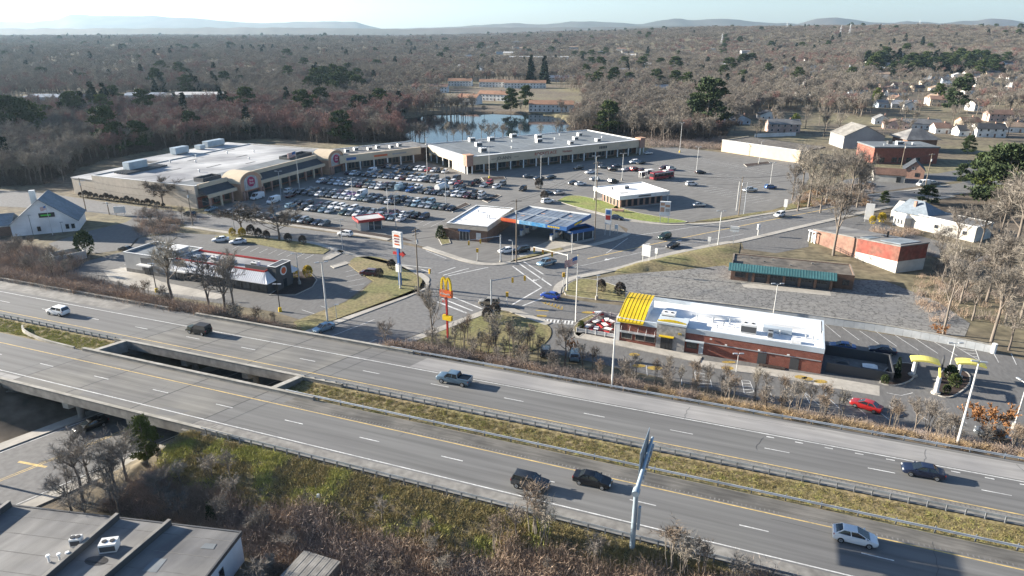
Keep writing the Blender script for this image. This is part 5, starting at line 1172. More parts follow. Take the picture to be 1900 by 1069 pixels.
def wheel_mesh(r):
    m = MB(); m.tube((0, -.11, 0), (0, .11, 0), r, r, 14, True, 0); m.tube((0, -.125, 0), (0, .125, 0), r * .62, r * .62, 12, True, 1); m.tube((0, -.13, 0), (0, .13, 0), r * .16, r * .16, 6, True, 0)
    return m.mesh('wheel', [tyre, hub], 40)
SPEC = {  # body stations (x, z_low, z_top, half width), glass base (x0,x1,z,hw), glass top (x0,x1,z,hw), wheel x, wheel r
    'sedan': ([(-2.34, .42, .80, .68), (-2.26, .30, .95, .80), (-1.6, .24, 1.0, .88), (-.6, .22, .98, .91), (.8, .22, .96, .91), (1.4, .23, .93, .89), (2.05, .26, .80, .85), (2.28, .32, .68, .76), (2.36, .42, .60, .62)], (-1.75, 1.28, .95, .80), (-1.0, .25, 1.42, .58), 1.40, .32),
    'hatchback': ([(-2.18, .42, .95, .70), (-2.12, .30, 1.02, .80), (-1.6, .24, 1.05, .88), (-.6, .22, 1.0, .90), (.7, .22, .96, .90), (1.3, .23, .92, .88), (1.9, .26, .80, .84), (2.18, .32, .66, .72), (2.26, .42, .58, .6)], (-2.05, 1.4, .97, .79), (-1.25, .15, 1.48, .58), 1.36, .32),
    'suv': ([(-2.28, .5, 1.0, .76), (-2.2, .36, 1.12, .86), (-1.5, .30, 1.14, .92), (0, .28, 1.12, .94), (1.0, .28, 1.10, .93), (1.5, .30, 1.06, .91), (2.1, .34, .98, .87), (2.26, .4, .84, .80), (2.32, .5, .74, .68)], (-2.16, 1.22, 1.10, .84), (-1.9, .42, 1.70, .66), 1.42, .37),
    'pickup': ([(-2.8, .5, 1.0, .84), (-2.74, .42, 1.12, .92), (-1.2, .40, 1.14, .94), (.0, .38, 1.16, .95), (1.2, .38, 1.16, .95), (1.7, .40, 1.14, .93), (2.5, .42, 1.06, .91), (2.72, .46, .92, .86), (2.8, .55, .8, .76)], (-1.0, 1.5, 1.14, .85), (-.75, .75, 1.82, .68), 1.75, .40),
    'van': ([(-2.75, .5, 1.5, .88), (-2.7, .36, 1.62, .96), (-1.5, .30, 1.66, .98), (.8, .28, 1.6, .98), (1.6, .30, 1.25, .97), (2.2, .34, 1.12, .93), (2.6, .4, .95, .86), (2.68, .5, .84, .74)], (-2.6, 1.9, 1.2, .93), (-2.62, 1.05, 2.28, .82), 1.70, .37)}
PROTO = {}
def car_meshes(kind):
    st, gb, gt_, wx, wr = SPEC[kind]
    body = MB().loft([ring(*s) for s in st])
    if kind == 'pickup':
        pass
    g = MB(); g.loft([[(gb[0], -gb[3], gb[2] - .06), (gb[1], -gb[3] * .92, gb[2] - .06), (gb[1], gb[3] * .92, gb[2] - .06), (gb[0], gb[3], gb[2] - .06)], [(gt_[0], -gt_[3], gt_[2]), (gt_[1], -gt_[3], gt_[2]), (gt_[1], gt_[3], gt_[2]), (gt_[0], gt_[3], gt_[2])]])
    r = MB(); x0, x1, z, w = gt_
    r.loft([[(x0 - .06, -w - .03, z - .03), (x1 + .06, -w - .03, z - .03), (x1 + .06, w + .03, z - .03), (x0 - .06, w + .03, z - .03)], [(x0 + .05, -w + .06, z + .05), (x1 - .1, -w + .06, z + .05), (x1 - .1, w - .06, z + .05), (x0 + .05, w - .06, z + .05)]])
    for s in (-1, 1):
        for bx, tx, bw, th in ((gb[1] - .02, gt_[1] + .02, .92, .045), (gb[0] + .03, gt_[0] + .02, 1.0, .07), ((gb[0] + gb[1]) / 2 - .1, (gt_[0] + gt_[1]) / 2, .985, .04)):
            p, q = Vector((bx, s * gb[3] * bw, gb[2] - .05)), Vector((tx, s * (gt_[3] + .005), gt_[2]))
            r.loft([[p + Vector((-th, -.03, 0)), p + Vector((th, -.03, 0)), p + Vector((th, .03, 0)), p + Vector((-th, .03, 0))], [q + Vector((-th, -.03, 0)), q + Vector((th, -.03, 0)), q + Vector((th, .03, 0)), q + Vector((-th, .03, 0))]])
    if kind == 'van':
        r.loft([[(-2.72, -.975, 1.3), (.55, -.975, 1.3), (.55, .975, 1.3), (-2.72, .975, 1.3)], [(-2.7, -.88, 2.3), (.35, -.88, 2.3), (.35, .88, 2.3), (-2.7, .88, 2.3)]])
    xf, xr = st[-1][0], st[0][0]
    wf = st[-2][3]; wre = st[1][3]
    zf = st[-2][2]; zr = st[1][2]
    hl = MB().box(-.13, .06, -.17, .17, -.08, .08).mesh('headlight', lamp_w); tl = MB().box(-.05, .08, -.17, .17, -.1, .1).mesh('tail_light', lamp_r)
    return dict(body=body.mesh('body', PAINT['white'], 42), glass=g.mesh('windows', cglass, 20), roof=r.mesh('roof', PAINT['white'], 35), wheel=wheel_mesh(wr), hl=hl, tl=tl, hp=(xf - .10, wf - .2, zf - .04), tp=(xr + .08, wre - .18, zr - .14), wx=wx, wr=wr, ww=max(s[3] for s in st) - .07)
def vehicle(kind, col, loc, rz, label, group=None, name=None, lights=True, cat=None):
    if kind not in PROTO: PROTO[kind] = car_meshes(kind)
    pr = PROTO[kind]
    o = thing(name or {'suv': 'suv', 'van': 'van', 'pickup': 'pickup_truck', 'sedan': 'car', 'hatchback': 'car'}[kind], loc, rz, label, cat or {'van': 'van', 'pickup': 'pickup truck', 'suv': 'suv'}.get(kind, 'car'), group)
    def part(nm, me, loc=(0, 0, 0), paint=None):
        c = bpy.data.objects.new(nm, me); COL.objects.link(c); c.parent = o; c.location = loc
        if paint: c.material_slots[0].link = 'OBJECT'; c.material_slots[0].material = PAINT[paint]
        return c
    part('body', pr['body'], paint=col); part('windows', pr['glass']); part('roof', pr['roof'], paint=col)
    for sx in (-1, 1):
        for sy in (-1, 1): part('wheel', pr['wheel'], (sx * pr['wx'], sy * pr['ww'], pr['wr']))
    if lights:
        for s in (-1, 1): part('headlight', pr['hl'], (pr['hp'][0], s * pr['hp'][1], pr['hp'][2])); part('tail_light', pr['tl'], (pr['tp'][0], s * pr['tp'][1], pr['tp'][2]))
    return o
def extra(o, name, mb, m): return mb.build(name, m, o)
def mirrors(o, x, y, z, m):
    for s in (-1, 1): extra(o, 'mirror', MB().box(x - .09, x + .07, s * y - .1, s * y + .1, z, z + .15), m)
TL = TH + math.pi
def hz(px, z=.012): p = at(px[0], px[1], 0); return (p.x, p.y, z)
o = vehicle('hatchback', 'white', hz((1584, 1003)), TH, 'white hatchback with a dark glass tail on the nearer carriageway at right')
extra(o, 'rear_glass', MB().add([(-1.7, -.5, 1.36), (-1.15, -.5, 1.515), (-1.15, .5, 1.515), (-1.7, .5, 1.36)], [(0, 1, 2, 3)]), cglass); mirrors(o, .95, .92, .98, PAINT['white']); extra(o, 'number_plate', MB().box(2.24, 2.28, -.25, .25, .42, .54), mat['greypanel'])
o = vehicle('sedan', 'black', hz((1099, 897)), TH, 'glossy black sedan next to the yellow line on the nearer carriageway'); mirrors(o, .85, .95, .95, PAINT['black'])
o = vehicle('suv', 'dark grey', hz((984, 903)), TH, 'dark grey suv seen through bare twigs beside the black sedan'); mirrors(o, .95, .98, 1.1, PAINT['dark grey'])
o = vehicle('sedan', 'navy', hz((1711, 881)), TL, 'dark navy sedan beside the pale shoulder on the farther carriageway'); mirrors(o, .85, .95, .95, PAINT['navy'])
o = vehicle('pickup', 'slate blue', hz((843, 710)), TL, 'grey blue pickup truck with a dark open bed on the farther carriageway')
extra(o, 'bed_liner', MB().box(-2.68, -1.1, -.78, .78, 1.0, 1.172), mat['black']); mirrors(o, 1.05, 1.02, 1.15, mat['black'])
for s in (-1, 1): extra(o, 'bed_rail', MB().box(-2.72, -1.05, s * .86 - .08, s * .86 + .08, 1.1, 1.3), PAINT['slate blue'])
extra(o, 'tailgate', MB().box(-2.78, -2.68, -.86, .86, .9, 1.3), PAINT['slate blue'])
o = vehicle('suv', 'black', hz((371, 618)), TL, 'boxy black off road car with olive bonnet left of the bridge lamp post')
extra(o, 'soft_top', MB().loft([[(-2.15, -.86, 1.12), (.55, -.86, 1.12), (.55, .86, 1.12), (-2.15, .86, 1.12)], [(-2.05, -.76, 1.86), (.3, -.76, 1.86), (.3, .76, 1.86), (-2.05, .76, 1.86)]]), mat['black'])
extra(o, 'bonnet', MB().box(1.0, 2.25, -.6, .6, 1.0, 1.17), PAINT['olive']); extra(o, 'spare_wheel', MB().tube((-2.28, 0, 1.0), (-2.5, 0, 1.0), .4, .4, 14, True), tyre); extra(o, 'bumper', MB().box(2.25, 2.5, -.85, .85, .45, .65), mat['black'])
for s in (-1, 1): extra(o, 'fender', MB().box(.95, 2.1, s * .92 - .1, s * .92 + .1, .82, .95), PAINT['olive'])
o = vehicle('suv', 'white', hz((109, 583)), TL, 'white suv alone near the left end of the farther carriageway'); mirrors(o, .95, .98, 1.1, PAINT['white']); extra(o, 'rear_window', MB().add([(-2.19, -.6, 1.15), (-2.19, .6, 1.15), (-1.97, .52, 1.64), (-1.97, -.52, 1.64)], [(3, 2, 1, 0)]), cglass)
def sv(kind, col, px, deg, label, group=None, z=G + .03): p = at(*px); return vehicle(kind, col, (p.x, p.y, z), R(deg), label, group)
sv('sedan', 'pale blue', (601, 613), 230, 'pale blue car on the cross street half hidden by the bridge parapet')
sv('suv', 'tan', (908, 566), 172, 'tan and dark suv crossing the stop lines at the traffic signals')
sv('hatchback', 'bright blue', (1021, 553), 150, 'bright blue hatchback waiting at the brick restaurant driveway')
o = sv('pickup', 'pale blue', (1014, 492), 220, 'pale blue pickup truck stopped at the line beyond the flag'); extra(o, 'bed_liner', MB().box(-2.68, -1.1, -.78, .78, 1.0, 1.172), mat['black'])
sv('suv', 'green', (1233, 443), 221, 'dark green suv on the main road in the farther lane')
sv('sedan', 'black', (1248, 459), 223, 'black car on the main road passing the small white sign')
sv('suv', 'white', (1446, 402), 222, 'white suv far along the main road by the bare trees')
sv('suv', 'white', (641, 438), 157, 'white suv driving past the red roofed kiosk')
sv('suv', 'black', (352, 401), 155, 'black suv on the side street by the supermarket corner')
sv('sedan', 'navy', (1143, 407), 330, 'navy car entering the side road below the bank lawn')
sv('sedan', 'white', (410, 448), 200, 'white car parked beyond the long grey restaurant, left one of the pair', 'white cars behind the grey restaurant')
sv('sedan', 'white', (442, 452), 200, 'white car parked beyond the long grey restaurant, right one of the pair', 'white cars behind the grey restaurant')
sv('sedan', 'black', (234, 466), 160, 'black car in the shade at the left end of the long grey restaurant')
sv('suv', 'maroon', (685, 511), 165, 'dark maroon suv parked by the grass below the tall burger sign')
sv('hatchback', 'white', (939, 469), 205, 'white and green car parked near the signal pole at the petrol station'); sv('suv', 'black', (968, 468), 205, 'black suv parked beside the white and green car at the petrol station')
sv('sedan', 'blue', (1562, 648), 160, 'bright blue car in the drive lane behind the brick restaurant'); sv('sedan', 'navy', (1636, 655), 160, 'navy car following in the drive lane left of the conifer')
sv('sedan', 'red', (1606, 758), 138, 'red car in an angled stall facing the pale concrete strip')
sv('suv', 'pale blue', (1066, 664), 85, 'pale blue car nose in among the bare saplings near the patio'); sv('suv', 'dark grey', (1012, 657), 85, 'dark grey car behind the bare twigs at the end of the lot')
sv('sedan', 'grey', (1840, 812), 140, 'grey car hidden behind the orange leaved oak')
sv('sedan', 'black', (170, 795), 231, 'black car coming out from under the nearer bridge')
sv('sedan', 'slate blue', (1612, 345), 170, 'slate blue car parked in front of the low white garage'); sv('van', 'white', (1712, 345), 200, 'white van parked before the brick cottage'); sv('sedan', 'silver', (1728, 342), 200, 'silver car parked right of the white van by the brick cottage')
sv('sedan', 'white', (1665, 330), 20, 'white car in the shaded yard beside the brick cottage') if False else None
# parked cars of the shopping plaza, seen row by row
cA = lambda x, y: (360 + .159 * x, 280 + .159 * y); cB = lambda x, y: (620 + .12725 * x, 280 + .12725 * y); cC = lambda x, y: (820 + .12725 * x, 270 + .12725 * y); cD = lambda x, y: (1040 + .12725 * x, 260 + .12725 * y); cE = lambda x, y: (1260 + .12725 * x, 250 + .12725 * y)
K = dict(w='white', s='silver', g='grey', d='dark grey', k='black', b='blue', n='navy', p='pale blue', r='red', m='maroon', t='tan', u='purple', G='green', l='slate blue')
T_ = dict(c='sedan', h='hatchback', s='suv', p='pickup', v='van')
rows = [
 ('the row along the side street kerb', cA, 67, '440,700,sc 680,765,wc 900,765,gs 1095,795,gc 1200,815,ls 1400,825,ks 1480,835,nc 1570,850,gh'),
 ('the second row in from the side street', cA, 67, '200,690,lc 1210,605,nc 1290,650,ks 1380,690,ks 1380,610,ns 1450,705,pc 1540,700,sc 1550,640,gs 1290,690,wc'),
 ('the second row in, near the red roofed kiosk', cB, 67, '140,850,ws 200,790,ws 260,845,ws 230,915,gh 330,905,Gc 330,835,gc 470,905,kc 580,890,sc 650,920,gs 820,905,mc'),
 ('the row nearest the petrol station', cB, 67, '880,975,ls 1050,895,wc 1040,965,gs 1210,990,ns 1310,800,sc 1540,805,Gc 1650,815,gs 1720,640,ws'),
 ('the third row in from the side street', cA, 67, '1130,525,mc 1240,485,ks 1310,495,ns 1390,510,gc 1490,515,wc 1610,525,kc 1700,540,sc 1790,550,wc 1400,455,gs 1500,475,dc 1330,450,dc'),
 ('the fourth row in, middle of the lot', cB, 67, '60,650,ds 95,685,sc 210,695,wc 260,625,uc 200,640,wc 400,645,wv 375,715,Gc 560,640,dc 600,700,gp 790,750,wc 850,670,dc 1000,700,np 1200,730,wc 1330,725,gs'),
 ('the fifth row in, middle of the lot', cB, 67, '180,495,sc 280,500,mc 340,465,gc 170,440,gc 440,450,ds 540,460,Gc 550,530,sc 440,525,tc 690,475,wc 790,500,mc 650,550,wc 970,550,pv 1000,495,ss 1140,570,bs 1150,485,dp 1300,600,ds'),
 ('the row before the supermarket doors', cA, 67, '1650,380,wc 1560,385,gc 1780,395,wc 1780,340,sc 1870,390,dc 740,545,wv 930,590,wv'),
 ('the sixth row in, near the connecting shops', cB, 67, '680,395,gc 770,390,sc 800,350,sc 880,345,gs 960,405,wc 990,350,nc 1100,360,ds 1130,420,ws 1210,425,wc 1230,380,ds 1310,440,kc 1400,440,ws 1490,445,ss 1580,450,wc 1660,470,lc 1780,425,dv 1780,470,rc 1830,525,kc 1490,385,gs'),
 ('the seventh row in, before the connecting shops', cB, 67, '350,340,dc 420,360,dc 550,310,wv 650,320,ds 560,350,gc 820,240,ss 920,245,sc 940,290,gc 1060,265,ks 1150,260,ds 1230,275,ws 1320,280,ws 1370,290,rc 1590,290,ks'),
 ('the row beside the planted islands', cC, 67, '390,570,ks 510,530,ks 580,600,sc 780,525,rs 790,605,ws 890,565,gs 460,690,kp 470,750,ds 250,610,dc 1210,625,ks'),
 ('the lane side row before the fabric shop', cC, 211, '1540,695,lc 1710,695,sc 1540,820,ws 1250,450,gc 1420,480,dc 1580,465,dc'),
 ('the front row before the long shopping block', cD, 211, '430,470,wc 620,390,gc 760,430,ks 820,380,nc 1000,435,wc 1080,430,rs 1165,430,mc 1070,320,ws 1170,330,kc 260,410,ks 1275,190,sc 1510,415,ms 1610,420,ss'),
 ('the middle of the half empty lot', cD, 211, '500,570,sc 770,610,ds 180,625,dc 290,640,wc'),
 ('the half empty lot by the cream wall', cE, 195, '310,550,kc 180,725,ws 1030,815,sp 1330,770,bs 290,1030,sc')]
cars = []
for rn, cf, deg, s in rows:
    for it in s.split():
        x, y, c = it.split(','); p = at(*cf(float(x), float(y) + 18))
        cars.append([p, deg, K[c[0]], T_[c[1]], rn])
for it in range(60):
    for i in range(len(cars)):
        for j in range(i):
            a, b2 = cars[i], cars[j]; d = a[0] - b2[0]
            if d.length > 6: continue
            e = Vector((math.cos(R(a[1])), math.sin(R(a[1])))); n_ = Vector((-e.y, e.x)); x, y = d.dot(e), d.dot(n_)
            lim = 5.4 if 'v' not in (a[3][0], b2[3][0]) and 'pickup' not in (a[3], b2[3]) else 5.9
            if abs(x) < lim and abs(y) < 2.5:
                if (2.5 - abs(y)) / 2.5 < (lim - abs(x)) / lim * 1.6: m_ = n_ * ((2.5 - abs(y)) * (.27 if y >= 0 else -.27))
                else: m_ = e * ((lim - abs(x)) * (.27 if x >= 0 else -.27))
                a[0] = a[0] + m_; b2[0] = b2[0] - m_
# the plaza's left lot: every car stands in a stall of its own
ROWC = [-12.2, 1.5, 6.8, 20.0, 25.3, 38.6, 43.9, 57.0, 62.3, 76.0]
RNAME = ['the row along the side street kerb'] + ['the %s row from the side street' % w for w in ('second', 'third', 'fourth', 'fifth', 'sixth', 'seventh', 'eighth', 'ninth')] + ['the last row before the connecting shops']
e67 = Vector((math.cos(R(67)), math.sin(R(67)))); n67 = Vector((-e67.y, e67.x)); o67 = at(640, 400); taken = {}; rest_ = []
for c in cars:
    if c[1] != 67: rest_.append(c); continue
    d = c[0] - o67; e_, k_ = d.dot(e67), d.dot(n67) / 2.7 - .5
    ri = min(range(10), key=lambda i: abs(ROWC[i] - e_))
    if abs(ROWC[ri] - e_) > 5.2 or c[3] == 'van': rest_.append(c); continue
    k0 = round(k_)
    for dk in (0, 1, -1, 2, -2, 3, -3, 4, -4):
        if (ri, k0 + dk) not in taken: taken[ri, k0 + dk] = c; c[0] = o67 + e67 * ROWC[ri] + n67 * ((k0 + dk + .5) * 2.7); c[4] = RNAME[ri]; break
    else: rest_.append(c)
rx = random.Random(77); LLX = [tuple(p) for p in pxs((430, 398), (500, 350), (612, 322), (700, 305), (783, 300), (860, 330), (905, 372), (830, 428), (740, 440), (627, 422), (526, 408))]
for ri in range(10):
    ks = [k for r, k in taken if r == ri]
    if len(ks) < 3: continue
    for k in range(min(ks) - 1, max(ks) + 3):
        p = o67 + e67 * ROWC[ri] + n67 * ((k + .5) * 2.7)
        if (ri, k) in taken or rx.random() > (.78 if k > -14 else .45) or not inpoly(p.x, p.y, LLX): continue
        if any((c[0] - p).length < 4.2 for c in rest_): continue
        taken[ri, k] = [p, 67, rx.choice(['white', 'white', 'silver', 'silver', 'grey', 'grey', 'dark grey', 'black', 'black', 'navy', 'slate blue', 'pale blue', 'maroon']), rx.choice(['sedan', 'suv', 'suv', 'hatchback', 'sedan', 'suv', 'pickup']), RNAME[ri]]
cars = list(taken.values()) + rest_
order = {}
NTH = ['first', 'second', 'third', 'fourth', 'fifth', 'sixth', 'seventh', 'eighth', 'ninth', 'tenth', 'eleventh', 'twelfth', 'thirteenth', 'fourteenth', 'fifteenth', 'sixteenth', 'seventeenth', 'eighteenth', 'nineteenth', 'twentieth'] + ['%s' % w for w in ('twenty first', 'twenty second', 'twenty third', 'twenty fourth', 'twenty fifth', 'twenty sixth', 'twenty seventh', 'twenty eighth', 'twenty ninth', 'thirtieth')]
for rn in dict.fromkeys(c[4] for c in cars):
    g = sorted([c for c in cars if c[4] == rn], key=lambda c: c[0].x / c[0].y)
    for i, c in enumerate(g):
        rr = random.Random(i + len(rn) * 7)
        rz = R(c[1] + (0 if rr.random() < .3 else 180) + rr.uniform(-2.5, 2.5))
        vehicle(c[3], c[2], (c[0].x, c[0].y, G + .03), rz, '%s %s, %s from the left in %s' % (c[2], {'sedan': 'car', 'hatchback': 'car'}.get(c[3], c[3]), NTH[i], rn), 'cars parked in the shopping plaza', name='parked_' + {'sedan': 'car', 'hatchback': 'car', 'pickup': 'pickup_truck'}.get(c[3], c[3]), lights=True)
# bus at the stop in the lot
p = at(*cD(1475, 565)); t = thing('city_bus', (p.x, p.y, G + .03), R(212), 'red and black city bus at the shelters in the half empty lot', 'bus')
MB().loft([[(x, -w, .4), (x, w, .4), (x, w, 1.2), (x, w, 2.9), (x, w * .9, 3.05), (x, -w * .9, 3.05), (x, -w, 2.9), (x, -w, 1.2)] for x, w in ((-5.6, 1.15), (-5.5, 1.25), (5.4, 1.25), (5.6, 1.12))]).build('body', M('bus_red', (.22, .02, .03), .4, 0), t, 40)
for s in (-1, 1):
    w = MB()
    for k in range(6): w.box(-4.9 + k * 1.7, -3.4 + k * 1.7, s * 1.25 - .02, s * 1.25 + .02, 1.35, 2.5)
    w.build('windows', cglass, t); MB().box(-5.2, 5.0, s * 1.25 - .015, s * 1.25 + .015, 2.55, 2.85).build('white_stripe', mat['wpaint'], t)
MB().box(5.5, 5.64, -1.05, 1.05, 1.3, 2.7).build('windscreen', cglass, t); MB().box(-3, -1, -.8, .8, 3.05, 3.3).build('roof_unit', mat['wpaint'], t)
for x in (-3.3, 3.4):
    for s in (-1, 1): MB().tube((x, s * 1.05, .5), (x, s * 1.28, .5), .5, .5, 14, True).build('wheel', tyre, t)
for k, px in enumerate(((1193, 330), (1204, 326))):
    p = at(*px); t = thing('bus_shelter', (p.x, p.y, G), R(30), 'white framed shelter, %s one, left of the red city bus' % ('nearer' if k == 0 else 'farther'), 'shelter', 'shelters beside the bus')
    for x in (-1.5, 1.5):
        for y in (-.6, .6): MB().box(x - .09, x + .09, y - .09, y + .09, 0, 2.4).build('post', mat['wpaint'], t)
    MB().box(-1.8, 1.8, -.9, .9, 2.4, 2.6).build('roof', mat['wpaint'], t); MB().box(-1.4, 1.4, .57, .63, .4, 2.1).build('back_pane', mat['shopglass'], t)
# box trailer like tanker in the lot
p = at(*cB(1570, 590)); t = thing('tank_truck', (p.x, p.y, G + .03), R(62), 'white tank truck parked across the stalls in the middle of the lot', 'truck')
MB().tube((-3.2, 0, 1.9), (2.2, 0, 1.9), 1.15, 1.15, 14, True).build('tank', mat['wpaint'], t, 40); MB().loft([[(2.5, -1, .5), (2.5, 1, .5), (2.5, 1, 2.3), (2.5, -1, 2.3)], [(3.9, -1, .5), (3.9, 1, .5), (3.7, .95, 2.0), (3.7, -.95, 2.0)]]).build('cab', PAINT['white'], t); MB().box(-3.4, 4.0, -.9, .9, .5, .8).build('chassis', mat['black'], t); MB().box(3.74, 3.93, -.85, .85, 1.35, 1.95).build('windscreen', cglass, t)
for x in (-2.6, -1.5, 3.0):
    for s in (-1, 1): MB().tube((x, s * .85, .48), (x, s * 1.12, .48), .48, .48, 12, True).build('wheel', tyre, t)

# ------------------------------------------------------------------ poles, lamps, signals, signs
def pole_thing(name, px, top, label, cat, rz=0, group=None, z=G, hh=None):
    p = at(px[0], px[1], z); return thing(name, (p.x, p.y, z), rz, label, cat, group), (hh or hgt(px[0], px[1], top, z))
def lamp(px, top, label, arms=2, m='silverpole', rz=0, base=None, r=.1, z=G, arm=.9, grp='lamp posts'):
    t, h = pole_thing('street_lamp', px, top, label, 'street lamp', rz, grp, z)
    MB().tube((0, 0, -.4), (0, 0, h), r * 1.25, r * .75, 8).build('pole', mat[m], t, 40)
    for k in range(arms):
        s = 1 if k == 0 else -1
        MB().tube((0, 0, h - .1), (s * arm, 0, h + .05), .05, .05, 5).build('arm', mat[m], t)
        MB().box(s * arm - .4, s * arm + .4, -.16, .16, h, h + .16).build('lamp_head', mat['galv'], t)
    if base: MB().tube((0, 0, -.2), (0, 0, .9), .38, .34, 12, True).build('base', mat[base], t, 40)
    return t
lamp((1135, 721), 601, 'tall pale lamp post by the guardrail left of the brick restaurant', 1, r=.13, z=-.3, arm=.3)
lamp((1776, 824), 672, 'tall pale lamp post by the guardrail in front of the yellow canopies', 2, r=.14, z=-.3, arm=.5, rz=R(-20))
lamp((1881, 795), 712, 'lamp post with a concrete foot at the far right edge of the lot', 1, base='concrete', arm=1.4, rz=R(100))
lamp((1758, 697), 637, 'double headed lamp post on the island between the yellow canopies', 2)
lamp((1366, 690), 657, 'short double headed lamp in front of the brick restaurant wall', 2, arm=.55, r=.07)
lamp((1434, 590), 527, 'thin double headed lamp post in front of the abandoned garage', 2)
lamp((608, 597), 487, 'pale pole with two cross pieces beside the bridge sidewalk', 2, r=.17, rz=R(20))
lamp((625, 592), 566, 'low lamp post with a dark head on the verge near the sidewalk', 1, arm=.25, r=.07, m='galv'); lamp((520, 578), 528, 'lamp post with a yellow base at the right end of the restaurant drive', 2, base='yellowpaint', m='black', arm=.5); lamp((291, 542), 490, 'lamp post with a yellow base at the left end of the restaurant drive', 2, base='yellowpaint', m='black', arm=.5)
lamp((556, 528), 471, 'thin double headed lamp post behind the grey restaurant', 2, m='galv', base='concrete') ; lamp((636, 465), 408, 'thin dark lamp post at the tip of the kerbed island', 1, m='galv', arm=.6); lamp((436, 432), 392, 'thin lamp post among the yellow shrubs by the side street', 1, m='galv', arm=.5)
for px, top, lb in (((721, 403), 348, 'yellow footed lamp post beside the red roofed kiosk'), ((828, 388), 318, 'dark lamp post in the middle rows of parked cars'), ((908, 331), 272, 'yellow footed lamp post before the corner tower of the long shops'), ((1003, 350), 288, 'lamp post at the end of the planted island in the lot'), ((1154, 335), 285, 'lamp post before the long shopping block, left of the bus'), ((1261, 283), 228, 'yellow footed lamp post at the far corner of the empty lot'), ((1292, 320), 273, 'lamp post beside the black car in the empty lot'), ((1408, 304), 262, 'lamp post on the mulch island near the cream wall'), ((1428, 350), 302, 'lamp post beside the blue suv in the empty lot'), ((735, 425), 360, 'dark lamp post right of the red roofed kiosk'), ((522, 367), 318, 'dark lamp post before the supermarket entrance'), ((1103, 372), 290, 'lamp post at the near edge of the bank lawn'), ((655, 372), 330, 'thin lamp post in the left rows of parked cars'), ((793, 322), 255, 'lamp post at the inner corner of the shops')):
    lamp(px, top, lb, 2, m='galv' if 'dark' in lb else 'silverpole', base='yellowpaint' if 'yellow' in lb else 'concrete', r=.1)
lamp((1332, 455), 392, 'triple headed lamp post by the main road above the grass bank', 2, r=.12); lamp((1068, 597), 515, 'tall pale lamp post in the driveway beside the flag', 1, r=.12, arm=.2); lamp((1107, 556), 512, 'thin lamp post on the grass behind the patio', 1, r=.08, arm=.2, base='concrete')
lamp((1061, 470), 432, 'short bent lamp post on the corner grass by the kiosk', 1, arm=.9, rz=R(160), r=.09); lamp((951, 483), 447, 'short bent lamp post on the corner grass near the parked cars', 1, arm=.7, rz=R(160), r=.09)
lamp((62, 437), 400, 'thin dark lamp post before the white gabled bank', 1, m='black', arm=.2, r=.06); lamp((117, 433), 413, 'short thin lamp post at the corner of the white gabled bank', 1, m='black', arm=.2, r=.05); lamp((1611, 400), 372, 'lamp post beside the tall blank white sign board', 2, r=.08)
def utility(px, top, label, rz=0, n=1, lean=0, m='wood', lampy=False):
    t, h = pole_thing('utility_pole', px, top, label, 'utility pole', rz, 'utility poles')
    MB().tube((0, 0, -.5), (lean, 0, h), .19, .12, 8).build('pole', mat[m], t, 40)
    for k in range(n):
        z = h - .5 - k * .9; MB().box(-1.3 + lean, 1.3 + lean, -.07, .07, z, z + .14).build('crossarm', mat[m], t)
        for x in (-1.1, -.5, .5, 1.1): MB().tube((x + lean, 0, z + .14), (x + lean, 0, z + .36), .05, .04, 5, True).build('insulator', mat['galv'], t)
    MB().tube((lean * .8, -.34, h * .78), (lean * .8, -.34, h * .78 + .9), .24, .24, 10, True).build('transformer', mat['galv'], t)
    if lampy: MB().box(-.2 + lean, 1.6 + lean, -.12, .12, h * .9, h * .9 + .14).build('lamp_arm', mat['galv'], t)
    return t, h
upx = [((777, 547), 424, 'tall wooden utility pole right of the tall burger sign', 1.1, 2), ((958, 487), 370, 'wooden utility pole in front of the forecourt canopy', 0, 1), ((1103, 447), 300, 'tall wooden utility pole beside the blue kiosk', .3, 1), ((1370, 401), 328, 'wooden utility pole on the verge of the main road', .6, 1), ((1560, 358), 303, 'wooden utility pole among bare trees by the bend of the road', .2, 1), ((1716, 350), 285, 'wooden utility pole in front of the brick cottage', .2, 1), ((160, 392), 330, 'wooden utility pole with a lamp beside the gabled bank', .3, 1), ((358, 418), 352, 'leaning wooden utility pole near the black suv', .4, 1), ((203, 398), 375, 'slim wooden post by the side street fence', .3, 1), ((1672, 310), 265, 'slim wooden pole before the red brick block', .3, 1)]
poles = []
for px, top, lb, rz, n in upx: poles.append(utility(px, top, lb, rz, n, lampy='lamp' in lb))
t, h = pole_thing('metal_pole', (1366, 391), 337, 'pale slim metal pole left of the roadside utility pole', 'pole'); MB().tube((0, 0, -.3), (0, 0, h), .14, .1, 8).build('pole', mat['silverpole'], t, 40)
t, h = pole_thing('metal_pole', (1380, 398), 338, 'dark slim pole right of the roadside utility pole', 'pole'); MB().tube((0, 0, -.3), (0, 0, h), .12, .1, 8).build('pole', mat['galv'], t, 40)
def wire(i, j, dz, off, sag, lb):
    a = poles[i][0].location + Vector((off, 0, poles[i][1] - dz)); b_ = poles[j][0].location + Vector((off, 0, poles[j][1] - dz)); m = MB(); q = a
    for k in range(1, 13):
        s = k / 12; p = a.lerp(b_, s) - Vector((0, 0, sag * 4 * s * (1 - s))); m.tube(q, p, .03, .03, 3); q = p
    tag(m.build('power_line', mat['black']), lb, 'cable', 'overhead wires between the utility poles')
for i, j in ((0, 1), (1, 2), (2, 3), (3, 4), (4, 5), (6, 7), (7, 0)):
    for dz, of in ((.3, -.8), (.3, .8), (2.4, 0)): wire(i, j, dz, of, 1.2, 'thin black overhead wire sagging between wooden utility poles')
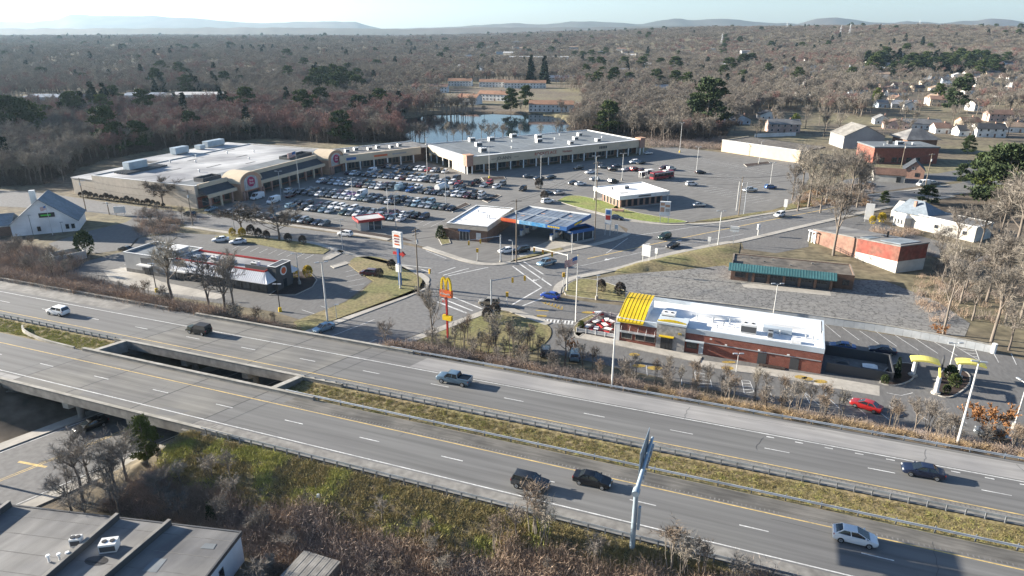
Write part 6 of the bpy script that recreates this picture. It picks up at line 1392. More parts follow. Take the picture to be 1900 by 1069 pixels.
# traffic signals
def signal_head(t, loc, rz, n=3):
    o = bpy.data.objects.new('signal_head', MB().box(-.2, .2, -.16, .16, -.55, .55).mesh('signal_head', mat['signalyellow'])); COL.objects.link(o); o.parent = t; o.location = loc; o.rotation_euler = (0, 0, rz)
    for k, c in enumerate(((.35, .02, .02), (.35, .2, .02), (.02, .2, .05))):
        MB().tube((0, -.16, .34 - k * .34), (0, -.24, .34 - k * .34), .13, .13, 8, True).build('lens', flat('lens_%d' % k, c, .3) if 'lens_%d' % k not in bpy.data.materials else bpy.data.materials['lens_%d' % k], o)
    return o
def mast(px, top, tip, label, heads=(.6, .98), m='galv', rz_h=0, zoff=0):
    p = at(*px); h = hgt(*px, top); q = at(*tip, G + h + zoff); d = q - p
    t = thing('traffic_signal', (p.x, p.y, G), math.atan2(d.y, d.x), label, 'traffic signal', 'traffic signals at the junction'); L = d.length
    MB().tube((0, 0, -.2), (0, 0, h + .2), .19, .14, 10).build('pole', mat[m], t, 40); MB().tube((0, 0, h - .15), (L, 0, h + zoff), .11, .07, 8).build('mast_arm', mat[m], t, 40); MB().tube((0, 0, -.1), (0, 0, .4), .35, .3, 10, True).build('base', mat['walk'], t)
    for f in heads: signal_head(t, (L * f, 0, h + zoff * f - .75), rz_h); MB().tube((L * f, 0, h + zoff * f - .2), (L * f, 0, h + zoff * f + .05), .04).build('hanger', mat[m], t)
mast((912, 577), 520, (975, 510), 'signal mast on the near corner by the bare shrubs', (.62, .98), rz_h=2.4)
mast((929, 486), 437, (868, 446), 'signal mast on the petrol station corner', (.62, .97), rz_h=.9)
mast((1052, 540), 473, (990, 458), 'signal mast beside the flag with heads over the main road', (.45, .72, .98), m='silverpole', rz_h=3.6)
mast((743, 536), 490, (800, 498), 'pale signal mast at the foot of the tall burger sign', (.95,), m='silverpole', rz_h=1.2)
for px, lb, tp in (((1045, 543), 'yellow pedestrian signal pole on the rounded corner', 507), ((941, 567), 'yellow topped pedestrian post at the near corner', 543), ((886, 484), 'pedestrian post with a flat top on the petrol station corner', 462)):
    t, h = pole_thing('pedestrian_signal', px, tp, lb, 'signal post'); MB().tube((0, 0, -.1), (0, 0, h), .09, .08, 8).build('post', mat['silverpole'], t); MB().box(-.3, .3, -.22, .22, h - .9, h + .1).build('signal_box', mat['signalyellow'], t); MB().tube((0, 0, -.1), (0, 0, .35), .2, .18, 8, True).build('base', mat['walk'], t)
# arch sign on a red pole
p = at(831, 628); h = hgt(831, 628, 515); t = thing('arch_sign', (p.x, p.y, G), R(-28), 'yellow arches sign on a tall red pole at the street corner', 'sign')
MB().box(-.16, .16, -.16, .16, -.2, h - 3.6).build('pole', mat['red'], t); MB().tube((0, 0, h - 5.0), (-.5, 0, h - 3.9), .12, .12, 6).build('bracket', mat['red'], t)
MB().tube((-.9, 0, h - 5.0), (-.5, 0, h - 5.0), .2, .2, 8, True).build('floodlight', mat['red'], t)
MB().box(-1.3, 1.3, -.35, .35, h - 3.9, h - 2.5).build('red_board', mat['orange'], t); letters("McDonald's", .46, 'wpaint', t, (0, -.37, h - 3.35), FR)
ar = MB()
for s in (-1, 1):
    pts = [(s * .52 + .52 * math.cos(a) * 1.0, h - 2.5 + (2.4 * math.sin(a) ** .8)) for a in [math.pi * i / 16 for i in range(17)]]
    for (x, z), (x2, z2) in zip(pts, pts[1:]):
        nx, nz = -(z2 - z), (x2 - x); l = math.hypot(nx, nz) or 1; nx, nz = nx / l * .17, nz / l * .17
        ar.add([(x - nx, y, z - nz) if k == 0 else (x + nx, y, z + nz) if k == 1 else (x2 + nx, y, z2 + nz) if k == 2 else (x2 - nx, y, z2 - nz) for y in (-.2, .2) for k in range(4)], [(0, 1, 2, 3), (7, 6, 5, 4), (1, 5, 6, 2), (0, 3, 7, 4)])
ar.build('arches', mat['yellowpaint'], t)
MB().box(-.9, 1.1, -.3, .3, 3.9, 4.9).build('yellow_board', mat['yellowpaint'], t); MB().box(-1.1, -.2, .31, .6, 3.95, 4.85).build('rear_board', mat['red'], t)
# tall burger sign
p = at(743, 530); h = hgt(743, 530, 430); t = thing('burger_sign', (p.x, p.y, G), R(-30), 'tall white burger sign board on a blue pole with a red arrow below', 'sign')
MB().box(-.3, .3, -.25, .25, -.2, h - 3.6).build('pole', mat['blue'], t)
bd = MB().box(-1.25, 1.25, -.35, .35, h - 3.8, h).build('board', mat['wpaint'], t); P(bd, 'bun_top', mat['orange'], lambda m: m.loft([[(x * .8, -.36 - y, h - 1.15), (x * .8, -.36 - y, h - .85), (x * .45, -.36 - y, h - .6), (-x * .45, -.36 - y, h - .6), (-x * .8, -.36 - y, h - .85), (-x * .8, -.36 - y, h - 1.15)] for x, y in ((1, .0), (1, .03))])); P(bd, 'bun_bottom', mat['orange'], lambda m: m.box(-.7, .7, -.39, -.36, h - 3.1, h - 2.75)); letters('BURGER', .42, 'red', bd, (0, -.37, h - 1.75), FR, ext=.02); letters('KING', .55, 'red', bd, (0, -.37, h - 2.45), FR, ext=.02)
MB().box(-1.5, 1.2, -.2, .2, 7.6, 8.2).build('red_arrow_board', mat['red'], t); MB().add([(1.2, -.25, 7.2), (1.2, -.25, 8.6), (2.0, -.25, 7.9), (1.2, .25, 7.2), (1.2, .25, 8.6), (2.0, .25, 7.9)], [(0, 2, 1), (3, 4, 5), (0, 3, 5, 2), (2, 5, 4, 1), (1, 4, 3, 0)]).build('arrow_head', mat['red'], t); MB().box(-.9, .5, -.3, .3, 3.4, 5.2).build('price_panel', mat['wpaint'], t)
# flags
def flagpole(px, top, lb, w=2.4, rz=0, side=-1, z=G):
    t, h = pole_thing('flag_pole', px, top, lb, 'flag', rz, 'flags'); MB().tube((0, 0, -.2), (0, 0, h), .1, .06, 8).build('pole', mat['silverpole'], t, 40); MB().tube((0, 0, h), (0, 0, h + .15), .1, .02, 8, True).build('finial', mat['yellowpaint'], t)
    hh = w * .56; n = 10
    def pt(u, v): return (side * (.08 + u * w), .22 * math.sin(u * 7) * u, h - .15 - v * hh - u * .32 * w + .05 * math.sin(u * 9))
    for nm, m, sel in (('red_stripes', 'red', lambda k, i: k % 2 == 0 and not (k < 7 and i < 4)), ('white_stripes', 'wpaint', lambda k, i: k % 2 == 1 and not (k < 7 and i < 4)), ('blue_canton', 'blue', lambda k, i: k < 7 and i < 4)):
        mb = MB()
        for k in range(13):
            for i in range(n):
                if sel(k, i): mb.add([pt(i / n, k / 13), pt((i + 1) / n, k / 13), pt((i + 1) / n, (k + 1) / 13), pt(i / n, (k + 1) / 13)], [(0, 1, 2, 3)])
        mb.build(nm, mat[m], t)
flagpole((1068, 598), 474, 'striped flag on a tall pole at the driveway of the brick restaurant', 2.6, R(15)); flagpole((556, 352), 280, 'striped flag on a tall white pole before the supermarket', 3.2); flagpole((98, 436), 381, 'striped flag before the white gable at the left', 1.9)
# boards on posts
def board(px, top, w, h0, lb, rz=R(-25), m='wpaint', posts=2, grp=None, extras=None, t_=.18):
    t, h = pole_thing('sign_board', px, top, lb, 'sign', rz, grp)
    MB().box(-w / 2, w / 2, -t_, t_, h0, h).build('board', mat[m], t)
    for x in ((-w * .38, w * .38) if posts == 2 else (0,)): MB().box(x - .08, x + .08, -.08, .08, -.2, h0).build('post', mat['silverpole'], t)
    for nm, mm, x0, x1, z0, z1 in (extras or ()): P(t, nm, mat[mm], lambda q: q.box(x0 * w, x1 * w, -t_ - .03, -t_ - .001, h0 + (h - h0) * z0, h0 + (h - h0) * z1))
    return t
board((1127, 437), 388, 1.9, 3.4, 'petrol price sign, white with a blue roundel and red panel', R(-20), extras=(('blue_panel', 'blue', -.36, .3, .66, .94), ('red_panel', 'red', -.4, .34, .3, .6)))
board((1143, 433), 417, .9, 1.4, 'small white notice right of the petrol price sign', R(-20))
board((1232, 414), 374, 3.2, 2.4, 'tall peach topped shopping plaza sign with white tenant panels', R(-15), 'wpaint', extras=(('tenant_panel', 'peach', -.44, -.05, .72, .92), ('tenant_panel', 'peach', -.44, -.05, .28, .6), ('tenant_panel', 'greypanel', .05, .44, .30, .52), ('tenant_panel', 'peach', .0, .44, .62, .8)), t_=.4)
p = at(1232, 414); hh = hgt(1232, 414, 374); tt = bpy.data.objects['sign_board.002']; MB().box(-1.9, 1.9, -.6, .6, hh, hh + .5).build('cap', mat['peach'], tt)
board((1198, 488), 455, 2.3, 1.9, 'white two post sign at the left end of the grass bank', R(-35)); board((1217, 481), 461, .7, 1.6, 'narrow white notice next to the two post sign', R(-35), posts=1); board((1155, 437), 425, .8, 1.0, 'tiny white notice by the kerb of the petrol station', R(-20), posts=1) if False else None
board((1360, 453), 420, 2.4, 3.6, 'blank white double sign board left of the abandoned garage', R(-20), posts=1, extras=(('gap_band', 'oldconc', -.5, .5, .46, .52),)); board((1315, 457), 440, .8, 1.4, 'small white notice before the triple lamp post', R(-25), posts=1); board((1406, 437), 416, 1.0, 1.8, 'white street sign by the kerb above the garage', R(30), posts=1); board((1456, 393), 370, 1.1, 1.6, 'white diamond road sign at the bend before the bare trees', R(-30), posts=1)
board((1610, 412), 378, 2.4, .8, 'tall blank white sign board beside the white house', R(-25)); board((224, 400), 383, 3.4, .9, 'white sign board slanting by the side street', R(10)); board((650, 632), 626, .9, .3, 'small white notice on the street behind the parapet', R(-25), posts=1, m='wpaint') if False else None
# red roofed kiosk
t, L = bld('photo_kiosk', (668, 430), (712, 424), 'small glass kiosk with a red roof band at the street edge of the lot', 'kiosk'); MB().box(.3, L - .3, .3, 5, -.1, 2.7).build('wall', mat['shopglass'], t); P(t, 'pale_wall', mat['greypanel'], lambda m: m.box(.28, 2.6, .25, .299, -.1, 2.7)); P(t, 'roof_band', mat['red'], lambda m: m.wall([(-.3, -.3), (L + .3, -.3), (L + .3, 5.6), (-.3, 5.6)], .3, 2.7, 3.5, closed=True)); P(t, 'roof', mat['oroof'], lambda m: m.box(-.15, L + .15, -.15, 5.45, 2.71, 3.35))
for x in (2.7, 4.4, L - .6): P(t, 'mullion', mat['wpaint'], lambda m: m.box(x, x + .15, .2, .299, -.1, 2.7))
# cantilever sign over the nearer carriageway
b0 = UV(-8.8, 58.6); t = thing('overhead_sign', (b0.x, b0.y, -.9), TH, 'big grey steel cantilever sign seen from behind over the nearer carriageway', 'sign')
mat['signgalv'] = M('sign_steel', (.36, .44, .50), .5, .12, .8, metal=.3)
MB().tube((0, 0, -.6), (0, 0, 8.2), .30, .24, 14, True).build('post', mat['signgalv'], t, 40); MB().tube((0, .1, 7.9), (0, 9.0, 8.9), .24, .16, 12, True).build('arm', mat['signgalv'], t, 40); MB().tube((0, -.5, 7.95), (0, .3, 8.0), .38, .38, 12, True).build('collar', mat['signgalv'], t, 40); MB().box(.34, .6, -.2, .2, 3.4, 6.2).build('cabinet', mat['signgalv'], t)
for y0 in (3.3, 6.05):
    pn = MB().box(-.42, -.36, y0, y0 + 2.68, 6.9, 10.3).build('sign_panel', mat['signgalv'], t)
    for k in range(3): P(pn, 'stiffener', mat['galv'], lambda m: m.box(-.36, -.28, y0 + .35 + k * .85, y0 + .42 + k * .85, 7.0, 10.2))
MB().box(-.3, .3, 5.4, 8.8, 7.9, 8.3).build('walkway', mat['galv'], t)
for k in range(5): P(t, 'bracket', mat['galv'], lambda m: m.box(.1, .35, 2.4 + k * 1.1, 2.6 + k * 1.1, 7.5 + k * .12, 8.1 + k * .12))
t = thing('litter_bag', (*at(642, 760, -2.2), 0), 0, 'white litter bag caught on the grassy slope', 'litter'); q = UV(-46, 55.2); t.location = (q.x, q.y, T(q.x, q.y)); MB().loft([[(-.25, -.2, 0), (.3, -.2, 0), (.25, .25, 0), (-.3, .2, 0)], [(-.15, -.1, .35), (.2, -.15, .3), (.12, .15, .4), (-.2, .12, .3)]]).build('bag', mat['wpaint'], t)
# ------------------------------------------------------------------ houses and far buildings
def rmat(name, c): return mat.setdefault(name, M(name, c, .9, .18, 1.2))
RC = dict(brown=(.20, .125, .095), grey=(.20, .20, .20), dark=(.06, .062, .068), tan=(.30, .22, .16), blue=(.16, .20, .26), pale=(.42, .42, .42), orange=(.30, .17, .11))
WC = dict(white=(.72, .71, .68), cream=(.62, .55, .45), pink=(.50, .36, .31), grey=(.40, .40, .40), blue=(.42, .50, .58), tan=(.50, .40, .30), brick=(.30, .14, .10))
HPOS = []
def house(px, wpx, wall, roof, label, along='x', deg=0, dep=8.5, eave=3.4, rise=2.4, cat='house', name='house', windows=True, group=None):
    p = gt(*px); d = p.length; L = wpx / F * math.hypot(p.x, p.y); HPOS.append((p.x, p.y, L / 2 + 4, dep, eave)); a = R(deg)
    t = thing(name, (p.x - L / 2 * math.cos(a), p.y - L / 2 * math.sin(a), p.z - .2), a, label, cat, group)
    ro = gable(t, L, dep, eave, eave + rise, rmat('wall_' + wall, WC[wall]), rmat('roof_' + roof, RC[roof]), .4, along=along)
    if windows:
        n = max(2, int(L / 3.2)); fl = 2 if eave > 4.6 else 1
        for f in range(fl):
            for k in range(n):
                x = L * (k + .5) / n
                if f == 0 and k == n // 2: P(t, 'door', mat['brickbrown'], lambda m: m.box(x - .5, x + .5, -.06, .02, 0, 2.1)); continue
                win(t, x - .55, x + .55, -.01, .9 + 2.6 * f, 2.2 + 2.6 * f, 'wpaint')
        P(ro, 'chimney', mat['brickpink'], lambda m: m.box(L * .7, L * .7 + .7, dep * .45, dep * .45 + .7, eave, eave + rise + 1.0))
    return t
for a in (((1636, 231), 22, 'white', 'grey', 'white house with a pale grey roof above the grey warehouse', 'y', -15), ((1662, 240), 36, 'pink', 'brown', 'pinkish house with a brown roof right of the white house above the warehouse', 'y', -20),
          ((1709, 240), 58, 'white', 'grey', 'long low white house with a grey roof behind the hip roofed hall', 'x', -8), ((1749, 248), 22, 'white', 'brown', 'small white garage at the right end of the long low white house', 'x', -8),
          ((1799, 253), 32, 'white', 'dark', 'white house with a dark roof left of the bigger dark roofed house', 'x', -5), ((1838, 255), 42, 'white', 'dark', 'white two storey house with a broad dark roof above the evergreens', 'x', -5),
          ((1884, 246), 24, 'white', 'tan', 'white shed like house at the far right above the evergreens', 'x', -8), ((1866, 226), 48, 'pink', 'brown', 'long pinkish house with a faded brown roof at the far right', 'x', -6),
          ((1803, 236), 28, 'tan', 'orange', 'house with an orange brown roof behind the dark roofed pair', 'x', 5), ((1628, 158), 16, 'white', 'grey', 'tiny white house at the head of the distant brown roofed row', 'x', 0),
          ((1645, 162), 18, 'pink', 'orange', 'distant house with an orange roof, uppermost of its row', 'y', -10), ((1651, 171), 20, 'pink', 'brown', 'distant house with a brown roof, middle of its row', 'y', -10), ((1664, 178), 26, 'white', 'brown', 'distant white house with a brown roof, lowest of its row', 'x', -5),
          ((1642, 200), 22, 'blue', 'grey', 'pale blue house below the distant brown roofed row', 'x', 0), ((1678, 201), 40, 'grey', 'pale', 'broad grey house with a pale roof above the pinkish house', 'x', -3), ((1724, 160), 22, 'cream', 'brown', 'cream house with a brown roof left of the dark pine', 'y', -15),
          ((1740, 170), 20, 'cream', 'tan', 'cream house with a tan roof directly beside the dark pine', 'y', -10), ((1744, 146), 26, 'blue', 'blue', 'blue house with a blue roof behind the cream houses', 'x', 0), ((1842, 127), 26, 'white', 'blue', 'distant house with a blue roof by the dark conifer at right', 'x', 0), ((1884, 146), 36, 'white', 'grey', 'long white house beside the pale field at the far right', 'x', 0),
          ((1376, 231), 30, 'blue', 'dark', 'pale blue gabled house with a big window above the hedge', 'y', 0), ((1427, 222), 30, 'white', 'dark', 'white gabled dormer house behind the fenced house', 'y', 0), ((1455, 246), 52, 'pink', 'grey', 'pinkish grey house inside the long white fence', 'x', -4), ((1320, 232), 46, 'grey', 'pale', 'low long building with a pale roof below the big pine', 'x', -3),
          ((1214, 172), 50, 'blue', 'blue', 'blue roofed house half hidden among bare trees beyond the pond', 'x', 0), ((690, 154), 20, 'white', 'grey', 'white house by the pale willow beyond the red wood', 'y', 0), ((728, 158), 32, 'cream', 'brown', 'cream house right of the pale willow', 'x', 0), ((768, 154), 28, 'blue', 'blue', 'pale blue house right of the cream house beyond the wood', 'y', 0),
          ((904, 142), 24, 'white', 'grey', 'white house above the apartment rows', 'x', 0), ((1042, 152), 46, 'grey', 'pale', 'large grey roofed house right of the dark spruces', 'x', 0), ((1510, 128), 26, 'white', 'brown', 'distant white house on the wooded hillside, left one', 'y', 0), ((1540, 130), 22, 'white', 'grey', 'distant white house on the wooded hillside, right one', 'x', 0), ((10, 228), 26, 'tan', 'tan', 'tan roofed house at the left edge among evergreens', 'x', 0),
          ((1000, 76), 24, 'white', 'grey', 'far white house on the right slope of the middle distance', 'x', 0), ((960, 80), 18, 'white', 'grey', 'far white house left of another on the middle slope', 'x', 0), ((1505, 66), 10, 'white', 'dark', 'white speck of a house on the far ridge', 'x', 0), ((1118, 100), 20, 'blue', 'grey', 'far pale blue house right of the spruces', 'x', 0), ((1165, 98), 20, 'white', 'brown', 'far white house in the wood right of centre', 'x', 0)):
    px, w, wc, rc, lb, al, dg = a; house(px, w, wc, rc, lb, al, dg, eave=4.9 if 'two storey' in lb or w > 45 and 'low' not in lb else 3.4)
APT = 'rows of apartments beyond the pond'
for px, w, dg, lb in (((914, 187), 58, -22, 'sunlit apartment row with a tan roof left of the pines by the pond'), ((1022, 208), 80, -8, 'sunlit apartment row with a tan roof right of the pines by the pond'), ((853, 160), 42, -5, 'apartment row at the back, left of three'), ((913, 162), 46, -5, 'apartment row at the back, middle of three'), ((974, 164), 74, -4, 'apartment row at the back, right of three'), ((797, 172), 64, -4, 'apartment row with a brown roof left of the others'), ((866, 194), 38, -25, 'shaded apartment row nearest the far bank at left')):
    house(px, w, 'white', 'orange' if 'brown' not in lb else 'brown', lb, 'x', dg, 11, 5.6, 2.4, 'apartment building', 'apartment_building', True, APT)
for px, w, wc, rc, lb, dep in (((88, 196), 74, 'blue', 'blue', 'large blue roofed school building among trees at left', 30), ((262, 192), 60, 'grey', 'blue', 'grey roofed school building left of the white one', 24), ((368, 191), 92, 'white', 'pale', 'broad white roofed building above the red wood', 26), ((1000, 112), 104, 'white', 'pale', 'long low white roofed building beyond the apartments', 24), ((465, 62), 26, 'white', 'pale', 'far white warehouse under the left hills', 60), ((400, 66), 16, 'white', 'pale', 'far pale block left of the white warehouse under the hills', 60), ((1383, 106), 14, 'grey', 'grey', 'pale square tower block in the distant wood', 12)):
    house(px, w, wc, rc, lb, 'x', 0, dep, 11 if 'tower' in lb else 6.5, 1.4, 'building', 'distant_building', False)
rh = random.Random(44)
for cl, (x0, x1, y0, y1), n in (('beyond the pond', (850, 1340, 90, 140), 30), ('on the upper right slope', (1440, 1660, 96, 190), 22), ('among the far right houses', (1660, 1890, 98, 214), 30), ('in the upper left woods', (40, 640, 85, 150), 15)):
    ps_ = sorted((rh.uniform(x0, x1), rh.uniform(y0, y1)) for _ in range(n))
    for k, q in enumerate(ps_):
        wc, rc = rh.choice(['white', 'white', 'cream', 'grey', 'blue', 'tan']), rh.choice(['grey', 'brown', 'brown', 'dark', 'pale', 'tan'])
        house(q, rh.uniform(15, 24) * (1 if q[1] > 130 else .8), wc, rc, '%s house, %s roof, %s from the left %s' % (wc, rc, NTH[k], cl), rh.choice('xxy'), rh.uniform(-25, 15), windows=q[1] > 150, dep=9, eave=rh.choice([4.2, 5.6]), group='distant houses ' + cl)
t, L = bld('white_fence', (1400, 255), (1478, 252), 'long white board fence round the pinkish grey house', 'fence')
for k in range(int(L / 2.4)): MB().box(k * 2.4, k * 2.4 + 2.3, -.05, .05, -.3, 2.0).build('fence_panel', mat['wpaint'], t); MB().box(k * 2.4 - .1, k * 2.4, -.08, .08, -.3, 2.15).build('fence_post', mat['wpaint'], t)
for px, h in (((1340, 72), 26), ((1457, 76), 30), ((1573, 82), 30), ((1700, 78), 28), ((1556, 82), 26)):
    p = gt(*px); t = thing('pylon', (p.x, p.y, p.z), .3, 'faint thin pylon on the far wooded ridge', 'pylon', 'pylons on the far ridge')
    m = MB()
    for sx in (-1, 1):
        for sy in (-1, 1): m.tube((sx * 2.4, sy * 2.4, -1), (sx * .4, sy * .4, h), .22, .16, 4)
    for k in range(6): z = h * k / 6; r = 2.4 - 2 * k / 6; m.tube((-r, -r, z), (r, r, z + h / 6), .12, .12, 3); m.tube((r, -r, z), (-r, r, z + h / 6), .12, .12, 3)
    m.build('lattice', mat['galv'], t); m = MB()
    for k in range(3): m.tube((-4 + k * .8, 0, h - 1 - k * 3), (4 - k * .8, 0, h - 1 - k * 3), .18, .18, 4)
    m.build('crossarm', mat['galv'], t)
mb = MB(); gp = [gt(*q) for q in ((1560, 118), (1600, 111), (1660, 113), (1610, 122))]
# ------------------------------------------------------------------ trees
def ramp_mat(name, cols, rough=.95):
    m = bpy.data.materials.new(name); m.use_nodes = True; t = m.node_tree; b = t.nodes['Principled BSDF']; b.inputs['Roughness'].default_value = rough; b.inputs['Specular IOR Level'].default_value = .15
    oi = N(t, 'ShaderNodeObjectInfo'); cr = N(t, 'ShaderNodeValToRGB'); e = cr.color_ramp.elements
    e[0].color = (*cols[0], 1); e[1].color = (*cols[-1], 1)
    for i, c in enumerate(cols[1:-1]): x = e.new((i + 1) / (len(cols) - 1)); x.color = (*c, 1)
    no = N(t, 'ShaderNodeTexNoise'); no.inputs['Scale'].default_value = .55; no.inputs['Detail'].default_value = 3
    tc = N(t, 'ShaderNodeTexCoord'); t.links.new(tc.outputs['Object'], no.inputs['Vector'])
    hs = N(t, 'ShaderNodeHueSaturation'); mr = N(t, 'ShaderNodeMapRange'); mr.inputs[1].default_value = .3; mr.inputs[2].default_value = .7; mr.inputs[3].default_value = .65; mr.inputs[4].default_value = 1.35
    t.links.new(no.outputs[0], mr.inputs[0]); t.links.new(mr.outputs[0], hs.inputs['Value'])
    t.links.new(oi.outputs['Random'], cr.inputs[0]); t.links.new(cr.outputs[0], hs.inputs['Color']); t.links.new(hs.outputs[0], b.inputs['Base Color'])
    return m
TW = ramp_mat('bare_twigs', [(.165, .148, .13), (.235, .21, .18), (.185, .163, .143), (.29, .26, .212), (.137, .124, .112)])
TWR = ramp_mat('budding_red_twigs', [(.225, .132, .118), (.20, .135, .122), (.25, .14, .122)])
TWD = ramp_mat('dark_twigs', [(.10, .085, .072), (.13, .108, .09)])
TWT = ramp_mat('pale_twigs', [(.22, .172, .128), (.185, .145, .112)])
LEAF = ramp_mat('dry_oak_leaves', [(.34, .17, .07), (.28, .14, .06)])
BARK = ramp_mat('grey_bark', [(.16, .135, .115), (.21, .18, .15), (.13, .11, .095)]); BARKP = ramp_mat('pale_bark', [(.24, .21, .175), (.19, .165, .14)])
NEED = ramp_mat('pine_needles', [(.046, .068, .028), (.066, .086, .03), (.04, .058, .03)]); NEEDL = ramp_mat('yellow_green_needles', [(.085, .11, .03), (.10, .12, .035)]); NEEDD = ramp_mat('dark_spruce_needles', [(.018, .032, .022), (.024, .038, .024)])
SHRUBY = ramp_mat('yellow_shrub_leaves', [(.48, .36, .04), (.40, .31, .045)])
def rv(r): 
    v = Vector((r.gauss(0, 1), r.gauss(0, 1), r.gauss(0, 1))); return v.normalized()
def bare(seed, h, spread=.32, th=.28, limbs=5, sub=5, ends=4, tw=11, wid=.035, up=.5, tl=.09, stems=1):
    """trunk mesh and crown mesh (limbs, branches and fine twigs as slivers)"""
    r = random.Random(seed); tr = MB(); cr = MB(); R0 = h * .019
    def sliver(p, d, l, w):
        s = d.cross(rv(r)); s = s.normalized() * w if s.length > 1e-4 else Vector((w, 0, 0))
        cr.add([p - s, p + s, p + d * l], [(0, 1, 2)], 1)
    for st in range(stems):
        base = Vector((r.uniform(-.6, .6), r.uniform(-.6, .6), -.3)) if stems > 1 else Vector((0, 0, -.3))
        lean = Vector((r.uniform(-.12, .12), r.uniform(-.12, .12), 1)) if stems > 1 else Vector((r.uniform(-.05, .05), r.uniform(-.05, .05), 1))
        p = base; n = 3; rr = R0 / math.sqrt(stems); nodes = []
        for k in range(n):
            q = p + (lean + rv(r) * .07).normalized() * (h * th / n + (.3 / n)); tr.tube(p, q, rr * (1 - .1 * k), rr * (1 - .1 * (k + 1)), 7); p = q
        q0 = p
        top = q0 + (lean + rv(r) * .1).normalized() * h * .38; tr.tube(q0, top, rr * .7, rr * .28, 6)
        for i in range(limbs):
            a = 2 * math.pi * (i + r.uniform(-.3, .3)) / limbs; f = r.uniform(0, .75)
            s = q0.lerp(top, f); dd = Vector((math.cos(a), math.sin(a), r.uniform(.5, 1.5) * (1 + up))).normalized()
            ll = h * r.uniform(.8, 1.1) * (1 - th) * (.72 - .25 * f); e = s + Vector((dd.x * spread * 2.2, dd.y * spread * 2.2, dd.z)) * ll * .8
            mid = s.lerp(e, .5) + rv(r) * ll * .06 - Vector((0, 0, ll * .05)); tr.tube(s, mid, rr * .42, rr * .27, 5); tr.tube(mid, e, rr * .27, rr * .1, 4)
            for j in range(sub):
                g = r.uniform(.25, 1.0); b0 = (s.lerp(mid, g * 2) if g < .5 else mid.lerp(e, g * 2 - 1)); bd = ((e - s).normalized() + rv(r) * .85 + Vector((0, 0, .3))).normalized(); bl = ll * r.uniform(.22, .42)
                b1 = b0 + bd * bl; cr.tube(b0, b1, rr * .14, rr * .05, 3, mi=0)
                for k in range(ends):
                    c0 = b0.lerp(b1, r.uniform(.3, 1)); cd_ = (bd + rv(r) * .9 + Vector((0, 0, .25))).normalized(); c1 = c0 + cd_ * bl * r.uniform(.35, .6); sliver(c0, (c1 - c0).normalized(), (c1 - c0).length, max(wid * .8, rr * .05))
                    for z in range(tw): 
                        s0 = c0.lerp(c1, r.random()); sliver(s0, (cd_ + rv(r) * .9).normalized(), h * tl * r.uniform(.5, 1.2), wid * r.uniform(.4, 1))
    return tr, cr
def evergreen(seed, h, kind):
    r = random.Random(seed); tr = MB(); cr = MB(); tr.tube((0, 0, -.3), (0, 0, h * .95), h * .016, h * .004, 6)
    def tuft(p, s, d, n=5):
        for k in range(n):
            u = (d + rv(r) * .9).normalized(); w = u.cross(rv(r)).normalized() * s * .3; q = p + rv(r) * s * .35; cr.add([q - w, q + w, q + u * s * .9 + w * .3, q + u * s - w * .3], [(0, 1, 2, 3)])
    if kind == 'spruce':
        n = int(h * 2.2)
        for i in range(n):
            f = i / n; z = h * (.06 + .94 * f); rad = h * .19 * (1 - f) ** .85 + .12; m = max(4, int(10 * (1 - f)) + 3)
            for k in range(m):
                a = r.uniform(0, 6.28); rr_ = rad * r.uniform(.75, 1.1)
                for q in (.35, .65, .95): tuft(Vector((math.cos(a) * rr_ * q, math.sin(a) * rr_ * q, z - rr_ * q * .28)), .45 + .04 * h * (1 - f * .6), Vector((math.cos(a), math.sin(a), -.25)), 3)
    elif kind == 'pine':
        for i in range(46):
            f = r.uniform(.13, 1); a = r.uniform(0, 6.28); prof = math.sin(min(1, (1 - f) * 1.5 + .18) * math.pi * .5) * .30 * h; rad = prof * r.uniform(.55, 1.05); c = Vector((math.cos(a) * rad, math.sin(a) * rad, h * f)); tr.tube((0, 0, h * f * .93), c, h * .005, h * .002, 3)
            for k in range(44): q = c + Vector((r.gauss(0, 1) * h * .055, r.gauss(0, 1) * h * .055, r.gauss(0, 1) * h * .022)); tuft(q, h * .035 + .15, Vector((math.cos(a) * .4, math.sin(a) * .4, .8)), 3)
    elif kind == 'round':
        for i in range(520):
            u = rv(r); u.z = abs(u.z) * 1.2 if r.random() < .8 else u.z; q = Vector((u.x * h * .36, u.y * h * .36, h * .42 + u.z * h * .42)) * r.uniform(.86, 1.04); tuft(q, h * .06 + .06, u, 3)
    elif kind == 'column':
        for i in range(420):
            f = r.random(); a = r.uniform(0, 6.28); rad = h * .24 * math.sin(max(.12, 1 - f) ** .7 * math.pi * .5); tuft(Vector((math.cos(a) * rad, math.sin(a) * rad, h * f)), h * .05 + .08, Vector((math.cos(a) * .5, math.sin(a) * .5, .9)), 3)
    return tr, cr
def proto_tree(nm, tr, cr, mats_tr, mats_cr): return (tr.mesh(nm + '_trunk', mats_tr, 60), cr.mesh(nm + '_crown', mats_cr))
def put_tree(pr, loc, s, rz, label, group=None, name='bare_tree', cat='tree', lean=(0, 0), nm=('trunk', 'crown')):
    t = thing(name, loc, 0, label, cat, group); t.rotation_euler = (lean[0], lean[1], rz); t.scale = (s, s, s) if not isinstance(s, tuple) else s
    for n_, me in zip(nm, pr):
        o = bpy.data.objects.new(n_, me); COL.objects.link(o); o.parent = t
    return t
PB = [proto_tree('bare', *bare(10 + k, 10, spread=(.30, .34, .26, .38)[k], th=(.36, .30, .36, .2)[k], limbs=7, sub=7, ends=5, tw=9, wid=.024, tl=.08), BARK, [BARK, TW]) for k in range(4)]       # near, finely twigged; height 10
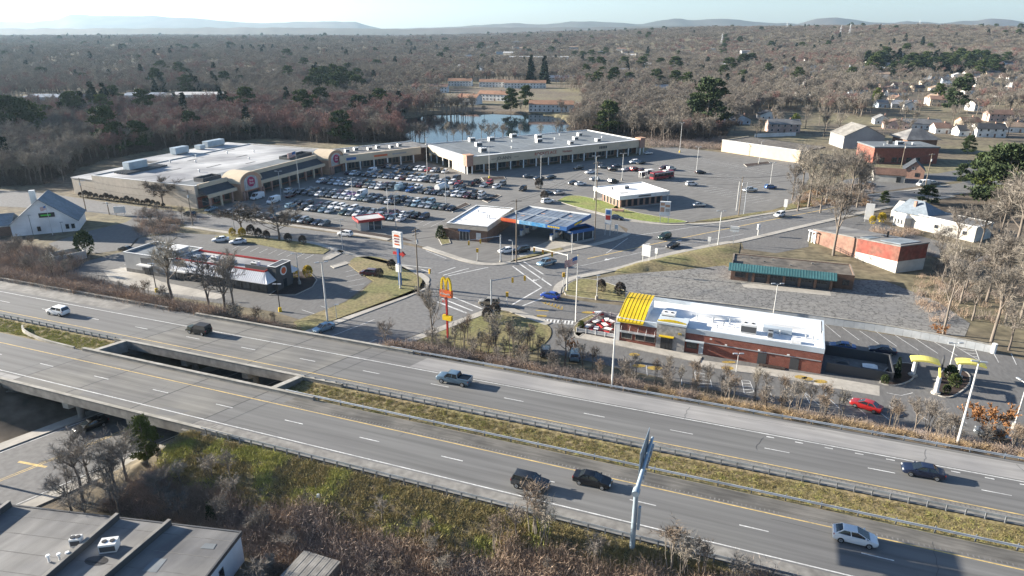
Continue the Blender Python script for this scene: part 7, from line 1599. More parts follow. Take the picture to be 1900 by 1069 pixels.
PT_ = [proto_tree('tall', *bare(30 + k, 10, spread=.22 + .03 * k, th=.24, limbs=7, sub=5, ends=4, tw=9, wid=.034, tl=.085), BARK, [BARK, TW]) for k in range(4)]
PR = [proto_tree('red', *bare(50 + k, 10, spread=.24 + .04 * k, th=.22, limbs=7, sub=5, ends=4, tw=10, wid=.034, tl=.075), BARK, [BARK, TWR]) for k in range(2)]
PD = [proto_tree('dark', *bare(60 + k, 10, spread=.44, th=.22, limbs=9, sub=8, ends=5, tw=12, wid=.034, tl=.08, up=.1), BARK, [BARK, TWD]) for k in range(2)]
PS = [proto_tree('sapling', *bare(70 + k, 10, spread=(.2, .1, .12)[k], th=(.2, .3, .3)[k], limbs=(5, 3, 3)[k], sub=(5, 3, 3)[k], ends=3, tw=(7, 4, 4)[k], wid=.05, tl=.11, stems=(1, 5, 7)[k], up=1.2), BARKP if k else BARK, [BARK, TWT if k == 1 else TW]) for k in range(3)]
PO = proto_tree('oak', *(lambda tc: tc)(bare(80, 10, spread=.42, th=.12, limbs=8, sub=7, ends=6, tw=10, wid=.13, tl=.035, up=.2)), BARK, [BARK, LEAF])
PP = proto_tree('pine', *evergreen(90, 10, 'pine'), BARK, [NEED]); PP2 = proto_tree('pine', *evergreen(91, 10, 'pine'), BARK, [NEED]); PL = proto_tree('pine', *evergreen(95, 10, 'pine'), BARK, [NEEDL]); PSP = proto_tree('spruce', *evergreen(92, 10, 'spruce'), BARK, [NEEDD]); PRD = proto_tree('roundshrub', *evergreen(93, 2, 'round'), BARK, [NEED]); PRY = proto_tree('yellowshrub', *evergreen(94, 2, 'round'), BARK, [SHRUBY]); PRD2 = proto_tree('darkshrub', *evergreen(96, 2, 'round'), BARK, [TWD]); PCO = proto_tree('column', *evergreen(97, 3, 'column'), BARK, [NEED])
def tree_at(pr, px, top, label, z=None, name='bare_tree', group=None, wide=1.0, lean=(0, 0), ph=10, cat='tree'):
    p = at(*px) if z is None else (lambda q: q)(at(px[0], px[1], z)); zz = G if z is None else z
    h = hgt(px[0], px[1], top, zz); s = h / ph
    return put_tree(pr, (p.x, p.y, zz), (s * wide, s * wide, s), (px[0] * 1.7) % 6.28, label, group, name, cat, lean)
named = [
 (PB[0], (325, 574), 432, 'big bare tree standing between the highway and the left end of the grey restaurant', 1.15), (PS[0], (389, 588), 455, 'slim bare tree left of the leaning pair before the grey restaurant', 1.2), (PS[0], (418, 592), 470, 'slim bare tree leaning before the red striped roof', 1.5), (PB[2], (437, 594), 462, 'bare tree with thick upright limbs before the red striped roof', 1.0),
 (PD[0], (449, 434), 366, 'dark round crowned bare tree by the side street, left of the pair', 1.75), (PD[1], (518, 446), 372, 'dark round crowned bare tree by the side street, right of the pair', 1.75), (PD[0], (303, 383), 320, 'bare tree with heavy limbs against the tan supermarket wall', 1.5),
 (PB[1], (803, 648), 515, 'tall bare tree left of the arches sign', .8), (PB[3], (716, 645), 585, 'small bare tree leaning over the bridge parapet end', 1.2), (PB[0], (1047, 686), 590, 'bare forked tree beside the pale blue car in the lot', 1.0), (PB[1], (1546, 474), 322, 'big bare tree behind the abandoned garage roof', .95), (PB[3], (1500, 385), 250, 'tall bare tree at the near end of the cream wall', 1.0), (PB[3], (1532, 380), 262, 'tall bare tree in the clump right of the cream wall', 1.0), (PB[3], (1575, 375), 252, 'tall bare tree nearest the wooden utility pole in the clump', 1.0), (PB[3], (1600, 372), 285, 'lower bare tree at the right of the clump by the bend', .9),
 (PO, (1826, 824), 735, 'oak holding its orange brown leaves by the guardrail', 1.15), (PB[1], (1693, 815), 730, 'small bare tree by the angled stalls left of the oak', 1.0), (PO, (1741, 628), 596, 'low orange leaved shrub oak at the end of the retaining wall', 1.2), (PB[2], (1750, 620), 470, 'bare tree rising above the low orange leaved shrub oak', .8), (PB[0], (1838, 640), 470, 'bare tree with crossing limbs behind the retaining wall end', 1.0), (PB[3], (1872, 650), 540, 'leaning bare tree behind the white pillar', 1.0),
 (PB[0], (1790, 545), 440, 'bare tree on the dry grass right of the red and white workshop', 1.2), (PB[1], (1740, 500), 415, 'bare tree standing close to the dark end of the workshop', 1.2), (PB[0], (1870, 500), 300, 'very tall bare tree near the right edge beside the white wing', 1.0), (PB[1], (1845, 480), 318, 'tall bare tree left of the tallest at the right edge', .9), (PB[2], (1898, 520), 290, 'tall bare tree at the very right edge', 1.0), (PB[3], (1815, 470), 350, 'tall bare tree before the end of the white wing', .9), (PB[2], (1895, 590), 430, 'bare tree at the right edge above the retaining wall', 1.0), (PB[0], (1860, 560), 410, 'bare tree in the dry field at the right edge', .9),
 (PB[1], (1488, 352), 262, 'bare tree farthest back in the clump right of the cream wall', 1.0), (PB[3], (1515, 366), 300, 'broad low bare tree inside the clump right of the cream wall', 1.2), (PB[1], (1556, 366), 270, 'bare tree between the two tallest of the clump by the bend', 1.0), (PB[2], (1470, 372), 300, 'small bare tree at the left of the clump beside the lot', 1.1), (PB[3], (1592, 350), 262, 'bare tree farthest right of the clump, beside the warehouse', 1.0), (PB[2], (1830, 560), 440, 'grey bare tree amid brush in the dry field at right', 1.2), (PB[1], (1770, 470), 380, 'bare tree close to the white wing windows', 1.1),
 (PB[3], (1545, 352), 285, 'bare tree low in the middle of the clump by the bend', 1.1), (PB[3], (1522, 395), 310, 'small bare tree at the kerb in front of the clump', 1.2), (PB[1], (1590, 385), 300, 'bare tree at the kerb by the wooden pole', 1.1), (PB[3], (1480, 392), 318, 'small bare tree at the left foot of the clump', 1.2),
 (PO, (1060, 662), 620, 'reddish leaved sapling beside the driveway', .7), (PS[1], (985, 655), 595, 'reddish twigged sapling clump left of the driveway', 1.0)]
for pr, px, top, lb, wd in named: tree_at(pr, px, top, lb, wide=wd)
SAP = 'bare saplings between the highway and the restaurant'
rs = random.Random(21)
strip = []
for k in range(58):
    u = rs.uniform(-52, 48) if k < 46 else rs.uniform(-128, -86); v = rs.uniform(93.2, 101.5); q = UV(u, v)
    if not 13 < u < 25: strip.append(q)
for k, q in enumerate(strip): put_tree(PS[k % 3], (q.x, q.y, T(q.x, q.y)), (lambda s: (s * 1.25, s * 1.25, s))(rs.uniform(.32, .62)), k, 'thin bare sapling in the brushy strip along the far guardrail', SAP, 'sapling')
for k, px in enumerate([(845, 660), (862, 655), (878, 668), (893, 660), (905, 672), (920, 662), (935, 670), (950, 660), (962, 676), (978, 668), (870, 640), (915, 645), (945, 640), (1000, 680), (1025, 690), (1080, 692), (1100, 690), (1160, 705), (1180, 700), (1215, 712), (1240, 700), (1262, 722), (1290, 722), (1310, 728), (1338, 735), (1345, 725), (1400, 740), (1420, 735), (1452, 752), (1480, 758), (1500, 765), (1530, 768), (1560, 775), (1650, 792), (1660, 800), (1720, 802), (1735, 812), (1760, 815), (1850, 830), (1880, 835)]):
    pr = PS[k % 3]; p = at(*px); tree_at(pr, px, px[1] - rs.uniform(45, 78) * (1 if px[0] < 1000 else .85), 'thin bare sapling in the brushy strip along the far guardrail', z=T(p.x, p.y), name='sapling', group=SAP, wide=rs.uniform(.8, 1.3))
near = [((-75, 45), 8, 3), ((-79, 50.5), 8.5, 1), ((-74, 52), 9, 3), ((-76.5, 47.5), 9.5, 0), ((-72, 48), 8.5, 1), ((-71, 44), 7.5, 3), ((-73.5, 50), 8, 0), ((-69.5, 47), 7, 1), ((-66, 50), 6, 0), ((-62, 49), 5, 3), ((-56, 50), 4.5, 1), ((-50, 50), 4.5, 0), ((-46, 49), 4, 3)]
for k, ((u, v), h, i) in enumerate(near):
    p = UV(u, v); z = T(p.x, p.y); put_tree(PB[i], (p.x, p.y, z), (h / 10 * 1.3, h / 10 * 1.3, h / 10), k * 1.3, 'grey thicket tree before the nearer bridge', 'bare thicket trees below the nearer bridge', 'bare_tree')
for k in range(34):
    u, v = rs.uniform(-68, 14), rs.uniform(41, 55.5); p = UV(u, v)
    if u < -46 and v < 48.5: continue
    put_tree((PS[1], PB[k % 4], PS[2], PS[0])[k % 4], (p.x, p.y, T(p.x, p.y)), (lambda s: (s * 1.6, s * 1.6, s))(rs.uniform(.22, .42)), k, 'tangled shrub on the near slope', 'shrub trees on the near slope', 'bare_shrub')
for u, v, h in ((-97, 45.5, 12), (-103, 42, 14), (-108, 38, 13)):
    p = UV(u, v); put_tree(PB[int(h) % 4], (p.x, p.y, G), h / 10, h, 'tall bare tree left of the near flat roof', 'trees left of the near flat roof', 'bare_tree')
ry = random.Random(12)
for k in range(34):
    q = (ry.uniform(742, 1062), ry.uniform(253, 263)) if k < 24 else (ry.uniform(820, 1050), ry.uniform(209, 212.5)); p = at(*q)
    put_tree(PB[k % 4], (p.x, p.y, G - 1.0), (lambda s: (s, s, s))(ry.uniform(.8, 1.25)), k, 'bare tree on the near bank of the pond' if k < 24 else 'bare tree on the far bank of the pond', 'bare trees along the pond', 'bare_tree')
YT = []
for (x0, x1, y0, y1, n, grp, lb) in ((1600, 1900, 165, 262, 52, 'bare trees between the houses', 'bare yard tree between the houses at right'), (1340, 1565, 200, 262, 27, 'bare trees round the fenced house', 'bare yard tree round the fenced house'), (0, 165, 445, 525, 17, 'bare trees in the left thicket', 'bare tree in the thicket at left'), (255, 340, 402, 436, 6, 'bare trees by the church drive', 'small bare tree by the side drive'), (1715, 1900, 470, 600, 9, 'bare trees in the dry field', 'grey bare tree in the dry field')):
    for k in range(n):
        q = (ry.uniform(x0, x1), ry.uniform(y0, y1)); p = gt(*q)
        if any(abs(p.x - hx) < hl and -9 < p.y - hy < hd + 3 for hx, hy, hl, hd, he in HPOS) or (x1 == 165 and q[1] < 452 + q[0] * .25): continue
        h = ry.uniform(8.5, 14) if y1 < 300 or x0 > 1700 else ry.uniform(4, 7.5); YT.append((p.x, p.y)); put_tree(PB[k % 4], (p.x, p.y, p.z), (h / 10 * 1.15, h / 10 * 1.15, h / 10), k, lb, grp, 'bare_tree')
p = UV(-75.2, 56.5); put_tree(PL, (p.x, p.y, G), (.5, .5, .72), 0, 'ivy covered yellow green tree in front of the nearer bridge parapet', None, 'ivy_tree')
p = UV(-58, 50); put_tree(PCO, (p.x, p.y, T(p.x, p.y)), (.7, .7, .9), 0, 'small bright green evergreen among the brown brush above the flat roof', None, 'evergreen_shrub', 'shrub')
for k, (u, v, h, pi) in enumerate(((-19.5, 57.2, 7.0, 1), (-18.0, 56.8, 5.5, 2), (-4.5, 57.6, 5.8, 1), (-3.2, 57.2, 5.2, 2), (-21, 56.4, 5.0, 0), (-23, 55.0, 4.6, 1), (-12, 55.8, 4.0, 2), (-1.5, 57.6, 4.6, 1), (2.0, 57.4, 4.0, 2))):
    p = UV(u, v); put_tree(PS[pi], (p.x, p.y, T(p.x, p.y)), (h / 10 * 1.5, h / 10 * 1.5, h / 10), k, 'pale sapling clump at the near guardrail', 'pale saplings along the near guardrail', 'sapling')
# evergreens
for pr, px, top, lb, wd in ((PP, (1310, 246), 148, 'big dark pine above the hedge at the far corner of the lot', 1.1), (PP2, (1853, 392), 272, 'large green pine at the right edge, front of the group', 1.2), (PL, (1890, 380), 262, 'yellowish green pine at the right edge behind the front one', 1.1), (PP, (1815, 352), 286, 'pine at the left of the right edge evergreen group', 1.0), (PP2, (1780, 340), 305, 'low evergreen left of the right edge pines', 1.0), (PL, (1830, 370), 300, 'bright green evergreen in the middle of the right edge group', 1.0), (PP, (1772, 208), 146, 'dark pine among the houses at right', .95), (PL, (1625, 195), 165, 'small green tree at the head of the right hand street', .8), (PP, (1795, 285), 252, 'round evergreen before the dark roofed houses', 1.0), (PL, (1475, 238), 212, 'yellow green shrub tree beside the pale blue house', 1.0), (PP, (1640, 378), 355, 'dark evergreen behind the white house roof', 1.0), (PP2, (1720, 378), 345, 'dark evergreen right of the white house chimney', 1.4), (PSP, (985, 150), 100, 'dark spruce left of two beyond the apartments', .9), (PSP, (1010, 155), 102, 'dark spruce right of two beyond the apartments', .9), (PP, (948, 208), 165, 'pine in front of the apartments by the pond, left one', 1.0), (PP2, (975, 200), 160, 'pine in front of the apartments by the pond, right one', 1.0), (PSP, (1663, 700), 662, 'small pale conifer in the island by the yellow canopy', .8)):
    tree_at(pr, px, top, lb, name='evergreen_tree', wide=wd)
for k, (px, top, pr) in enumerate((((22, 262), 180, PP), ((45, 258), 185, PP2), ((70, 255), 195, PL), ((95, 240), 196, PP), ((30, 230), 175, PSP), ((120, 236), 188, PSP), ((140, 232), 172, PP2), ((158, 228), 168, PSP), ((178, 215), 150, PSP), ((200, 212), 152, PSP), ((196, 228), 178, PL), ((5, 250), 190, PP), ((60, 232), 190, PP), ((215, 200), 160, PP))):
    tree_at(pr, px, top, 'dark evergreen at the left edge', name='evergreen_tree', group='evergreens at the left edge', wide=1.1)
tree_at(PRD, (160, 472), 434, 'dark rounded evergreen bush below the gabled bank', name='evergreen_bush', ph=1.7, cat='bush', wide=.85); tree_at(PCO, (818, 441), 420, 'dark columnar evergreen by the wing wall of the petrol station shop', name='evergreen_bush', ph=3, cat='bush', wide=1.6)
for k, (px, d, pr, lb) in enumerate((((547, 515), 16, PRY, 'golden shrub beside the dark sign tower, left one'), ((572, 514), 17, PRY, 'golden shrub beside the dark sign tower, right one'), ((432, 438), 11, PRY, 'golden shrub left of the brown ones by the side street'), ((450, 439), 12, PRY, 'golden shrub nearest the brown ones by the side street'), ((466, 436), 14, PRD2, 'brown clipped shrub at the foot of the left dark tree'), ((480, 441), 13, PRD2, 'brown clipped shrub between the two dark trees'), ((495, 444), 12, PRD2, 'brown clipped shrub left of the right dark tree'), ((535, 450), 13, PRD2, 'brown clipped shrub right of the right dark tree'), ((562, 454), 13, PRD2, 'brown clipped shrub at the end of the bed'), ((705, 515), 14, PRD2, 'dark clipped shrub right of the maroon suv'), ((727, 500), 15, PRD2, 'brown shrub by the tall burger sign base'), ((1762, 705), 20, PRD, 'dark green clipped shrub on the right island, upper one'), ((1770, 718), 18, PRD, 'dark green clipped shrub on the right island, middle one'), ((1755, 730), 12, PRD, 'dark green clipped shrub on the right island, lower one'), ((1641, 712), 13, PRD, 'round green shrub at the tip of the left island'), ((1010, 372), 14, PRD2, 'brown shrub on the planted island in the lot'), ((1000, 350), 14, PRD2, 'dark shrub on the narrow island in the lot'), ((1143, 393), 8, PRD, 'small dark shrub at the corner of the bank lawn'), ((918, 588), 22, PRD2, 'dark bare shrub at the corner of the near verge'), ((905, 596), 22, PRD2, 'brown bare shrub left of the dark one on the near verge'), ((1115, 540), 18, PRD2, 'brown shrub along the far side of the driveway, left'), ((1150, 548), 20, PRD2, 'brown shrub along the far side of the driveway, right'), ((1078, 612), 13, PL, 'green shrub on the island before the patio'), ((1590, 362), 14, PRD2, 'brown shrub by the bend of the road'), ((1635, 412), 12, PRY, 'tan shrub beside the white bay window'), ((1618, 415), 10, PRY, 'tan shrub below the blank white board')) + tuple(((150 + 9.6 * k, 366 + 1.22 * k), 6 + (k * 7 % 4), PRD2, 'dark hedge shrub at the foot of the supermarket side wall, %s from the left' % NTH[k]) for k in range(17))):
    p = at(*px); s = d / F * math.hypot(p.x, p.y + 0) / (1.5 if pr is not PL else 7); put_tree(pr, (p.x, p.y, G + .1), s, k, lb, None, 'shrub', 'shrub')
# ------------------------------------------------------------------ woods and ground cover (masses)
def scatter(name, pts, srcs, label=None, cat=None):
    """pts: (x, y, z, rz, sxy, sz, idx); instances of real objects of the scene"""
    me = bpy.data.meshes.new(name); me.from_pydata([p[:3] for p in pts], [], []); o = bpy.data.objects.new(name, me); COL.objects.link(o)
    a = me.attributes.new('idx', 'INT', 'POINT'); a.data.foreach_set('value', [int(p[6]) for p in pts])
    a = me.attributes.new('rot', 'FLOAT_VECTOR', 'POINT'); a.data.foreach_set('vector', [c for p in pts for c in (0, 0, p[3])])
    a = me.attributes.new('scl', 'FLOAT_VECTOR', 'POINT'); a.data.foreach_set('vector', [c for p in pts for c in (p[4], p[4], p[5])])
    ng = bpy.data.node_groups.new(name + '_nodes', 'GeometryNodeTree'); ng.interface.new_socket('Geometry', in_out='INPUT', socket_type='NodeSocketGeometry'); ng.interface.new_socket('Geometry', in_out='OUTPUT', socket_type='NodeSocketGeometry')
    n = ng.nodes; L = ng.links.new; gi = n.new('NodeGroupInput'); go = n.new('NodeGroupOutput'); iop = n.new('GeometryNodeInstanceOnPoints'); jn = n.new('GeometryNodeJoinGeometry')
    for src in reversed(srcs):
        parts = src if isinstance(src, (list, tuple)) else [src]
        jj = n.new('GeometryNodeJoinGeometry')
        for s_ in parts: oi = n.new('GeometryNodeObjectInfo'); oi.inputs[0].default_value = s_; L(oi.outputs['Geometry'], jj.inputs[0])
        g2i = n.new('GeometryNodeGeometryToInstance'); L(jj.outputs[0], g2i.inputs[0]); L(g2i.outputs[0], jn.inputs[0])
    def na(nm, ty): x = n.new('GeometryNodeInputNamedAttribute'); x.data_type = ty; x.inputs[0].default_value = nm; return x.outputs[0]
    L(gi.outputs[0], iop.inputs['Points']); L(jn.outputs[0], iop.inputs['Instance']); iop.inputs['Pick Instance'].default_value = True
    L(na('idx', 'INT'), iop.inputs['Instance Index']); L(na('rot', 'FLOAT_VECTOR'), iop.inputs['Rotation']); L(na('scl', 'FLOAT_VECTOR'), iop.inputs['Scale']); L(iop.outputs[0], go.inputs[0])
    md = o.modifiers.new('scatter', 'NODES'); md.node_group = ng; o['kind'] = 'stuff'
    if label: o['label'] = label
    return o
def projpx(x, y, z):
    z -= CH; d = y * cp_ - z * sp_; u = y * sp_ + z * cp_; return CX + F * x / d, CY - F * u / d
EDGE = [(-400, 345), (0, 347), (60, 344), (120, 338), (146, 312), (250, 285), (431, 262), (510, 258), (620, 268), (785, 262), (800, 256), (1050, 252), (1140, 248), (1200, 260), (1240, 266), (1335, 258), (1350, 242), (1420, 205), (1500, 205), (1580, 222), (1640, 205), (1760, 222), (1900, 215), (2400, 215)]
def edge(px):
    for (a, ya), (b_, yb) in zip(EDGE, EDGE[1:]):
        if a <= px <= b_: return ya + (yb - ya) * (px - a) / (b_ - a)
    return 0
EXC = [POND, [tuple(at(*q)) for q in ((838, 152), (1000, 152), (1075, 172), (1090, 214), (1000, 213), (850, 206), (810, 190))], [tuple(at(*q)) for q in ((1610, 190), (1680, 150), (1760, 165), (1900, 215), (1900, 262), (1600, 262))], [tuple(at(*q)) for q in ((1352, 236), (1400, 218), (1480, 228), (1482, 260), (1340, 262))]]
YARD = [tuple(at(*q)) for q in ((1600, 215), (1625, 150), (1900, 120), (1990, 215), (1990, 262), (1600, 262))]
for q in (((20, 180), (420, 178), (420, 205), (20, 208)),): EXC.append([tuple(at(*s)) for s in q])
rf = random.Random(5); wood = []; BIG = []
for d0, d1, sp in ((215, 380, 5.0), (380, 600, 5.6), (600, 950, 7.2), (950, 1700, 11.5), (1700, 3000, 20), (3000, 5200, 36)):
    n = int(.5 * (d1 * d1 - d0 * d0) * 1.62 / (sp * sp))
    for k in range(n):
        a = rf.uniform(-.81, .81); d = math.sqrt(rf.uniform(d0 * d0, d1 * d1)); x, y = d * math.sin(a), d * math.cos(a)
        px, py = projpx(x, y, G)
        if py > edge(px) or py > 349: continue
        if d < 900 and any(inpoly(x, y, E) and (E is not EXC[2] or rf.random() < .72) for E in EXC): continue
        if inpoly(x, y, YARD) and rf.random() < .45: continue
        if d > 430 and any(abs(x - hx) < hl and -(18 + .06 * d + 7 * (he > 6)) < y - hy < hd + 4 for hx, hy, hl, hd, he in HPOS) and rf.random() < .93: continue
        red = .75 if (190 < px < 800 and 200 < py < 300) else (.3 if noise.noise((x / 300, y / 300, 1)) > .25 else .06)
        ever = noise.noise((x / 230, y / 230, 9)); e = .05 if ever > .5 and d > 700 else (.012 if d > 600 else .006)
        if 1600 < px < 1850 and 126 < py < 142: e = .6
        if 575 < px < 665 and 150 < py < 185: e = .3
        if 190 < px < 800 and 200 < py < 300: e = .02
        u = rf.random()
        kind = 'e' if u < e else ('r' if u < e + (1 - e) * red else 'b')
        wood.append((d, x, y, kind, sp))
wood.sort()
IND = 150
wgrp = {'b': ('bare grey brown tree in the wood beyond the stores', 'bare trees in the woods'), 'r': ('bare tree with reddish budding twigs in the wood beyond the stores', 'red budding trees in the woods'), 'e': ('dark evergreen in the wood beyond the stores', 'evergreens in the woods')}
protos = {'b': PT_, 'r': PR, 'e': [PP, PSP]}
srcs = []; sidx = {}
pts = []
for i, (d, x, y, kind, sp) in enumerate(wood):
    z = T(x, y); h = rf.uniform(10.5, 15.5) * (1.1 if kind == 'e' else 1); pr = protos[kind][rf.randrange(len(protos[kind]))]
    wd = max(1.0, sp / 8.0)
    if kind == 'e': wd = min(1.25, wd); h *= 1.15
    if i < IND or pr[0].name not in sidx:
        t = put_tree(pr, (x, y, z), (h / 10 * 1.15, h / 10 * 1.15, h / 10), rf.uniform(0, 6.28), *wgrp[kind], 'evergreen_tree' if kind == 'e' else 'bare_tree')
        if pr[0].name not in sidx: sidx[pr[0].name] = len(srcs); srcs.append(list(t.children))
        continue
    pts.append((x, y, z, rf.uniform(0, 6.28), h / 10 * 1.15 * wd, h / 10 * (1 if d < 2500 else 1.15) * rf.uniform(.85, 1.15), sidx[pr[0].name]))
scatter('woodland', pts, srcs)
print('wood', len(wood), len(pts))
# brush, rough grass: a few real plants, then the mass copied from them
def brush_mesh(seed, h, n, w, m, spread=.6):
    r = random.Random(seed); mb = MB()
    for k in range(n):
        b_ = Vector((r.gauss(0, 1) * h * spread * .5, r.gauss(0, 1) * h * spread * .5, -.05)); d = (Vector((r.gauss(0, .45), r.gauss(0, .45), 1))).normalized(); l = h * r.uniform(.4, 1.0); s = d.cross(rv(r)).normalized() * w
        e = b_ + d * l; mb.add([b_ - s, b_ + s, e], [(0, 1, 2)])
        if h > .7:
            for q in range(3): f = b_.lerp(e, r.uniform(.3, .9)); dd = (d + rv(r) * .8).normalized(); ss = dd.cross(rv(r)).normalized() * w * .7; mb.add([f - ss, f + ss, f + dd * l * r.uniform(.2, .45)], [(0, 1, 2)])
    return mb.mesh('brush', m)
BRB = ramp_mat('brown_brush', [(.34, .25, .185), (.38, .29, .22), (.29, .215, .16)]); BRD = ramp_mat('dark_brush', [(.25, .20, .17), (.30, .25, .22)]); BRT = ramp_mat('tan_reeds', [(.44, .33, .20), (.38, .28, .17)]); GRG = ramp_mat('green_tussock', [(.34, .36, .10), (.42, .38, .15), (.30, .32, .09)]); GRD = ramp_mat('dry_tussock', [(.36, .29, .15), (.31, .26, .13), (.27, .24, .10)]); BRO = ramp_mat('rusty_brush', [(.28, .185, .11), (.24, .16, .10)])
def plant(nm, me, u, v, lb, cat, s=1.0):
    p = UV(u, v); o = bpy.data.objects.new(nm, me); COL.objects.link(o); o.location = (p.x, p.y, T(p.x, p.y)); o.scale = (s, s, s); return tag(o, lb, cat)
b1 = plant('brown_bush', brush_mesh(1, 1.7, 60, .022, BRB), -40, 52.5, 'brown bush on the slope below the near guardrail, left of the pale saplings', 'bush')
b2_ = plant('dark_bush', brush_mesh(2, 1.9, 60, .022, BRD), -33, 49.5, 'dark leafless bush at the foot of the near slope', 'bush')
b3 = plant('tan_reed_clump', brush_mesh(3, 1.3, 50, .02, BRT, .4), 4, 94, 'tan dry reed clump just behind the far guardrail', 'grass clump')
b4 = plant('rusty_bush', brush_mesh(4, 1.3, 60, .03, BRO), -8, 94, 'rusty brown bush just behind the far guardrail', 'bush')
b5 = plant('dark_thicket', brush_mesh(7, 1.9, 70, .03, ramp_mat('painted_shade_brush', [(.085, .068, .058), (.11, .09, .078)])), -45, 45.5, 'darkest leafless thicket at the foot of the near slope', 'bush')  # brush coloured dark to stand for the shade at the wood's foot
g1 = plant('green_tussock', brush_mesh(5, .62, 46, .028, GRG, .8), -50, 56.5, 'green tussock high on the near slope below the bridge end', 'grass clump'); g2 = plant('dry_tussock', brush_mesh(6, .55, 46, .026, GRD, .8), -44, 57, 'dry yellow tussock high on the near slope', 'grass clump')
r_ = random.Random(9); bp, gp_ = [], []
def blocked(x, y):
    q = toUV(x, y)
    return False
cen = CR(0, CW / 2)
def oncross(x, y):
    d = Vector((x, y)) - cl0; o_ = d.dot(cn); return -3 < o_ < CW + 3
for k in range(16000):                                 # slope below the near guardrail
    u = r_.uniform(-78, 22); v = r_.uniform(38, 59.3); p = UV(u, v)
    if oncross(p.x, p.y) or u < gapR(v) + 1.2: continue
    ex_, ey = -50.0, 46.6
    if u < -47 and v < 48.2: continue
    lim = 56.2 - 2.6 * noise.noise((u * .12, v * .2, 1)) + (0 if u > -68 else 0) + .055 * (u + 20 if u > -20 else 0)
    grassy = v > lim - (3.2 if u < -22 else .6)
    s = r_.uniform(.7, 1.2); z = T(p.x, p.y)
    if grassy: gp_.append((p.x, p.y, z, r_.uniform(0, 6.28), s * 1.1, s * r_.uniform(.5, 1.1), 0 if noise.noise((u * .3, v * .3, 3)) + .010 * (-u - 40) > .16 else 1))
    elif r_.random() < .42: bp.append((p.x, p.y, z, r_.uniform(0, 6.28), s * 1.15, s * r_.uniform(.45, 1.35), 0 if noise.noise((u * .15, v * .25, 6)) > -.08 else 1))
for k in range(5200):                                  # strip between the far guardrail and the lots
    u = r_.uniform(-175, 50); v = r_.uniform(92.0, 104.5); p = UV(u, v)
    if oncross(p.x, p.y): continue
    if u > -60:
        if v > 101.8 + 1.5 * noise.noise((u * .1, 2, 2)) and u > -38: continue
        i = 2 if (v < 95.6 and noise.noise((u * .2, v, 4)) > -.25 and u > -14) else (3 if noise.noise((u * .13, v * .3, 8)) > .25 else (1 if r_.random() < .65 else 0))
        if v < 92.9 and r_.random() < .5: continue
    else:
        if v > 101 + 1.4 * noise.noise((u * .1, 5, 2)) and u > -130: continue
        i = 0 if r_.random() < .8 else 1
    s = r_.uniform(.6, 1.05) if u > -60 else r_.uniform(.8, 1.5); bp.append((p.x, p.y, T(p.x, p.y), r_.uniform(0, 6.28), s, s, i))
for k in range(1150):                                  # thicket at the far left
    px = r_.uniform(-120, 235); py = r_.uniform(440, 535); p = at(px, py); 
    if py < 445 + max(0, (px - 20)) * .22 + 10 or inpoly(p.x, p.y, BKL): continue
    s = r_.uniform(.8, 1.7); bp.append((p.x, p.y, T(p.x, p.y), r_.uniform(0, 6.28), s, s, 0 if r_.random() < .5 else 1))
for (x0, x1, y0, y1, n, i0) in ((250, 335, 410, 436, 70, 0), (250, 380, 392, 412, 30, 1), (1440, 1620, 345, 385, 200, 3), (1700, 1900, 470, 600, 80, 0), (1600, 1760, 300, 330, 0, 0), (1200, 1345, 258, 278, 300, 1), (1620, 1700, 428, 440, 30, 0)):
    for k in range(n):
        p = at(r_.uniform(x0, x1), r_.uniform(y0, y1))
        if inpoly(p.x, p.y, LOT): continue
        s = r_.uniform(.7, 1.5); bp.append((p.x, p.y, T(p.x, p.y), r_.uniform(0, 6.28), s, s, i0 if r_.random() < .7 else 1))
for k in range(9000):                                  # median turf
    u = r_.uniform(-160, 42); v = r_.uniform(72.9, 76.8)
    if gapL(v) - .8 < u < gapR(v) + .8: continue
    p = UV(u, v); s = r_.uniform(.25, .5); gp_.append((p.x, p.y, -.05 - .38 * math.sin((v - 72.35) / 4.8 * math.pi), r_.uniform(0, 6.28), s * 1.5, s, 0 if (u < -95 and r_.random() < .9) or r_.random() < .16 else 1))
for k in range(12000):                                 # undergrowth of the nearest wood, shade under the trees put into its colour
    a = r_.uniform(-.75, .72); d = r_.uniform(210, 470); x, y = d * math.sin(a), d * math.cos(a); px, py = projpx(x, y, G)
    if py > edge(px) - 1 or any(inpoly(x, y, E) for E in EXC[:2]): continue
    s = r_.uniform(1.2, 2.6); bp.append((x, y, T(x, y), r_.uniform(0, 6.28), s * 1.3, s, 4))
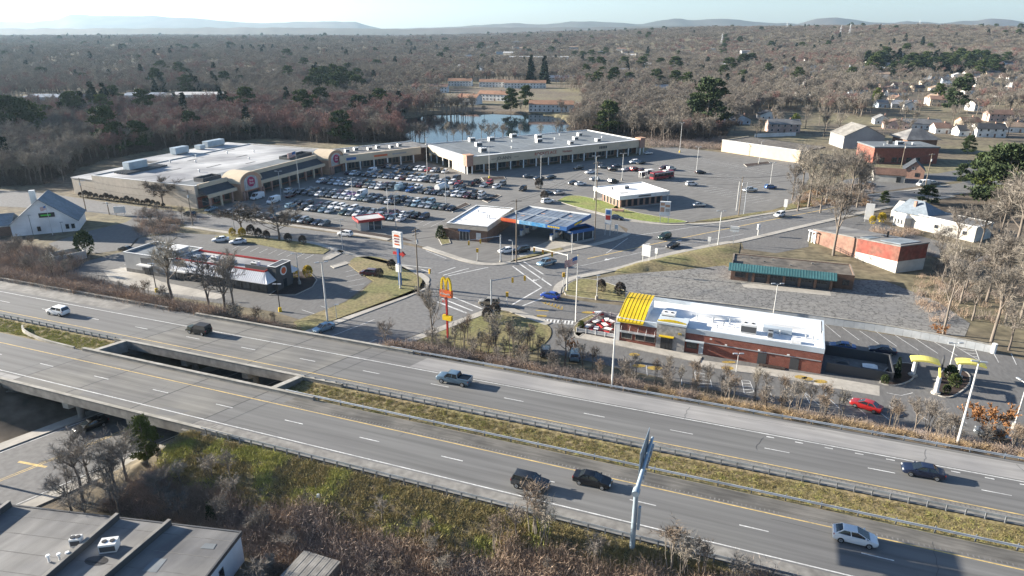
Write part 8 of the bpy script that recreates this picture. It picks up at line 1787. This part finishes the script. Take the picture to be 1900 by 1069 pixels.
scatter('roadside_brush', bp, [b1, b2_, b3, b4, b5]); scatter('rough_grass', gp_, [g1, g2])
# ------------------------------------------------------------------ thin haze in the valley air
hv = bpy.data.materials.new('haze'); hv.use_nodes = True; t_ = hv.node_tree; t_.nodes.remove(t_.nodes['Principled BSDF']); pv = N(t_, 'ShaderNodeVolumePrincipled'); pv.inputs['Color'].default_value = (.56, .79, 1.0, 1); pv.inputs['Density'].default_value = 3.9e-5; pv.inputs['Anisotropy'].default_value = .35
t_.links.new(pv.outputs[0], t_.nodes['Material Output'].inputs['Volume'])
hb = MB().box(-16500, 16500, -900, 15500, -130, 560).build('haze', hv); hb['kind'] = 'stuff'

# labels of look-alikes say which one: the stretch they stand in, the rank from the front, the place from the left
def stretch(o, lb):
    x = projpx(o.location.x, o.location.y, o.location.z)[0]
    if lb.startswith('thin bare sapling'):
        return 'thin bare sapling ' + next(w for m_, w in ((480, 'below the grey restaurant drive'), (900, 'below the arches sign'), (1140, 'between the arches sign and the patio'), (1340, 'before the yellow roofed restaurant'), (1560, 'before the service doors'), (9999, 'before the yellow canopies')) if x < m_)
    if 'wood beyond the stores' in lb:
        return ('reddish ' if 'red' in lb else 'evergreen ' if 'ever' in lb else 'bare ') + 'tree in the wood ' + next(w for m_, w in ((150, 'at the far left'), (450, 'behind the supermarket'), (800, 'behind the connecting shops'), (1200, 'behind the long shops'), (9999, 'right of the long shops')) if x < m_)
    return lb
for g in sorted({o.get('group') for o in COL.objects if o.get('group')}):
    by = {}
    for o in COL.objects:
        if o.get('group') == g and o.parent is None: by.setdefault(stretch(o, o['label']) if True else '', []).append(o)
    for lb, os_ in by.items():
        if len(os_) < 2: os_[0]['label'] = lb; continue
        os_.sort(key=lambda o: o.location.length); nr = -(-len(os_) // 20)
        for r_k in range(nr):
            part_ = sorted(os_[r_k * 20:(r_k + 1) * 20], key=lambda o: o.location.x / max(o.location.y, 1))
            for k, o in enumerate(part_): o['label'] = lb + (', %s rank' % NTH[r_k] if nr > 1 else '') + ', %s from the left' % NTH[k]
